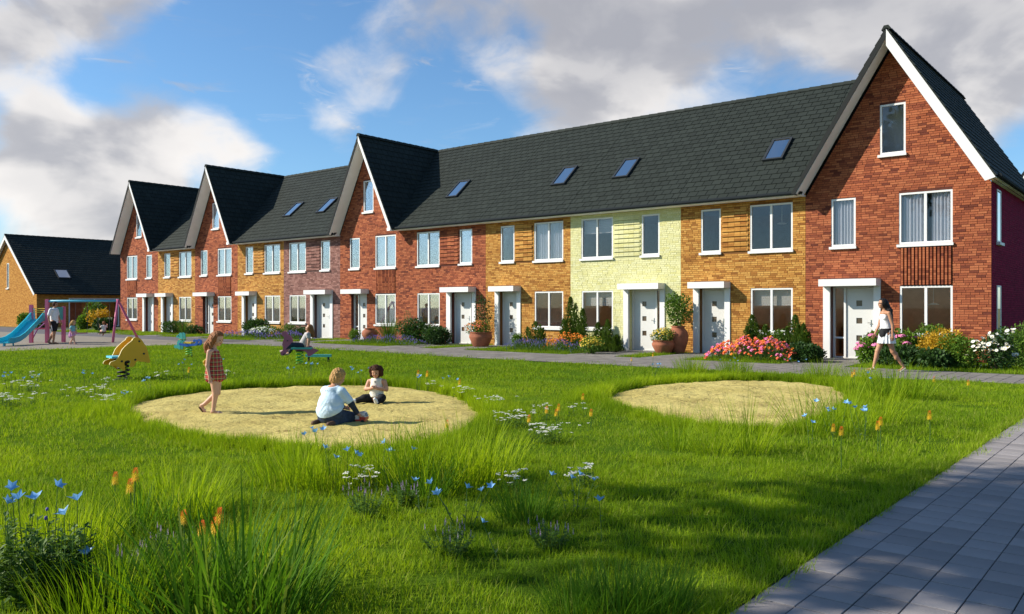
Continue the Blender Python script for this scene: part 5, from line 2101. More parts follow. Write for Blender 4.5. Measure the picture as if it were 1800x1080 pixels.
# between the ochre and lime houses
bush('small round bright shrub beside the second ochre house door', 911, 24.0, 26, 0.62, 'leaf_bright', n=900, ls=0.045)
conifer('short conifer behind lavender at the middle ochre house', at(941, 24.2), 24.2, 0.42, 0.95, 900)
conifer('tallest conifer at the joint of the ochre and lime houses', at(1003, 24.3), 24.3, 0.40, 1.85, 1900, 3)
conifer('slimmer conifer just in front of the lime house window', at(1024, 24.2), 24.2, 0.30, 1.45, 1100, 2)
conifer('small conifer under the lime house window', at(1051, 24.1), 24.1, 0.30, 0.95, 900, 2)
conifer('pointed conifer before the lime house wall', at(1068, 24.0), 24.0, 0.28, 1.05, 900, 2)
conifer('lowest conifer next to the lime house door', at(1084, 24.0), 24.0, 0.25, 0.55, 600, 2)
low_bed('long lavender drift between the middle ochre door and the lime house', at(902, 22.9), at(1022, 22.6), 22.15, 23.1, 0.42, 'petal_violet', 0.45, dens=190, fs=0.012)
low_bed('orange marigold drift behind lavender at the lime house', at(958, 23.4), at(1042, 23.3), 23.15, 23.9, 0.58, 'petal_orange', 0.75, 'leaf_mid', 170, 0.034, 'marigold', False)
bush('yellow flowering bushlet at the end of the marigold drift', 1043, 22.75, 46, 0.62, 'leaf_bright', n=800, ls=0.05, flowers=('petal_yellow', 150, 0.03, 0.0), name='flowering_plant')
# last ochre house
conifer('taller conifer under the window of the last ochre house', at(1322, 24.2), 24.2, 0.36, 1.25, 1500, 3)
conifer('low conifer next to the taller one at the last ochre house', at(1345, 24.1), 24.1, 0.28, 0.95, 900, 2)
conifer('dense conifer at the corner of the last ochre house', at(1398, 24.2), 24.2, 0.38, 1.25, 1700, 3)
conifer('conifer on the seam of ochre and tallest red house', at(1412, 24.0), 24.0, 0.26, 1.0, 900, 2)
bush('loose green shrub between the conifers under the window sill', 1368, 24.2, 54, 0.85, 'leaf_mid', n=1300, ls=0.06)
bush('dark broad-leaved shrub at the foot of the tallest house\'s door post', 1420, 23.2, 66, 0.52, 'leaf_dark', n=1500, ls=0.08)
low_bed('coral and pink flower bed before the last ochre house', at(1252, 22.8), at(1392, 22.5), 22.15, 23.2, 0.60, ('petal_coral', 'petal_coral', 'petal_orange', 'petal_pink'), 0.80, 'leaf_dark', 150, 0.048, 'coral_flowers', False)
# tallest house
HYD = MB()
hr = random.Random(3)
for i in range(60):
    d = rvec(hr)
    d.z = abs(d.z) * 0.8
    u = d.orthogonal().normalized()
    v = d.cross(u)
    p = Vector((d.x, d.y, d.z * 0.7)) * 0.10
    s = 0.024
    HYD.add([p + (u * math.cos(j * pi / 2) + v * math.sin(j * pi / 2)) * s + d * 0.004 * (j % 2) for j in range(4)], [(0, 1, 2, 3)])
HYD_ME = HYD.mesh('hydrangea_head', 'petal_pink')
for lab, px, y, wp, h, hd in (('pink hydrangea beside the tallest house\'s door', 1534, 23.4, 64, 0.85, 13), ('pink hydrangea in front of the tallest house\'s low window', 1592, 23.6, 60, 0.88, 8)):
    t, lob = bush(lab, px, y, wp, h, 'leaf_bright', n=1300, ls=0.085, name='hydrangea')
    rr = random.Random(int(px))
    for k in range(hd):
        c, r = lob[rr.randrange(len(lob))]
        a = rr.uniform(-2.9, -0.2)
        d = Vector((math.cos(a), math.sin(a), rr.uniform(0.1, 1.0))).normalized()
        p = c + Vector((d.x * r.x, d.y * r.y, d.z * r.z)) * 1.05
        o = link('flower_head', HYD_ME, t, p, rr.uniform(0, 6), rr.uniform(0.9, 1.3))
bush('clipped round green shrub standing highest before the low window', 1636, 24.3, 50, 1.16, 'leaf_bright', n=1900, ls=0.045, lobes=4)
bush('clipped round green shrub below the highest one', 1609, 24.0, 42, 0.9, 'leaf_bright', n=1500, ls=0.045, lobes=4)
bush('golden yellow shrub before the tallest house', 1654, 23.4, 80, 1.02, 'leaf_gold', n=1900, ls=0.055)
bush('rounded green shrub between the golden one and the white flowers', 1692, 23.0, 82, 0.86, 'leaf_bright', n=2300, ls=0.05)
bush('dark leafy shrub lowest behind the walking woman', 1588, 22.75, 80, 0.50, 'leaf_dark', n=1500, ls=0.085)
bush('dark leafy ground shrub under the golden one', 1645, 22.7, 70, 0.48, 'leaf_dark', n=1400, ls=0.085)
bush('green shrub hiding the foot of the shade-coloured wall', 1795, 24.3, 84, 1.1, 'leaf_bright', n=2200, ls=0.05)
t, lob = bush('white flowering bush at the corner of the shade-coloured wall', 1752, 22.9, 72, 0.98, 'leaf_dark', n=1300, ls=0.06)
WF = MB()
for j in range(9):
    a = j * 2 * pi / 9
    d, s = Vector((math.cos(a), math.sin(a), 0.25)), Vector((-math.sin(a), math.cos(a), 0))
    WF.add([Vector((0, 0, 0)), d * 0.035 + s * 0.017, d * 0.058, d * 0.035 - s * 0.017], [(0, 1, 2, 3)], 0)
WF.ball((0, 0, 0.006), (0.015, 0.015, 0.008), 6, 4, 1)
WF_ME = WF.mesh('white_flower', ['petal_white', 'petal_yellow'])
rr = random.Random(9)
for k in range(52):
    c, r = lob[rr.randrange(len(lob))]
    a = rr.uniform(-3.0, 0.2)
    d = Vector((math.cos(a), math.sin(a), rr.uniform(-0.1, 1.3))).normalized()
    o = link('flower', WF_ME, t, c + Vector((d.x * r.x, d.y * r.y, d.z * r.z)) * rr.uniform(1.05, 1.25), 0, rr.uniform(0.75, 1.15))
    o.rotation_euler = (rr.uniform(0.3, 1.2), rr.uniform(-.5, .5), 0)


# ---- terracotta pots
def pot(label, px, y, r, h, urn=False):
    x = at(px, y)
    t = thing('plant_pot', label, 'plant pot', (x, y, 0), 0, 'terracotta pots at the doors')
    B = MB()
    if urn:
        prof = [(0.0, 0.0), (r * 0.55, 0.0), (r * 0.62, 0.03), (r * 0.95, h * 0.45), (r, h * 0.62), (r * 0.9, h * 0.8), (r * 0.62, h * 0.92), (r * 0.62, h * 0.95), (r * 0.78, h), (r * 0.70, h), (r * 0.52, h * 0.9), (0, h * 0.9)]
    else:
        prof = [(0.0, 0.0), (r * 0.58, 0.0), (r * 0.66, 0.03), (r * 0.98, h * 0.62), (r, h * 0.74), (r * 0.9, h * 0.88), (r * 0.93, h * 0.93), (r * 1.02, h), (r * 0.92, h), (r * 0.82, h * 0.9), (0, h * 0.9)]
    B.lathe(prof, 28)
    B.build('vessel', 'terracotta', t, True)
    B = MB()
    B.lathe([(r * 0.6, h * 0.91), (0.0, h * 0.925)], 16)
    B.build('soil', 'soil', t)
    return x


x = pot('squat terracotta pot holding orange flowers by the plain red house', 845, 24.05, 0.46, 0.58)
shrub('orange flowering plant spilling over the squat pot', x, 24.05, 0.60, 0.5, 0.62, 'leaf_mid', n=900, ls=0.05, flowers=(('petal_orange', 'petal_coral'), 230, 0.026, -0.3), name='potted_plant', group='plants in the pots', base=0.46)
shrub('dark climbing shrub behind the orange flowers, up the wall', at(849, 24.9), 24.9, 0.42, 0.3, 1.75, 'leaf_dark', n=700, ls=0.06, name='potted_plant', group='plants in the pots', base=0.3)
x = pot('terracotta urn beside the mid terrace gabled house door', 650, 24.6, 0.36, 0.60, True)
x = pot('squat terracotta pot with yellow flowers by the lime house door', 1166, 24.3, 0.38, 0.45)
shrub('yellow flowering plant in the squat pot by the lime house', x, 24.3, 0.48, 0.42, 0.52, 'leaf_mid', n=900, ls=0.045, flowers=('petal_yellow', 230, 0.022, -0.3), name='potted_plant', group='plants in the pots', base=0.36)
x = pot('tall terracotta urn behind the squat pot by the lime house', 1192, 24.75, 0.34, 0.92, True)
shrub('grey-green leafy shrub in the tall urn by the lime house', x, 24.75, 0.50, 0.35, 1.15, 'leaf_mid', n=900, ls=0.075, name='potted_plant', group='plants in the pots', base=0.88)

# shrubs at the bungalow
for lab, px, y, wp, h, m in (('green shrub at the sunlit bungalow wall, behind the slide', 46, 24.6, 30, 1.1, 'leaf_bright'), ('tall green shrub before the bungalow\'s glass door', 170, 26.5, 44, 1.9, 'leaf_mid'),
                             ('yellow shrub before the bungalow, behind the swing', 178, 25.2, 38, 1.5, 'leaf_gold'), ('round green shrub beside the yellow one at the bungalow', 147, 24.6, 30, 1.05, 'leaf_bright'),
                             ('dark shrub in front of the yellow one by the swing', 182, 24.0, 40, 0.9, 'leaf_dark'), ('low dark shrub behind the slide tower', 75, 24.8, 40, 0.75, 'leaf_dark')):
    bush(lab, px, y, wp, h, m, n=900, ls=0.13, group='shrubs before the bungalow')

# ------------------------------------------------------------------ figures
def surf_nets(D, org, h):
    S = D < 0
    nx, ny, nz = D.shape
    offs = [(i, j, k) for i in (0, 1) for j in (0, 1) for k in (0, 1)]
    C = [D[i:nx - 1 + i, j:ny - 1 + j, k:nz - 1 + k] for i, j, k in offs]
    neg = sum((c < 0).astype(np.int8) for c in C)
    act = (neg > 0) & (neg < 8)
    idx = np.argwhere(act)
    V = [c[act] for c in C]
    pos = np.zeros((len(idx), 3))
    cnt = np.zeros(len(idx))
    for a in range(8):
        for b in range(a + 1, 8):
            if sum(abs(offs[a][q] - offs[b][q]) for q in range(3)) != 1:
                continue
            m = (V[a] < 0) != (V[b] < 0)
            t = np.where(m, V[a] / np.where(m, V[a] - V[b], 1), 0)
            pa, pb = np.array(offs[a], float), np.array(offs[b], float)
            pos += np.where(m[:, None], pa + (pb - pa) * t[:, None], 0)
            cnt += m
    verts = (idx + pos / cnt[:, None]) * h + org
    ids = -np.ones((nx - 1, ny - 1, nz - 1), np.int64)
    ids[act] = np.arange(len(idx))
    faces = []
    for ax in range(3):
        o = [q for q in range(3) if q != ax]
        A = S if ax == 0 else np.moveaxis(S, ax, 0)
        I = ids if ax == 0 else np.moveaxis(ids, ax, 0)
        ch = A[:-1, 1:-1, 1:-1] != A[1:, 1:-1, 1:-1]
        w = np.argwhere(ch)
        if not len(w):
            continue
        i, j, k = w[:, 0], w[:, 1] + 1, w[:, 2] + 1
        q = np.stack([I[i, j - 1, k - 1], I[i, j, k - 1], I[i, j, k], I[i, j - 1, k]], 1)
        flip = A[i, j, k] if ax != 1 else ~A[i, j, k]
        q[~flip] = q[~flip][:, ::-1]
        faces.append(q)
    return verts, np.concatenate(faces)


def sdf_mesh(name, prims, vox, m, cuts=(), k=0.012, shell=0.0, ripple=None):
    """one smooth skin over tapered limbs ('c', p, r, q, s) and ellipsoids ('e', centre, radii[, k])"""
    lo, hi = np.full(3, 1e9), np.full(3, -1e9)
    for p in prims:
        if p[0] == 'c':
            for c, r in ((p[1], p[2]), (p[3], p[4])):
                lo, hi = np.minimum(lo, np.array(c) - r), np.maximum(hi, np.array(c) + r)
        else:
            r = np.max(p[2])
            lo, hi = np.minimum(lo, np.array(p[1]) - r), np.maximum(hi, np.array(p[1]) + r)
    lo -= shell + 3 * vox
    hi += shell + 3 * vox
    n = np.ceil((hi - lo) / vox).astype(int) + 1
    ax = [lo[q] + vox * np.arange(n[q]) for q in range(3)]
    D = np.full(n, 1.0, np.float64)
    for p in prims:
        kk = k
        if p[0] == 'c':
            a, ra, b, rb = np.array(p[1], float), p[2], np.array(p[3], float), p[4]
            if len(p) > 5:
                kk = p[5]
            mn, mx = np.minimum(a - ra, b - rb), np.maximum(a + ra, b + rb)
        else:
            a, r3 = np.array(p[1], float), np.array(p[2], float)
            if len(p) > 3 and p[3] is not None and not hasattr(p[3], 'to_3x3'):
                kk = p[3]
            R3 = p[4] if len(p) > 4 else None
            rm = r3.max() if R3 is not None else r3
            mn, mx = a - rm, a + rm
        pad = shell + kk + 3 * vox
        i0 = np.maximum(0, np.floor((mn - pad - lo) / vox).astype(int))
        i1 = np.minimum(n, np.ceil((mx + pad - lo) / vox).astype(int) + 1)
        X, Y, Z = np.meshgrid(*[ax[q][i0[q]:i1[q]] for q in range(3)], indexing='ij')
        if p[0] == 'c':
            d = b - a
            L2 = d @ d + 1e-12
            t = np.clip(((X - a[0]) * d[0] + (Y - a[1]) * d[1] + (Z - a[2]) * d[2]) / L2, 0, 1)
            dd = np.sqrt((X - a[0] - t * d[0]) ** 2 + (Y - a[1] - t * d[1]) ** 2 + (Z - a[2] - t * d[2]) ** 2) - (ra + (rb - ra) * t)
        else:
            P = [X - a[0], Y - a[1], Z - a[2]]
            if R3 is not None:
                M = np.array(R3)
                P = [M[0, q] * P[0] + M[1, q] * P[1] + M[2, q] * P[2] for q in range(3)]
            k0 = np.sqrt((P[0] / r3[0]) ** 2 + (P[1] / r3[1]) ** 2 + (P[2] / r3[2]) ** 2) + 1e-9
            k1 = np.sqrt((P[0] / r3[0] ** 2) ** 2 + (P[1] / r3[1] ** 2) ** 2 + (P[2] / r3[2] ** 2) ** 2) + 1e-9
            dd = k0 * (k0 - 1) / k1
        dd = dd - shell
        sl = tuple(slice(i0[q], i1[q]) for q in range(3))
        O = D[sl]
        h = np.clip(0.5 + 0.5 * (O - dd) / kk, 0, 1)
        D[sl] = O * (1 - h) + dd * h - kk * h * (1 - h)
    if ripple or cuts:
        X, Y, Z = np.meshgrid(*ax, indexing='ij')
        if ripple:
            D = D + ripple(X, Y, Z)
        for pt, nn in cuts:
            nn = np.array(nn, float) / np.linalg.norm(nn)
            D = np.maximum(D, (X - pt[0]) * nn[0] + (Y - pt[1]) * nn[1] + (Z - pt[2]) * nn[2])
    D[0], D[-1], D[:, 0], D[:, -1], D[:, :, 0], D[:, :, -1] = 1, 1, 1, 1, 1, 1
    D = np.where(np.abs(D) < 1e-7, 1e-7, D)
    v, f = surf_nets(D, lo, vox)
    me = bpy.data.meshes.new(name)
    me.from_pydata(v.tolist(), [], f.tolist())
    me.materials.append(MATS[m])
    me.polygons.foreach_set('use_smooth', [True] * len(me.polygons))
    me.update()
    return me


mat('skin', (0.52, 0.27, 0.17), 0.5, 0.05, 20)
mat('skin_pale', (0.60, 0.34, 0.235), 0.5, 0.05, 20)
mat('skin_tan', (0.40, 0.20, 0.115), 0.5, 0.05, 20)
mat('eye_dark', (0.02, 0.014, 0.010), 0.25)
mat('lip', (0.42, 0.13, 0.10), 0.5)
mat('hair_black', (0.012, 0.010, 0.011), 0.55, 0.3, 60, spec=0.2)
mat('hair_dark', (0.055, 0.022, 0.012), 0.7, 0.35, 60, spec=0.12)
mat('hair_brown', (0.24, 0.10, 0.040), 0.65, 0.35, 60, spec=0.15)
mat('hair_blond', (0.40, 0.23, 0.085), 0.65, 0.35, 60, spec=0.15)
mat('cloth_white', (0.74, 0.74, 0.75), 0.9, 0.06, 14, 0.4, 25)
mat('cloth_cream', (0.70, 0.66, 0.58), 0.9, 0.06, 14, 0.4, 30)
mat('cloth_black', (0.012, 0.012, 0.014), 0.85, 0.2, 14)
mat('cloth_sky', (0.50, 0.64, 0.76), 0.9, 0.06, 10, 0.5, 22)
mat('cloth_navy', (0.025, 0.034, 0.055), 0.9, 0.2, 14)
mat('cloth_denim', (0.035, 0.052, 0.085), 0.9, 0.35, 18, 0.3, 40)
mat('cloth_grey', (0.42, 0.40, 0.40), 0.9, 0.06, 14, 0.4, 30)
mat('cloth_pink', (0.62, 0.30, 0.50), 0.9, 0.1, 14)
mat('cloth_aqua', (0.18, 0.42, 0.46), 0.9, 0.2, 20)
mat('sole_brown', (0.10, 0.055, 0.035), 0.7)
mat('shoe_pale', (0.55, 0.42, 0.36), 0.7)
mat('print_grey', (0.22, 0.25, 0.28), 0.9)
mat('print_dark', (0.05, 0.03, 0.03), 0.8)


def plaid():
    m = bpy.data.materials.new('cloth_plaid')
    m.use_nodes = True
    N = NT(m.node_tree)
    b = N.n['Principled BSDF']
    t = N.new('ShaderNodeTexCoord')
    s = N.new('ShaderNodeSeparateXYZ')
    N.l.new(t.outputs['Object'], s.inputs[0])
    hx = N.math('FRACT', N.math('MULTIPLY', N.math('ADD', s.outputs[0], N.math('MULTIPLY', s.outputs[1], 0.6)), 17.0))
    hz = N.math('FRACT', N.math('MULTIPLY', s.outputs[2], 17.0))
    cx = N.ramp(hx, [(0.0, (0.42, 0.03, 0.03)), (0.36, (0.42, 0.03, 0.03)), (0.40, (0.02, 0.02, 0.02)), (0.62, (0.02, 0.02, 0.02)), (0.66, (0.62, 0.42, 0.08)), (0.80, (0.62, 0.42, 0.08)), (0.84, (0.04, 0.16, 0.06)), (1.0, (0.04, 0.16, 0.06))])
    cz = N.ramp(hz, [(0.0, (0.50, 0.05, 0.05)), (0.34, (0.50, 0.05, 0.05)), (0.38, (0.02, 0.02, 0.02)), (0.60, (0.02, 0.02, 0.02)), (0.64, (0.60, 0.50, 0.30)), (0.78, (0.60, 0.50, 0.30)), (0.82, (0.30, 0.03, 0.03)), (1.0, (0.30, 0.03, 0.03))])
    for q in N.n:
        if q.type == 'VALTORGB':
            q.color_ramp.interpolation = 'CONSTANT'
    N.l.new(N.mix(0.5, cx, cz), b.inputs['Base Color'])
    b.inputs['Roughness'].default_value = 0.9
    MATS['cloth_plaid'] = m


plaid()


def hand_prims(w, d, side, s=1.0, curl=0.5):
    """palm, four bent fingers of unequal length and a thumb from the palm's side; w: wrist, d: direction, side: thumb side"""
    w, d, t = Vector(w), Vector(d).normalized(), Vector(side)
    t = (t - d * t.dot(d)).normalized()
    n = d.cross(t)
    P = []
    c = w + d * 0.045 * s
    P.append(('c', tuple(w), 0.021 * s, tuple(c - t * 0.012 * s), 0.022 * s))
    P.append(('c', tuple(c + t * 0.016 * s), 0.017 * s, tuple(c - t * 0.018 * s + d * 0.012 * s), 0.016 * s))
    for i, L in enumerate((0.066, 0.074, 0.069, 0.054)):
        b = c + d * 0.026 * s + t * (0.026 - 0.0175 * i) * s
        m = b + (d * math.cos(curl * 0.5) + n * math.sin(curl * 0.5)) * L * 0.52 * s + t * (0.006 - 0.004 * i) * s
        e = m + (d * math.cos(curl * 1.3) + n * math.sin(curl * 1.3)) * L * 0.5 * s
        P.append(('c', tuple(b), 0.0088 * s, tuple(m), 0.0082 * s, 0.003))
        P.append(('c', tuple(m), 0.0082 * s, tuple(e), 0.0066 * s, 0.003))
    b = c - d * 0.018 * s + t * 0.022 * s
    m = b + (t * 0.75 + d * 0.7 + n * 0.2).normalized() * 0.034 * s
    e = m + (d * 0.9 + t * 0.25 + n * 0.35).normalized() * 0.028 * s
    P.append(('c', tuple(b), 0.012 * s, tuple(m), 0.0098 * s, 0.004))
    P.append(('c', tuple(m), 0.0098 * s, tuple(e), 0.0078 * s, 0.003))
    return P


def head_prims(c, yaw, pitch, s):
    """skull, jaw, nose, brow, cheeks, lips, ears; s = head height; returns prims and a transform"""
    M = Matrix.Translation(Vector(c)) @ Euler((0, pitch, yaw), 'XYZ').to_matrix().to_4x4()
    R = M.to_3x3()
    R_list = [list(r) for r in R]
    T = lambda x, y, z: tuple(M @ Vector((x * s, y * s, z * s)))
    P = [('e', T(-0.03, 0, 0.09), (0.40 * s, 0.335 * s, 0.41 * s), None, R_list),
         ('e', T(0.10, 0, -0.13), (0.265 * s, 0.265 * s, 0.345 * s), None, R_list),
         ('e', T(0.25, 0, -0.36), (0.095 * s, 0.11 * s, 0.085 * s), 0.012, R_list),
         ('c', T(0.355, 0, 0.02), 0.028 * s, T(0.425, 0, -0.115), 0.042 * s, 0.01),
         ('e', T(0.29, 0.13, 0.06), (0.06 * s, 0.12 * s, 0.035 * s), 0.012, R_list),
         ('e', T(0.29, -0.13, 0.06), (0.06 * s, 0.12 * s, 0.035 * s), 0.012, R_list),
         ('e', T(0.26, 0.15, -0.14), (0.09 * s, 0.09 * s, 0.09 * s), 0.02, R_list),
         ('e', T(0.26, -0.15, -0.14), (0.09 * s, 0.09 * s, 0.09 * s), 0.02, R_list)]
    for q in (-1, 1):
        P.append(('e', T(-0.02, 0.335 * q, -0.03), (0.075 * s, 0.032 * s, 0.115 * s), 0.006, R_list))
    return P, M


def face_parts(root, M, s, skin):
    B = MB()
    for q in (-1, 1):
        c = M @ Vector((0.335 * s, 0.135 * s * q, -0.005 * s))
        B.ball(c, (0.045 * s,) * 3, 8, 6)
    B.build('eyes', 'eye_dark', root, True)
    B = MB()
    for q in (-1, 1):
        a, b = M @ Vector((0.365 * s, 0.06 * s * q, 0.085 * s)), M @ Vector((0.315 * s, 0.215 * s * q, 0.075 * s))
        B.tube([a, (a + b) / 2 + Vector((0, 0, 0.02 * s)), b], 0.016 * s, 5)
    B.build('eyebrows', 'hair_dark', root, True)
    B = MB()
    a, b = M @ Vector((0.355 * s, 0.095 * s, -0.245 * s)), M @ Vector((0.355 * s, -0.095 * s, -0.245 * s))
    m = M @ Vector((0.385 * s, 0, -0.25 * s))
    B.tube([a, m, b], [0.012 * s, 0.030 * s, 0.012 * s], 6)
    B.build('mouth', 'lip', root, True)


def hair_rip(f, amp):
    return lambda X, Y, Z: amp * (np.sin(X * f + 3 * np.sin(Z * 19)) * np.cos(Y * f * 0.9 + Z * 7) + 0.6 * np.sin((X + Y) * f * 1.9 + Z * 11))


def hair_mesh(M, s, m, vox, fringe=0.30, back=-0.25, extra=(), amp=0.004, f=150, face=(0.16, -0.06)):
    """cap of hair over the skull; the face is left free below the fringe"""
    T = lambda x, y, z: tuple(M @ Vector((x * s, y * s, z * s)))
    R_list = [list(r) for r in M.to_3x3()]
    P = [('e', T(-0.05, 0, 0.115), (0.445 * s, 0.40 * s, 0.44 * s), None, R_list), ('e', T(-0.14, 0, -0.08), (0.33 * s, 0.385 * s, 0.36 * s), None, R_list)]
    P += list(extra)
    d = M.to_3x3()
    # cut a wedge for the face: everything in front of the face plane and below the fringe
    pt = np.array(T(face[0], 0, fringe))
    fx, fz = np.array(d @ Vector((1, 0, 0))), np.array(d @ Vector((0, 0, 1)))
    base = hair_rip(f, amp)

    def rip(X, Y, Z):
        return base(X, Y, Z)
    me = sdf_mesh('hair', P, vox, m, (), 0.02 * s / 0.2, 0.0, rip_face(base, pt, fx, fz, s))
    return me


def rip_face(base, pt, fx, fz, s):
    def g(X, Y, Z):
        a = (X - pt[0]) * fx[0] + (Y - pt[1]) * fx[1] + (Z - pt[2]) * fx[2]     # forward of the face plane
        b = (X - pt[0]) * fz[0] + (Y - pt[1]) * fz[1] + (Z - pt[2]) * fz[2]     # above the fringe
        w = np.minimum(a, -b + 0.25 * a)                                     # >0 inside the face wedge
        return base(X, Y, Z) + np.clip(w * 6, 0, 1.0)
    return g


def foot(a, t, r, s=1.0, drop=0.0):
    """ankle a, toe tip t"""
    a, t = Vector(a), Vector(t)
    h = a + (a - t).normalized() * 0.018 * s
    h.z = min(a.z - 0.035 * s, max(t.z, 0.0) + 0.03 * s) if drop == 0 else a.z - drop
    b = h.lerp(t, 0.62)
    return [('c', tuple(a), r, tuple(h), r * 0.95), ('c', tuple(h), r * 0.9, tuple(b + Vector((0, 0, 0.006 * s))), r * 0.85), ('c', tuple(b), r * 0.85, tuple(t), r * 0.55)]


def person(label, loc, heading, cat='person', group='people on the playing green'):
    return thing('person', label, cat, loc, heading, group)


V = Vector
# ---- girl in a plaid romper walking through the sand
def girl_plaid():
    g = gnd(381, 731)
    t = person('girl with long brown hair in a plaid romper walking across the sand', (g.x, g.y, 0.022), YAW)
    H, hM = head_prims((0.012, 0, 1.075), -0.35, 0.32, 0.205)
    P = list(H)
    P += [('c', (-0.035, 0, 0.99), 0.036, (-0.05, 0, 0.905), 0.042), ('c', (-0.055, 0.075, 0.895), 0.040, (-0.055, -0.075, 0.895), 0.040),
          ('c', (-0.045, 0, 0.86), 0.080, (-0.03, 0, 0.72), 0.085), ('c', (-0.03, 0, 0.72), 0.085, (-0.02, 0, 0.52), 0.098)]
    # near (right) arm hangs, far arm a little forward
    P += [('c', (-0.065, -0.115, 0.895), 0.034, (-0.085, -0.135, 0.70), 0.027), ('c', (-0.085, -0.135, 0.70), 0.027, (-0.05, -0.145, 0.545), 0.019)]
    P += hand_prims((-0.05, -0.145, 0.545), (0.2, 0.05, -1), (1, 0.2, 0), 0.72, 0.5)
    P += [('c', (-0.06, 0.115, 0.895), 0.034, (-0.03, 0.135, 0.70), 0.027), ('c', (-0.03, 0.135, 0.70), 0.027, (0.045, 0.13, 0.57), 0.019)]
    P += hand_prims((0.045, 0.13, 0.57), (0.5, -0.1, -1), (0.8, -0.4, 0.4), 0.72, 0.5)
    # standing leg and trailing leg
    P += [('c', (-0.01, -0.05, 0.47), 0.064, (0.0, -0.05, 0.295), 0.046), ('c', (0.0, -0.05, 0.295), 0.043, (-0.03, -0.05, 0.075), 0.026)] + foot((-0.03, -0.05, 0.075), (0.105, -0.055, 0.016), 0.025, 0.8)
    P += [('c', (-0.015, 0.05, 0.47), 0.064, (-0.012, 0.05, 0.30), 0.047), ('c', (-0.012, 0.05, 0.30), 0.044, (-0.195, 0.05, 0.135), 0.027), ('c', (-0.195, 0.05, 0.135), 0.027, (-0.235, 0.05, 0.115), 0.024), ('c', (-0.235, 0.05, 0.115), 0.024, (-0.20, 0.05, 0.03), 0.022), ('c', (-0.20, 0.05, 0.03), 0.022, (-0.165, 0.05, 0.012), 0.014)]
    link('body', sdf_mesh('body', P, 0.0052, 'skin_pale'), t)
    # romper: bodice that balloons towards the legs
    C = [('c', (-0.048, 0, 0.86), 0.088, (-0.035, 0, 0.76), 0.100), ('c', (-0.035, 0, 0.76), 0.10, (-0.03, 0, 0.58), 0.128), ('e', (-0.03, 0, 0.53), (0.132, 0.135, 0.105)),
         ('c', (-0.055, 0.065, 0.87), 0.05, (-0.055, -0.065, 0.87), 0.05)]
    rip = lambda X, Y, Z: 0.0045 * np.sin(np.arctan2(Y, X + 0.03) * 13 + Z * 9) * np.clip((0.75 - Z) * 5, 0.2, 1)
    link('romper', sdf_mesh('romper', C, 0.0055, 'cloth_plaid', [((0, 0, 0.905), (0.25, 0, 1)), ((0, 0, 0.445), (0.25, 0, -1))], 0.02, 0.0, rip), t)
    B = MB()
    for q in (-1, 1):
        B.tube([(-0.02, 0.055 * q, 0.88), (-0.035, 0.058 * q, 0.935), (-0.085, 0.058 * q, 0.93), (-0.115, 0.05 * q, 0.86)], 0.008, 6)
    B.build('strap', 'cloth_black', t, True)
    # bow at the back
    B = MB()
    for a in ((-0.165, -0.03, 0.745), (-0.165, 0.03, 0.76), (-0.16, -0.01, 0.71)):
        B.ball(a, (0.022, 0.03, 0.028), 8, 6)
    B.build('bow', 'petal_yellow', t, True)
    s = 0.205
    T = lambda x, y, z: tuple(hM @ Vector((x * s, y * s, z * s)))
    ex = [('c', T(-0.28, 0, 0.0), 0.075, (-0.12, 0, 0.96), 0.065), ('c', (-0.11, -0.035, 0.99), 0.06, (-0.125, -0.03, 0.895), 0.035), ('c', (-0.10, 0.05, 0.99), 0.06, (-0.115, 0.05, 0.89), 0.04), ('c', T(-0.1, -0.33, 0.0), 0.035, (-0.075, -0.075, 0.93), 0.025)]
    link('hair', hair_mesh(hM, s, 'hair_brown', 0.0055, 0.26, -0.2, ex, 0.004, 150), t)
    face_parts(t, hM, s, 'skin')
    B = MB()
    for a, c, lift in (((-0.055, -0.05, 0.012), (0.125, -0.055, 0.010), 0), ((-0.255, 0.05, 0.105), (-0.165, 0.05, -0.004), 1)):
        a, c = V(a), V(c)
        d = (c - a)
        n = V((d.z, 0, -d.x)).normalized()
        if not lift:
            n = V((0, 0, -1))
        sd = V((0, 1, 0))
        B.obox(a - sd * 0.028 + n * 0.006, d.normalized(), sd, n, d.length, 0.056, 0.016)
    B.build('sandal_sole', 'sole_brown', t)
    B = MB()
    for cx in ((-0.03, -0.05, 0.06), (0.045, -0.052, 0.03)):
        B.tube([V(cx) + V((0, -0.027, -0.02)), V(cx) + V((0.004, -0.022, 0.012)), V(cx) + V((0.006, 0, 0.024)), V(cx) + V((0.004, 0.022, 0.012)), V(cx) + V((0, 0.027, -0.02))], 0.006, 6)
    for cx in ((-0.205, 0.05, 0.13), (-0.195, 0.05, 0.055)):
        B.tube([V(cx) + V((0, -0.027, 0)), V(cx) + V((0.024, 0, 0.004)), V(cx) + V((0, 0.027, 0))], 0.006, 6)
    B.build('sandal_strap', 'shoe_pale', t, True)


girl_plaid()


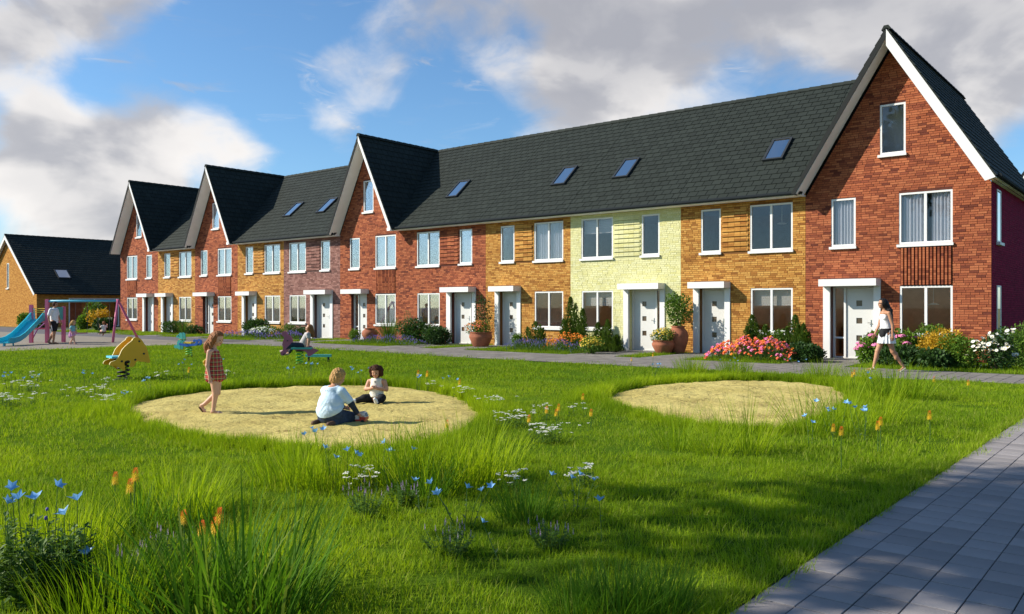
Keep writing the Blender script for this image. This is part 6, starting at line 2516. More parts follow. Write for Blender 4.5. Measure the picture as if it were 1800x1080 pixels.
# ---- boy kneeling with his back turned, toy truck in hand
def boy():
    g = gnd(586, 749)
    t = person('boy in a pale blue T-shirt kneeling in the sand with his back turned', (g.x, g.y, 0.022), YAW + math.radians(62))
    s = 0.215
    H, hM = head_prims((0.075, -0.02, 0.61), -0.45, 0.42, s)
    P = list(H) + [('c', (0.03, -0.01, 0.53), 0.042, (-0.005, 0, 0.455), 0.052),
                   ('c', (0.0, 0.115, 0.435), 0.052, (0.0, -0.115, 0.435), 0.052), ('c', (-0.01, 0, 0.42), 0.10, (-0.045, 0, 0.27), 0.115), ('c', (-0.045, 0, 0.27), 0.115, (-0.05, 0, 0.14), 0.125)]
    # right arm reaches down to the truck, left arm in front
    P += [('c', (0.0, -0.155, 0.43), 0.042, (0.075, -0.235, 0.27), 0.034), ('c', (0.075, -0.235, 0.27), 0.033, (0.16, -0.275, 0.135), 0.025)]
    P += hand_prims((0.16, -0.275, 0.135), (0.75, -0.35, -0.55), (0.3, 0.8, 0.3), 0.75, 0.9)
    P += [('c', (0.0, 0.15, 0.43), 0.042, (0.13, 0.16, 0.28), 0.034), ('c', (0.13, 0.16, 0.28), 0.033, (0.26, 0.03, 0.19), 0.025)]
    P += hand_prims((0.26, 0.03, 0.19), (0.5, -0.8, -0.2), (0, 0.2, 1), 0.75, 0.8)
    for q in (-1, 1):
        P += [('c', (-0.04, 0.075 * q, 0.12), 0.085, (0.20, 0.135 * q, 0.075), 0.062), ('c', (0.20, 0.135 * q, 0.062), 0.055, (-0.06, 0.13 * q, 0.045), 0.040), ('c', (-0.06, 0.13 * q, 0.04), 0.034, (-0.16, 0.13 * q, 0.03), 0.024)]
    link('body', sdf_mesh('body', P, 0.0058, 'skin'), t)
    SH = [('c', (0.0, 0.115, 0.43), 0.062, (0.0, -0.115, 0.43), 0.062), ('c', (-0.01, 0, 0.42), 0.115, (-0.045, 0, 0.27), 0.150), ('c', (-0.045, 0, 0.27), 0.150, (-0.05, 0, 0.16), 0.172), ('e', (-0.05, 0, 0.19), (0.165, 0.205, 0.12)),
          ('c', (0.0, -0.145, 0.43), 0.058, (0.055, -0.21, 0.315), 0.056), ('c', (0.0, 0.14, 0.43), 0.058, (0.08, 0.16, 0.335), 0.056), ('e', (-0.05, 0, 0.26), (0.13, 0.185, 0.18))]
    rip = lambda X, Y, Z: 0.004 * np.sin(Z * 70 + 9 * Y + 4 * np.sin(Y * 30)) * np.clip((0.36 - Z) * 5, 0, 1) * np.clip((Z - 0.15) * 12, 0, 1)
    link('tshirt', sdf_mesh('tshirt', SH, 0.006, 'cloth_sky', [((0, 0, 0.125), (0.25, 0, -1)), ((0, 0, 0.505), (-0.2, 0, 1)), ((0.075, 0, 0.30), (0.42, 0, -0.6))], 0.03, 0.0, rip), t)
    SL = [('c', (0.03, -0.185, 0.37), 0.044, (0.075, -0.235, 0.27), 0.041), ('c', (0.075, -0.235, 0.27), 0.041, (0.145, -0.268, 0.155), 0.033), ('c', (0.05, 0.155, 0.37), 0.044, (0.13, 0.16, 0.28), 0.041), ('c', (0.13, 0.16, 0.28), 0.041, (0.245, 0.045, 0.197), 0.033)]
    link('sleeves', sdf_mesh('sleeves', SL, 0.006, 'cloth_navy', (), 0.012), t)
    PT = []
    for q in (-1, 1):
        PT += [('c', (-0.04, 0.075 * q, 0.12), 0.097, (0.20, 0.135 * q, 0.078), 0.073), ('c', (0.20, 0.135 * q, 0.066), 0.064, (-0.06, 0.13 * q, 0.05), 0.050), ('c', (-0.06, 0.13 * q, 0.046), 0.048, (-0.13, 0.13 * q, 0.04), 0.040)]
    PT += [('e', (-0.05, 0, 0.13), (0.155, 0.19, 0.125)), ('c', (-0.05, 0, 0.2), 0.138, (-0.05, 0, 0.12), 0.142)]
    link('jeans', sdf_mesh('jeans', PT, 0.006, 'cloth_denim', [((0, 0, 0.002), (0, 0, -1)), ((0, 0, 0.20), (0, 0, 1))], 0.02), t)
    SHO = []
    for q in (-1, 1):
        SHO += [('c', (-0.13, 0.13 * q, 0.04), 0.036, (-0.24, 0.125 * q, 0.035), 0.032)]
    link('shoes', sdf_mesh('shoes', SHO, 0.006, 'sole_brown', [((0, 0, 0.004), (0, 0, -1))]), t)
    link('hair', hair_mesh(hM, s, 'hair_blond', 0.006, 0.22, -0.3, [('e', tuple(hM @ V((-0.16 * s, 0, -0.22 * s))), (0.062, 0.072, 0.07))], 0.0045, 130), t)
    face_parts(t, hM, s, 'skin')
    B = MB()
    for i in range(4):
        y0 = -0.02 + 0.014 * i
        B.box(-0.1235, -0.1215, y0, y0 + 0.010, 0.452, 0.466 + 0.006 * (i % 2))
    B.box(-0.1225, -0.121, -0.022, 0.036, 0.444, 0.449)
    B.build('back_print', 'print_grey', t).location = (0.0, 0.0, -0.02)
    return t


boy_o = boy()


# ---- toddler sitting with legs out
def toddler():
    g = gnd(662, 712)
    fw = YAW + pi / 2
    t = person('dark-haired toddler in a cream vest sitting in the sand', (g.x, g.y, 0.03), fw + pi + math.radians(-8))
    s = 0.195
    H, hM = head_prims((0.035, 0, 0.495), 0.0, 0.25, s)
    P = list(H) + [('c', (0.0, 0, 0.42), 0.036, (-0.01, 0, 0.36), 0.042), ('c', (-0.01, 0.085, 0.345), 0.042, (-0.01, -0.085, 0.345), 0.042), ('c', (-0.01, 0, 0.33), 0.082, (0.0, 0, 0.20), 0.095), ('c', (0, 0, 0.20), 0.095, (0, 0, 0.10), 0.10)]
    for q in (-1, 1):
        P += [('c', (-0.01, 0.125 * q, 0.34), 0.036, (0.02, 0.165 * q, 0.22), 0.033), ('c', (0.02, 0.165 * q, 0.22), 0.032, (0.125, 0.045 * q, 0.245), 0.022)]
        P += hand_prims((0.125, 0.045 * q, 0.245), (0.45, -0.6 * q, 0.3), (0.2, 0.1 * q, 1), 0.62, 0.9)
    P += [('c', (0.0, 0.06, 0.075), 0.068, (0.13, 0.13, 0.10), 0.05), ('c', (0.13, 0.13, 0.095), 0.046, (0.25, 0.075, 0.045), 0.032)]
    P += [('c', (0.0, -0.06, 0.075), 0.068, (0.10, -0.17, 0.085), 0.05), ('c', (0.10, -0.17, 0.08), 0.046, (0.165, -0.295, 0.045), 0.032)]
    link('body', sdf_mesh('body', P, 0.0052, 'skin'), t)
    VS = [('c', (-0.01, 0.05, 0.35), 0.05, (-0.01, -0.05, 0.35), 0.05), ('c', (-0.01, 0, 0.33), 0.094, (0.0, 0, 0.20), 0.107), ('c', (0, 0, 0.20), 0.107, (0, 0, 0.12), 0.115)]
    link('vest', sdf_mesh('vest', VS, 0.0055, 'cloth_cream', [((0, 0, 0.10), (0, 0, -1)), ((0, 0, 0.395), (0, 0, 1))], 0.02), t)
    PT = [('c', (0.0, 0.06, 0.075), 0.078, (0.13, 0.13, 0.10), 0.061), ('c', (0.13, 0.13, 0.095), 0.058, (0.22, 0.09, 0.052), 0.045), ('c', (0.0, -0.06, 0.075), 0.078, (0.10, -0.17, 0.085), 0.061), ('c', (0.10, -0.17, 0.08), 0.058, (0.15, -0.265, 0.052), 0.045)]
    link('leggings', sdf_mesh('leggings', PT, 0.0055, 'cloth_black', [((0, 0, 0.004), (0, 0, -1)), ((0, 0, 0.15), (0, 0, 1))], 0.02), t)
    SO = [('c', (0.25, 0.075, 0.045), 0.034, (0.285, 0.06, 0.095), 0.024), ('c', (0.165, -0.295, 0.045), 0.034, (0.195, -0.36, 0.055), 0.028)]
    link('socks', sdf_mesh('socks', SO, 0.0055, 'cloth_white'), t)
    cur = []
    rr = random.Random(4)
    cur.append(('e', tuple(hM @ V((-0.10 * s, 0, 0.02 * s))), (0.098, 0.106, 0.102)))
    for i in range(34):
        a = rr.uniform(0.75, 5.5)
        z = rr.uniform(-0.40, 0.45)
        q = 0.50 * math.sqrt(max(0.1, 1 - (z / 0.62) ** 2))
        cur.append(('e', tuple(hM @ V(((math.cos(a) * q - 0.08) * s, math.sin(a) * q * s, z * s))), (0.020, 0.020, 0.020)))
    link('hair', hair_mesh(hM, s, 'hair_dark', 0.0052, 0.20, -0.3, cur, 0.004, 120), t)
    face_parts(t, hM, s, 'skin')
    B = MB()
    B.ball((0.088, 0, 0.345), (0.006, 0.009, 0.014), 8, 6)
    B.build('pendant', 'print_dark', t, True)


toddler()


# ---- woman walking past the last house
def woman():
    g = gnd(1562, 654)
    t = person('woman with long black hair, white top and white skirt, walking', (g.x, g.y, 0.016), YAW + pi)
    s = 0.235
    H, hM = head_prims((0.145, 0, 1.615), -0.05, -0.02, s)
    P = list(H) + [('c', (0.115, 0, 1.51), 0.045, (0.095, 0, 1.42), 0.05), ('c', (0.085, 0.135, 1.395), 0.045, (0.085, -0.135, 1.395), 0.045), ('c', (0.09, 0, 1.37), 0.098, (0.085, 0, 1.22), 0.098), ('e', (0.125, 0.065, 1.27), (0.055, 0.06, 0.06)), ('e', (0.125, -0.065, 1.27), (0.055, 0.06, 0.06)),
                   ('c', (0.085, 0, 1.22), 0.092, (0.07, 0, 1.08), 0.086), ('c', (0.07, 0.035, 1.05), 0.095, (0.055, 0.05, 0.92), 0.11), ('c', (0.07, -0.035, 1.05), 0.095, (0.055, -0.05, 0.92), 0.11)]
    # near (left) arm hangs back, far arm swings forward
    P += [('c', (0.075, 0.175, 1.39), 0.045, (0.0, 0.205, 1.10), 0.035), ('c', (0.0, 0.205, 1.10), 0.034, (0.005, 0.215, 0.855), 0.024)] + hand_prims((0.005, 0.215, 0.855), (-0.05, 0, -1), (1, -0.2, 0), 0.95, 0.45)
    P += [('c', (0.08, -0.175, 1.39), 0.045, (0.13, -0.205, 1.10), 0.035), ('c', (0.13, -0.205, 1.10), 0.034, (0.24, -0.2, 0.89), 0.024)] + hand_prims((0.24, -0.2, 0.89), (0.4, 0, -1), (0.8, 0.4, 0.3), 0.95, 0.5)
    P += [('c', (0.07, -0.085, 0.90), 0.090, (0.235, -0.07, 0.475), 0.056), ('c', (0.235, -0.07, 0.475), 0.054, (0.33, -0.06, 0.10), 0.033), ('e', (0.255, -0.067, 0.36), (0.05, 0.05, 0.11))] + foot((0.33, -0.06, 0.10), (0.50, -0.06, 0.03), 0.034)
    P += [('c', (0.06, 0.085, 0.90), 0.090, (-0.07, 0.07, 0.475), 0.056), ('c', (-0.07, 0.07, 0.475), 0.054, (-0.30, 0.06, 0.15), 0.033), ('e', (-0.145, 0.068, 0.37), (0.05, 0.05, 0.10)),
          ('c', (-0.30, 0.06, 0.15), 0.033, (-0.335, 0.06, 0.105), 0.030), ('c', (-0.335, 0.06, 0.105), 0.029, (-0.265, 0.06, 0.03), 0.026), ('c', (-0.265, 0.06, 0.03), 0.026, (-0.20, 0.06, 0.018), 0.016)]
    link('body', sdf_mesh('body', P, 0.0075, 'skin_tan'), t)
    TP = [('c', (0.09, 0, 1.33), 0.102, (0.085, 0, 1.20), 0.106), ('e', (0.13, 0.065, 1.275), (0.06, 0.066, 0.066)), ('e', (0.13, -0.065, 1.275), (0.06, 0.066, 0.066)), ('c', (0.085, 0, 1.20), 0.102, (0.07, 0.038, 1.0), 0.112), ('c', (0.085, 0, 1.20), 0.102, (0.07, -0.038, 1.0), 0.112)]
    link('top', sdf_mesh('top', TP, 0.0075, 'cloth_white', [((0, 0, 0.97), (0, 0, -1)), ((0.1, 0, 1.35), (-0.35, 0, 1))], 0.02), t)
    SK = [('c', (0.065, 0.045, 1.02), 0.118, (0.05, 0.03, 0.86), 0.15), ('c', (0.065, -0.045, 1.02), 0.118, (0.05, -0.03, 0.86), 0.15), ('c', (0.065, 0, 1.0), 0.13, (0.05, 0, 0.86), 0.165), ('c', (0.05, 0, 0.86), 0.165, (0.05, 0, 0.66), 0.20)]
    rip = lambda X, Y, Z: 0.016 * np.sin(np.arctan2(Y, X - 0.05) * 15) * np.clip((0.98 - Z) * 3, 0, 1) + 0.02 * np.clip((0.98 - Z) * 2, 0, 1) * (np.abs(Y) > 0.14)
    link('skirt', sdf_mesh('skirt', SK, 0.0075, 'cloth_white', [((0, 0, 1.02), (0, 0, 1)), ((0, 0, 0.665), (0, 0, -1)), ((0, 0.2, 0), (0, 1, 0)), ((0, -0.2, 0), (0, -1, 0))], 0.02, 0.0, rip), t)
    BL = [('c', (0.068, 0.045, 1.0), 0.124, (0.06, 0.03, 0.93), 0.145), ('c', (0.068, -0.045, 1.0), 0.124, (0.06, -0.03, 0.93), 0.145), ('e', (0.16, 0.04, 0.90), (0.075, 0.11, 0.13))]
    link('sash', sdf_mesh('sash', BL, 0.0075, 'cloth_black', [((0, 0, 1.025), (0, 0, 1)), ((0.0, 0, 0.90), (-0.55, 0, -1))], 0.02), t)
    ex = [('c', tuple(hM @ V((-0.22 * s, 0, 0.05 * s))), 0.085, (0.0, 0, 1.42), 0.085), ('c', (0.0, 0.05, 1.45), 0.07, (-0.035, 0.06, 1.20), 0.045), ('c', (0.0, -0.05, 1.45), 0.07, (-0.035, -0.05, 1.18), 0.045), ('c', (0.005, 0, 1.44), 0.08, (-0.04, 0, 1.14), 0.035)]
    link('hair', hair_mesh(hM, s, 'hair_black', 0.0075, 0.33, -0.2, ex, 0.004, 120), t)
    face_parts(t, hM, s, 'skin')
    B = MB()
    q = [hM @ V((x * s, y * s, z * s)) for x, y, z in ((-0.02, 0.35, 0.01), (0.34, 0.26, 0.02), (0.40, 0.08, 0.0), (0.41, 0.0, 0.02), (0.40, -0.08, 0.0), (0.34, -0.26, 0.02), (-0.02, -0.35, 0.01))]
    B.tube(q, 0.005, 5)
    B.build('glasses', 'print_dark', t, True)
    B = MB()
    for a, c in (((0.29, -0.06, 0.018), (0.525, -0.06, 0.018)),):
        B.obox(V(a) + V((0, -0.042, -0.018)), (1, 0, 0), (0, 1, 0), (0, 0, 1), 0.235, 0.084, 0.016)
    B.obox(V((-0.36, 0.018, 0.09)), V((0.16, 0, -0.105)).normalized(), (0, 1, 0), V((-0.105, 0, -0.16)).normalized(), 0.22, 0.084, 0.014)
    B.build('shoe_sole', 'cloth_cream', t)
    B = MB()
    for cx in ((0.42, -0.06, 0.035), (0.34, -0.06, 0.075)):
        B.tube([V(cx) + V((0, -0.042, -0.02)), V(cx) + V((0.0, -0.03, 0.02)), V(cx) + V((0, 0, 0.03)), V(cx) + V((0, 0.03, 0.02)), V(cx) + V((0, 0.042, -0.02))], 0.010, 6)
    B.build('shoe_strap', 'cloth_cream', t, True)


woman()


# ---- father walking beside his daughter on the play surface
def man():
    g = gnd(96, 605)
    t = person('man in a white T-shirt and black shorts walking past the slide', (g.x, g.y, 0.0), YAW)
    s = 0.235
    H, hM = head_prims((0.03, 0, 1.655), -0.1, 0.12, s)
    P = list(H) + [('c', (0.0, 0, 1.55), 0.055, (-0.02, 0, 1.47), 0.06), ('c', (-0.03, 0.165, 1.435), 0.06, (-0.03, -0.165, 1.435), 0.06), ('c', (-0.02, 0, 1.38), 0.13, (-0.02, 0, 1.2), 0.12), ('c', (-0.02, 0, 1.2), 0.12, (-0.02, 0, 0.95), 0.125)]
    P += [('c', (-0.05, -0.215, 1.43), 0.055, (-0.115, -0.25, 1.12), 0.042), ('c', (-0.115, -0.25, 1.12), 0.042, (-0.06, -0.25, 0.87), 0.029)] + hand_prims((-0.06, -0.25, 0.87), (0.1, 0, -1), (1, 0.2, 0), 1.0, 0.5)
    P += [('c', (-0.03, 0.215, 1.43), 0.055, (0.03, 0.25, 1.12), 0.042), ('c', (0.03, 0.25, 1.12), 0.042, (0.14, 0.24, 0.90), 0.029)] + hand_prims((0.14, 0.24, 0.90), (0.4, 0, -1), (0.8, -0.3, 0.3), 1.0, 0.5)
    P += [('c', (-0.01, -0.10, 0.92), 0.105, (0.03, -0.09, 0.49), 0.066), ('c', (0.03, -0.09, 0.49), 0.062, (-0.01, -0.085, 0.10), 0.040), ('e', (0.0, -0.088, 0.37), (0.06, 0.058, 0.11))] + foot((-0.01, -0.085, 0.10), (0.19, -0.09, 0.03), 0.040)
    P += [('c', (-0.02, 0.10, 0.92), 0.105, (-0.09, 0.09, 0.49), 0.066), ('c', (-0.09, 0.09, 0.49), 0.062, (-0.27, 0.085, 0.15), 0.040), ('e', (-0.16, 0.088, 0.37), (0.06, 0.058, 0.10)), ('c', (-0.27, 0.085, 0.15), 0.040, (-0.305, 0.085, 0.115), 0.036), ('c', (-0.305, 0.085, 0.115), 0.036, (-0.19, 0.085, 0.028), 0.028)]
    link('body', sdf_mesh('body', P, 0.009, 'skin_tan'), t)
    SH = [('c', (-0.03, 0.165, 1.42), 0.075, (-0.03, -0.165, 1.42), 0.075), ('c', (-0.02, 0, 1.38), 0.148, (-0.02, 0, 1.2), 0.15), ('c', (-0.02, 0, 1.2), 0.15, (-0.02, 0, 0.93), 0.155), ('c', (-0.05, -0.205, 1.42), 0.075, (-0.09, -0.24, 1.24), 0.07), ('c', (-0.03, 0.205, 1.42), 0.075, (0.0, 0.24, 1.24), 0.07), ('e', (-0.02, 0, 1.2), (0.135, 0.185, 0.28))]
    link('tshirt', sdf_mesh('tshirt', SH, 0.009, 'cloth_white', [((0, 0, 0.87), (0, 0, -1)), ((0, 0, 1.52), (-0.2, 0, 1))], 0.03), t)
    ST = [('c', (-0.01, -0.095, 0.90), 0.125, (0.02, -0.09, 0.60), 0.105), ('c', (-0.02, 0.095, 0.90), 0.125, (-0.06, 0.09, 0.60), 0.105)]
    link('shorts', sdf_mesh('shorts', ST, 0.009, 'cloth_black', [((0, 0, 0.53), (0, 0, -1)), ((0, 0, 0.96), (0, 0, 1))], 0.02), t)
    B = MB()
    B.tube([(-0.02, -0.222, 0.80), (0.0, -0.21, 0.68), (0.01, -0.195, 0.56)], 0.014, 6)
    B.build('shorts_stripe', 'cloth_white', t, True)
    link('hair', hair_mesh(hM, s, 'hair_dark', 0.009, 0.30, -0.3, (), 0.003, 120), t)
    face_parts(t, hM, s, 'skin')
    B = MB()
    B.obox(V((-0.06, -0.135, 0.0)), (1, 0, 0), (0, 1, 0), (0, 0, 1), 0.275, 0.095, 0.022)
    B.obox(V((-0.345, 0.04, 0.105)), V((0.17, 0, -0.11)).normalized(), (0, 1, 0), V((-0.11, 0, -0.17)).normalized(), 0.24, 0.095, 0.02)
    B.build('shoe_sole', 'sole_brown', t)


man()


def small_girl():
    g = gnd(128, 606)
    t = person('small girl with curly fair hair and pink skirt walking behind the man', (g.x, g.y, 0.0), YAW)
    s = 0.20
    H, hM = head_prims((0.03, 0, 0.90), 0, 0.15, s)
    P = list(H) + [('c', (0.0, 0, 0.82), 0.034, (-0.01, 0, 0.76), 0.04), ('c', (-0.01, 0.08, 0.745), 0.038, (-0.01, -0.08, 0.745), 0.038), ('c', (-0.01, 0, 0.72), 0.075, (0.0, 0, 0.50), 0.085)]
    for q, e, w in ((-1, (-0.05, -0.12, 0.60), (0.02, -0.12, 0.50)), (1, (0.03, 0.12, 0.60), (0.10, 0.11, 0.52))):
        P += [('c', (-0.01, 0.11 * q, 0.74), 0.03, e, 0.025), ('c', e, 0.025, w, 0.018)] + hand_prims(w, (0.5, 0, -0.9), (0.7, 0.3 * -q, 0.3), 0.65, 0.5)
    P += [('c', (0.01, -0.045, 0.45), 0.058, (0.06, -0.045, 0.25), 0.042), ('c', (0.06, -0.045, 0.25), 0.04, (0.11, -0.045, 0.065), 0.025)] + foot((0.11, -0.045, 0.065), (0.22, -0.045, 0.02), 0.026, 0.7)
    P += [('c', (0.0, 0.045, 0.45), 0.058, (-0.03, 0.045, 0.25), 0.042), ('c', (-0.03, 0.045, 0.25), 0.04, (-0.13, 0.045, 0.075), 0.025)] + foot((-0.13, 0.045, 0.075), (-0.03, 0.045, 0.02), 0.026, 0.7)
    link('body', sdf_mesh('body', P, 0.008, 'skin_pale'), t)
    TP = [('c', (-0.01, 0.07, 0.735), 0.05, (-0.01, -0.07, 0.735), 0.05), ('c', (-0.01, 0, 0.72), 0.088, (0.0, 0, 0.56), 0.092), ('c', (-0.01, 0.10, 0.735), 0.042, (-0.01, 0.125, 0.67), 0.04), ('c', (-0.01, -0.10, 0.735), 0.042, (-0.03, -0.125, 0.67), 0.04)]
    link('top', sdf_mesh('top', TP, 0.008, 'cloth_aqua', [((0, 0, 0.54), (0, 0, -1)), ((0, 0, 0.785), (0, 0, 1))], 0.02), t)
    SK = [('c', (-0.01, 0, 0.57), 0.09, (-0.03, 0, 0.36), 0.135)]
    rip = lambda X, Y, Z: 0.012 * np.sin(np.arctan2(Y, X + 0.02) * 11)
    link('skirt', sdf_mesh('skirt', SK, 0.008, 'cloth_pink', [((0, 0, 0.57), (0, 0, 1)), ((0, 0, 0.335), (0.5, 0, -1))], 0.02, 0, rip), t)
    ex = [('c', tuple(hM @ V((-0.25 * s, 0, 0))), 0.07, (-0.07, 0, 0.74), 0.05), ('c', (-0.06, -0.05, 0.84), 0.055, (-0.075, -0.055, 0.70), 0.035), ('c', (-0.06, 0.05, 0.84), 0.055, (-0.075, 0.055, 0.70), 0.035)]
    link('hair', hair_mesh(hM, s, 'hair_blond', 0.008, 0.28, -0.2, ex, 0.007, 90), t)
    face_parts(t, hM, s, 'skin')
    B = MB()
    for a in ((0.07, -0.045), (-0.17, 0.045)):
        B.box(a[0], a[0] + 0.16, a[1] - 0.03, a[1] + 0.03, 0.0, 0.018)
    B.build('shoe_sole', 'shoe_pale', t)


small_girl()


def seated_child(label, loc, head_, hair, top_m, leg_m, skin, hs=0.2, lean=0.0, kick=0.35, arms='chain', vox=0.0075, hairlong=True, sc=1.0):
    """child on a seat: origin at the seat; faces +X, legs hanging forward"""
    t = person(label, loc, head_)
    t.scale = (sc, sc, sc)
    L = lambda x, y, z: (x - lean * z, y, z)
    s = hs
    H, hM = head_prims(L(0.03, 0, 0.50), 0, -0.05 - lean * 0.8, s)
    P = list(H) + [('c', L(0.0, 0, 0.42), 0.036, L(-0.01, 0, 0.36), 0.042), ('c', L(-0.01, 0.08, 0.345), 0.04, L(-0.01, -0.08, 0.345), 0.04), ('c', L(-0.01, 0, 0.33), 0.078, L(0, 0, 0.08), 0.088)]
    A = []
    for q in (-1, 1):
        if arms == 'chain':
            e, w = L(0.03, 0.17 * q, 0.26), L(0.06, 0.185 * q, 0.40)
            hd = (0.1, 0, 1)
        elif arms == 'back':
            e, w = L(-0.10, 0.14 * q, 0.20), L(-0.13, 0.13 * q, 0.07)
            hd = (0.0, 0, -1)
        P += [('c', L(-0.01, 0.115 * q, 0.34), 0.033, e, 0.027), ('c', e, 0.027, w, 0.019)] + hand_prims(w, hd, (0.8, -0.3 * q, 0), 0.65, 1.2)
        A.append((e, w))
    K = []
    for q in (-1, 1):
        kn = (0.22, 0.075 * q, 0.06 + 0.02 * q)
        an = (0.22 + 0.24 * math.sin(kick + 0.25 * q), 0.07 * q, 0.06 - 0.24 * math.cos(kick + 0.25 * q))
        P += [('c', (0, 0.06 * q, 0.06), 0.065, kn, 0.047), ('c', kn, 0.044, an, 0.027), ('c', an, 0.027, (an[0] + 0.10, an[1], an[2] - 0.02), 0.02)]
        K.append((kn, an))
    link('body', sdf_mesh('body', P, vox, skin), t)
    TP = [('c', L(-0.01, 0.08, 0.34), 0.052, L(-0.01, -0.08, 0.34), 0.052), ('c', L(-0.01, 0, 0.33), 0.092, L(0, 0, 0.10), 0.108)]
    for q, (e, w) in zip((-1, 1), A):
        a = V(L(-0.01, 0.115 * q, 0.34))
        TP.append(('c', tuple(a), 0.045, tuple(a.lerp(V(e), 0.5)), 0.042))
    link('top', sdf_mesh('top', TP, vox, top_m, [((0, 0, 0.04), (0, 0, -1)), (L(0, 0, 0.39), (0, 0, 1))], 0.02), t)
    LG = []
    for q, (kn, an) in zip((-1, 1), K):
        LG += [('c', (0, 0.06 * q, 0.06), 0.076, kn, 0.057), ('c', kn, 0.055, tuple(V(kn).lerp(V(an), 0.85)), 0.038)]
    link('leggings', sdf_mesh('leggings', LG, vox, leg_m, (), 0.015), t)
    B = MB()
    for kn, an in K:
        B.ball((an[0] + 0.05, an[1], an[2] - 0.02), (0.075, 0.035, 0.03), 10, 6)
    B.build('shoes', 'shoe_pale', t, True)
    b = hM @ V((-0.28 * s, 0, -0.05 * s))
    ex = [('c', tuple(b), 0.075, (b.x - 0.05, 0, b.z - 0.17), 0.05)] if hairlong else ()
    link('hair', hair_mesh(hM, s, hair, vox, 0.28, -0.2, ex, 0.005, 110), t)
    face_parts(t, hM, s, 'skin')
    return t

# ------------------------------------------------------------------ playground
mat('paint_pink', (0.62, 0.15, 0.25), 0.5, 0.06, 3, spec=0.2)
mat('paint_blue', (0.12, 0.48, 0.62), 0.45, 0.04, 3, spec=0.25)
mat('slide_blue', (0.03, 0.46, 0.58), 0.4, 0.04, 2, spec=0.25)
mat('paint_teal', (0.06, 0.36, 0.33), 0.4, 0.06, 3, spec=0.5)
mat('paint_orange', (0.95, 0.42, 0.008), 0.42, 0.05, 3, spec=0.45)
mat('paint_edge', (0.80, 0.70, 0.36), 0.5, 0.05, 3)
mat('paint_royal', (0.02, 0.10, 0.42), 0.35, 0.06, 3, spec=0.5)
mat('paint_yellow', (0.75, 0.50, 0.04), 0.4, 0.06, 3, spec=0.5)
mat('paint_rose', (0.42, 0.11, 0.18), 0.45, 0.06, 3, spec=0.4)
mat('paint_green', (0.10, 0.45, 0.05), 0.35, 0.06, 3, spec=0.5)
mat('rubber', (0.02, 0.02, 0.022), 0.6)
mat('chain_steel', (0.10, 0.10, 0.11), 0.4, metal=0.6)
mat('paint_purple', (0.22, 0.08, 0.24), 0.4)


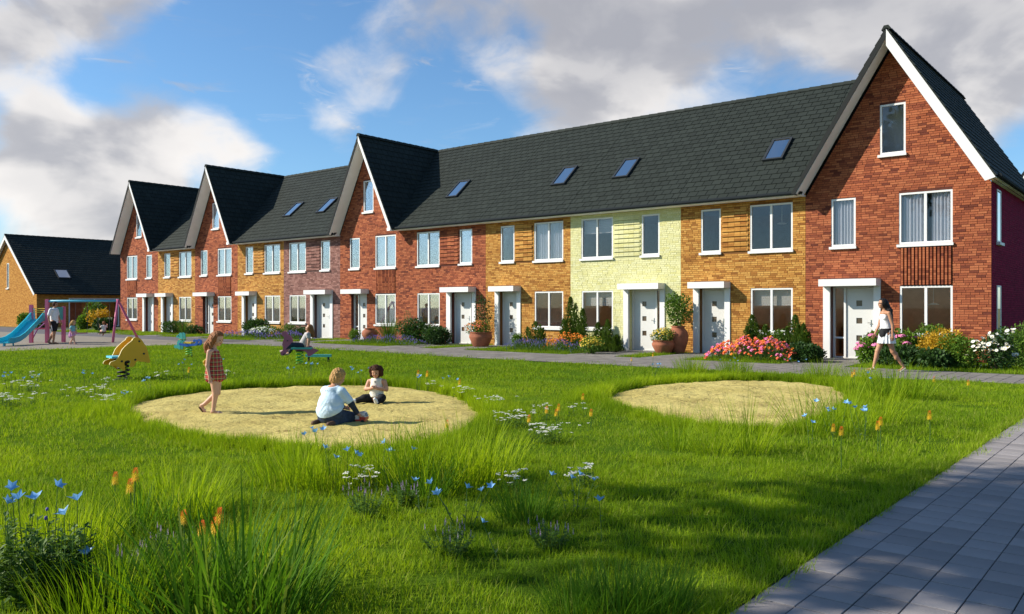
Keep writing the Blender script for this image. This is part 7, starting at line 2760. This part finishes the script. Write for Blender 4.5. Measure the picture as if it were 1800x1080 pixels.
def play_frame():
    o = gnd(83, 603)
    t = thing('play_frame', 'pink and blue playground frame with slide tower and two swings', 'play frame', (o.x, o.y, 0), YAW)
    # local x: across the view, local y: away from the viewer
    def loc_(px, py):
        g = gnd(px, py) - o
        return V((g.x * math.cos(YAW) + g.y * math.sin(YAW), -g.x * math.sin(YAW) + g.y * math.cos(YAW), 0))
    p1, p2, p3 = V((0, 0, 0)), V((-0.72, 0.05, 0)), V((-0.42, 0.75, 0))
    p4 = V((0.30, 0.75, 0))
    for p, h in ((p1, 1.86), (p2, 1.62), (p3, 1.62), (p4, 1.55)):
        B = MB()
        B.box(p.x - 0.065, p.x + 0.065, p.y - 0.065, p.y + 0.065, 0, h)
        B.box(p.x - 0.055, p.x + 0.055, p.y - 0.055, p.y + 0.055, h, h + 0.03)
        B.build('post', 'paint_pink', t)
    B = MB()
    B.prism([(-0.72, 0.05, 0.86), (0, 0, 0.86), (0.30, 0.75, 0.86), (-0.42, 0.75, 0.86)], (0, 0, 0.06))
    B.build('platform', 'paint_pink', t)
    B = MB()
    B.prism([(0.02, 0.06, 0.98), (0.28, 0.70, 0.98), (0.28, 0.70, 1.55), (0.02, 0.06, 1.55)], (0.03, -0.01, 0))
    B.build('side_panel', 'paint_teal', t)
    for z in (1.48, 1.40, 1.32):
        B = MB()
        B.tube([p2 + V((0, 0, z)), V((-0.05, 0.0, z))], 0.014, 6)
        B.tube([p3 + V((0, 0, z)), p4 + V((0, 0, z))], 0.014, 6)
        B.build('rail', 'paint_yellow', t)
    B = MB()
    B.tube([p2 + V((0.0, 0, 0.60)), p3 + V((0, 0, 0.60))], 0.03, 6)
    B.build('rung', 'paint_pink', t)
    # slide: trough sweeping down towards the left and the viewer
    path = [V((-0.50, 0.38, 1.0)), V((-0.46, 0.08, 0.98)), V((-0.38, -0.45, 0.86)), V((-0.25, -1.15, 0.58)), V((-0.12, -1.85, 0.32)), V((-0.03, -2.4, 0.18)), V((0.03, -2.8, 0.14)), V((0.07, -3.25, 0.13))]
    B = MB()
    prof = [(-0.27, 0.20), (-0.235, 0.20), (-0.21, 0.03), (0.21, 0.03), (0.235, 0.20), (0.27, 0.20), (0.27, -0.02), (-0.27, -0.02)]
    rings = []
    for i, p in enumerate(path):
        d = (path[min(i + 1, len(path) - 1)] - path[max(i - 1, 0)]).normalized()
        sd = d.cross(V((0, 0, 1))).normalized()
        up = sd.cross(d)
        hs = 1.0 if i > 1 else 2.4 - 0.7 * i
        rings.append([p + sd * a + up * (b * hs if b > 0.1 else b) for a, b in prof])
    vs = [q for r in rings for q in r]
    k = len(prof)
    fs = []
    for i in range(len(rings) - 1):
        for j in range(k):
            fs.append((i * k + j, i * k + (j + 1) % k, (i + 1) * k + (j + 1) % k, (i + 1) * k + j))
    B.add(vs, fs)
    e = (len(rings) - 1) * k
    B.add([vs[e + j] for j in range(k)], [(0, 1, 2, 7), (2, 3, 6, 7), (3, 4, 5, 6)])
    B.build('slide', 'slide_blue', t)
    B = MB()
    B.tube([path[5] + V((0, 0, -0.02)), path[5] + V((0.02, 0, -0.22))], 0.03, 8)
    B.tube([path[7] + V((0, 0.12, -0.02)), path[7] + V((0, 0.12, -0.15))], 0.05, 8)
    B.build('slide_foot', 'paint_blue', t)
    B = MB()
    B.tube([(-1.25, 0.95, 0.02), (-0.95, 0.9, 0.55), (-0.5, 0.75, 0.86)], 0.03, 8)
    B.build('climbing_bar', 'paint_purple', t)
    # swing beam and far legs
    e = V((2.52, 1.1, 1.83))
    B = MB()
    B.tube([V((0.0, 0.0, 1.80)), e], 0.052, 12)
    B.build('beam', 'paint_blue', t, True)
    for q in (V((2.62, 0.45, 0)), V((3.02, 2.1, 0))):
        B = MB()
        B.tube([e + (q - e).normalized() * 0.0 + V((0, 0, 0.05)), q], 0.055, 10)
        B.build('leg', 'paint_pink', t, True)
    dirb = (e - V((0, 0, 1.80))).normalized()
    perp = V((-dirb.y, dirb.x, 0)).normalized()
    out = []
    for f, sw in ((0.48, 0.0), (0.80, -0.16)):
        c = V((0, 0, 1.80)).lerp(e, f)
        seat = c + V((0, 0, -1.45)) + perp * sw * 1.2 + V((0, 0, 0.02))
        B = MB()
        B.obox(seat - dirb * 0.24 - perp * 0.10, dirb, perp, (0, 0, 1), 0.48, 0.20, 0.035)
        sw_o = B.build('swing_seat', 'paint_pink' if f < 0.6 else 'rubber', t)
        for q in (-1, 1):
            B = MB()
            a, b = c + dirb * 0.235 * q, seat + dirb * 0.22 * q + V((0, 0, 0.03))
            n = 40
            for i in range(n):
                u = a.lerp(b, i / n)
                w = a.lerp(b, (i + 0.8) / n)
                B.tube([u, w], 0.011 if i % 2 else 0.007, 4)
            B.build('chain', 'chain_steel', sw_o)
        out.append((seat, perp, dirb))
    return t, out


pf, seats = play_frame()
seat, perp, dirb = seats[1]
M = pf.matrix_basis.copy() if hasattr(pf, 'matrix_basis') else Matrix()
M = Matrix.Translation(pf.location) @ Matrix.Rotation(YAW, 4, 'Z')
w = M @ (seat + V((0, 0, 0.037)))
hd = YAW + math.atan2(perp.y, perp.x) + 0.35
seated_child('little child in pale clothes riding the far swing', tuple(w), hd, 'hair_brown', 'cloth_cream', 'skin_pale', 'skin_pale', 0.19, 0.12, 0.7, 'chain', 0.008, False, 0.82)


def spring(parent, r, h, m, wire=0.018, turns=5.0, z0=0.03):
    B = MB()
    n = int(turns * 18)
    B.tube([(r * math.cos(2 * pi * turns * i / n), r * math.sin(2 * pi * turns * i / n), z0 + (h - z0) * i / n) for i in range(n + 1)], wire, 8)
    B.build('spring', m, parent, True)
    B = MB()
    B.lathe([(0, 0), (r * 1.5, 0), (r * 1.5, 0.02), (0, 0.025)], 20)
    B.lathe([(0, h - 0.005), (r * 1.3, h - 0.005), (r * 1.3, h + 0.02), (0, h + 0.02)], 20)
    B.build('spring_plate', 'rubber', parent)


def panel(parent, pts, y, th, face, edge, name='side_panel', holes=()):
    """flat cut-out board standing in local x,z at y"""
    B = MB()
    k = len(pts)
    a = [(p[0], y - th / 2, p[1]) for p in pts]
    b = [(p[0], y + th / 2, p[1]) for p in pts]
    B.add(a + b, [tuple(range(k)), tuple(range(2 * k - 1, k - 1, -1))], 0)
    B.add(a + b, [(i, k + i, k + (i + 1) % k, (i + 1) % k) for i in range(k)], 1)
    return B.build(name, [face, edge], parent)


def spline2(pts, n=5, closed=True):
    return [tuple(p) for p in smooth_loop([np.array(p) for p in pts], n)]


# ---- orange rider with two dolphin boards
g = gnd(217, 667)
t = thing('spring_rider', 'orange dolphin spring rider with blue seat on a black spring', 'spring rider', (g.x, g.y, 0), YAW + math.radians(40), 'spring riders on the green')
sx = 1 / 0.77
OUT = [(425, 186), (455, 200), (478, 240), (500, 290), (512, 345), (524, 415), (518, 436), (482, 424), (447, 412), (428, 424), (414, 456), (397, 470), (380, 458), (386, 412), (368, 404),
       (346, 420), (351, 478), (345, 502), (322, 482), (292, 452), (262, 450), (245, 438), (256, 412), (288, 396), (310, 358), (330, 300), (368, 248), (398, 216), (406, 196)]
def o2(p):
    return ((p[0] - 370) * 0.00224 * sx + 0.02, (590 - p[1]) * 0.00224)


shape = spline2([o2(p) for p in OUT], 4)
for y in (-0.25, 0.25):
    pn = panel(t, shape, y, 0.032, 'paint_orange', 'paint_edge')
    B = MB()
    for q in (o2((448, 225)), o2((480, 345)), o2((420, 400)), o2((328, 410))):
        B.tube([(q[0], y - 0.024, q[1]), (q[0], y + 0.024, q[1])], 0.022, 10)
    B.build('bolt', 'rubber', pn)
B = MB()
q = o2((440, 214))
B.tube([(q[0], -0.25, q[1]), (q[0], 0.25, q[1])], 0.016, 8)
B.build('handle_bar', 'paint_yellow', t)
B = MB()
q = o2((330, 372))
B.box(q[0] - 0.19, q[0] + 0.17, -0.232, 0.232, q[1] - 0.02, q[1] + 0.02)
B.build('seat', 'paint_blue', t)
B = MB()
B.box(-0.14, 0.14, -0.232, 0.232, 0.375, 0.40)
B.box(-0.06, 0.06, -0.05, 0.05, 0.32, 0.46)
B.build('seat_bracket', 'rubber', t)
spring(t, 0.11, 0.37, 'rubber', 0.018, 4)
# ---- teal and blue seahorse
g = gnd(332, 627)
t = thing('spring_rider', 'teal and blue seahorse spring rider on a green spring', 'spring rider', (g.x, g.y, 0), YAW + math.radians(-12), 'spring riders on the green')
k = 0.0033
def s2(p):
    return ((p[0] - 940) * k, (368 - p[1]) * k)


HEAD = [(862, 142), (884, 150), (890, 175), (890, 215), (872, 228), (862, 250), (868, 285), (855, 302), (838, 290), (808, 288), (798, 268), (818, 258), (832, 262), (830, 235), (842, 215), (856, 192), (838, 190), (822, 182), (832, 168), (848, 158)]
panel(t, spline2([s2(p) for p in HEAD], 3), -0.07, 0.03, 'paint_teal', 'paint_teal', 'head_panel')
panel(t, spline2([s2(p) for p in HEAD], 3), 0.07, 0.03, 'paint_teal', 'paint_teal', 'head_panel')
BODY = [(862, 240), (900, 245), (960, 246), (1010, 245), (1030, 238), (1036, 226), (1026, 222), (1014, 230), (1008, 215), (1022, 204), (1045, 208), (1058, 226), (1056, 248), (1036, 262), (990, 266), (940, 272), (890, 264), (864, 258)]
panel(t, spline2([s2(p) for p in BODY], 3), -0.11, 0.035, 'paint_royal', 'paint_royal', 'body_panel')
panel(t, spline2([s2(p) for p in BODY], 3), 0.11, 0.035, 'paint_royal', 'paint_royal', 'body_panel')
B = MB()
q = s2((950, 238))
B.box(q[0] - 0.13, q[0] + 0.13, -0.13, 0.13, q[1] - 0.015, q[1] + 0.03)
B.build('seat', 'paint_yellow', t)
B = MB()
q = s2((878, 205))
B.tube([(q[0], -0.2, q[1]), (q[0], 0.2, q[1])], 0.016, 8)
B.build('handle_bar', 'paint_yellow', t)
B = MB()
q = s2((848, 172))
for y in (-0.088, 0.088):
    B.ball((q[0], y, q[1]), (0.018, 0.006, 0.018), 8, 6)
B.build('eye', 'eye_dark', t)
spring(t, 0.09, 0.33, 'paint_green', 0.015, 4)

# ---- rose coloured bird with a rider
g = gnd(527, 641)
hd = YAW + pi + math.radians(8)
t = thing('spring_rider', 'rose pink bird spring rider on a bright green spring under a girl', 'spring rider', (g.x, g.y, 0), hd, 'spring riders on the green')
k = 0.0023
def b2(p):
    return (-(p[0] - 862) * k, (1082 - p[1]) * k)


BIRD = [(680, 692), (712, 706), (724, 730), (752, 745), (774, 780), (776, 820), (762, 862), (735, 905), (712, 945), (690, 972), (655, 968), (648, 940), (668, 920), (678, 885), (668, 850), (678, 800), (690, 765), (668, 740), (660, 712)]
TAIL = [(790, 880), (880, 890), (960, 868), (992, 866), (1000, 890), (1040, 905), (1072, 920), (1040, 945), (985, 982), (955, 978), (948, 945), (905, 918), (840, 912), (795, 905)]
for y in (-0.10, 0.10):
    panel(t, spline2([b2(p) for p in BIRD], 3), y, 0.03, 'paint_rose', 'paint_rose', 'bird_panel')
    panel(t, spline2([b2(p) for p in TAIL], 3), y, 0.03, 'paint_rose', 'paint_rose', 'tail_panel')
B = MB()
a, c = b2((770, 890)), b2((1005, 905))
B.box(c[0], a[0], -0.17, 0.17, a[1] - 0.025, a[1] + 0.025)
B.build('seat', 'paint_teal', t)
B = MB()
q = b2((730, 800))
B.tube([(q[0], -0.22, q[1]), (q[0], 0.22, q[1])], 0.016, 8)
q = b2((690, 955))
B.tube([(q[0], -0.22, q[1]), (q[0], 0.22, q[1])], 0.018, 8)
B.build('handle_bar', 'rubber', t)
spring(t, 0.09, 0.36, 'paint_green', 0.015, 4)
u = b2((885, 885))
Mx = Matrix.Translation(g) @ Matrix.Rotation(hd, 4, 'Z')
seated_child('girl in a grey dress leaning back on the rose bird rider', tuple(Mx @ V((u[0], 0, u[1] + 0.005))), hd, 'hair_brown', 'cloth_grey', 'cloth_navy', 'skin_pale', 0.19, 0.42, 0.75, 'back', 0.007, True, 1.05)

# ---- low balance beam beside it
g = gnd(560, 637)
t = thing('balance_beam', 'low teal balance beam on the lawn behind the rose bird rider', 'balance beam', (g.x, g.y, 0), YAW - 0.05)
B = MB()
B.box(-0.36, 0.36, -0.06, 0.06, 0.15, 0.22)
B.build('beam', 'paint_teal', t)
for x in (-0.28, 0.28):
    B = MB()
    B.tube([(x, 0, 0), (x, 0, 0.15)], 0.03, 8)
    B.build('leg', 'rubber', t)

# ---- toy fire truck in the boy's hand
mat('toy_red', (0.55, 0.035, 0.03), 0.3, spec=0.5)
mat('toy_white', (0.72, 0.70, 0.68), 0.35)
g = gnd(631, 747)
t = thing('toy_truck', 'red and white toy fire truck under the kneeling boy\'s hand', 'toy truck', (g.x, g.y, 0.026), YAW - 0.25)
B = MB()
B.box(-0.14, 0.10, -0.05, 0.05, 0.025, 0.05)
B.box(0.03, 0.115, -0.05, 0.05, 0.05, 0.085)
B.build('chassis', 'toy_red', t)
B = MB()
B.box(-0.135, 0.02, -0.045, 0.045, 0.05, 0.10)
B.build('body', 'toy_white', t)
B = MB()
B.prism([(0.035, -0.046, 0.085), (0.115, -0.046, 0.085), (0.095, -0.046, 0.14), (0.035, -0.046, 0.14)], (0, 0.092, 0))
B.build('cab', 'toy_white', t)
B = MB()
B.prism([(0.104, -0.04, 0.09), (0.118, -0.04, 0.09), (0.099, -0.04, 0.135), (0.09, -0.04, 0.135)], (0, 0.08, 0))
B.build('windscreen', 'print_grey', t)
B = MB()
B.tube([(-0.13, -0.02, 0.115), (0.09, -0.02, 0.155)], 0.006, 6)
B.tube([(-0.13, 0.02, 0.115), (0.09, 0.02, 0.155)], 0.006, 6)
for i in range(9):
    f = i / 8
    B.tube([(-0.13 + 0.22 * f, -0.02, 0.115 + 0.04 * f), (-0.13 + 0.22 * f, 0.02, 0.115 + 0.04 * f)], 0.004, 5)
B.build('ladder', 'steel', t)
for x in (-0.10, -0.045, 0.075):
    for y in (-0.055, 0.055):
        B = MB()
        B.tube([(x, y - 0.012, 0.024), (x, y + 0.012, 0.024)], 0.024, 14)
        B.build('wheel', 'rubber', t)

# ------------------------------------------------------------------ tall trees outside the picture whose shade lies over the paved path
leaf_mat('leaf_tree', (0.02, 0.055, 0.012), (0.06, 0.12, 0.02))


def tall_tree(label, x, y, h0, h1, r, n, seed):
    R = random.Random(seed)
    t = thing('tree', label, 'tree', (x, y, 0), 0, 'tall trees shading the paved path')
    B = MB()
    B.tube([(0, 0, -0.1), (0.1, 0.05, h0 * 0.5), (0.0, 0.1, h0), (0.05, 0, (h0 + h1) / 2), (0, 0, h1 - 0.6)], [0.30, 0.24, 0.2, 0.12, 0.03], 10)
    cl = []
    for i in range(26):
        f = R.random()
        a = R.uniform(0, 6.28)
        z = h0 + (h1 - h0) * f
        rr = r * (0.35 + 0.75 * math.sin(pi * min(0.95, f * 0.85 + 0.12))) * R.uniform(0.45, 0.95)
        c = V((rr * math.cos(a), rr * math.sin(a), z))
        cl.append(c)
        B.tube([(0, 0, z - rr * 0.5), c * 0.6 + V((0, 0, z * 0.4 - rr * 0.1)), c], [0.07, 0.045, 0.015], 5)
    B.build('trunk', 'bark', t)
    L = MB()
    for i in range(n):
        c = R.choice(cl)
        d = rvec(R)
        p = c + d * R.random() ** 0.6 * r * 0.42
        l = R.uniform(0.22, 0.40)
        leaf(L, p, rvec(R), rvec(R), l, l * 0.33)
    L.build('crown', 'leaf_tree', t)


tall_tree('broad leafy tree standing just beyond the meadow corner', -7.65, -3.3, 8.9, 18.0, 5.6, 46000, 5)
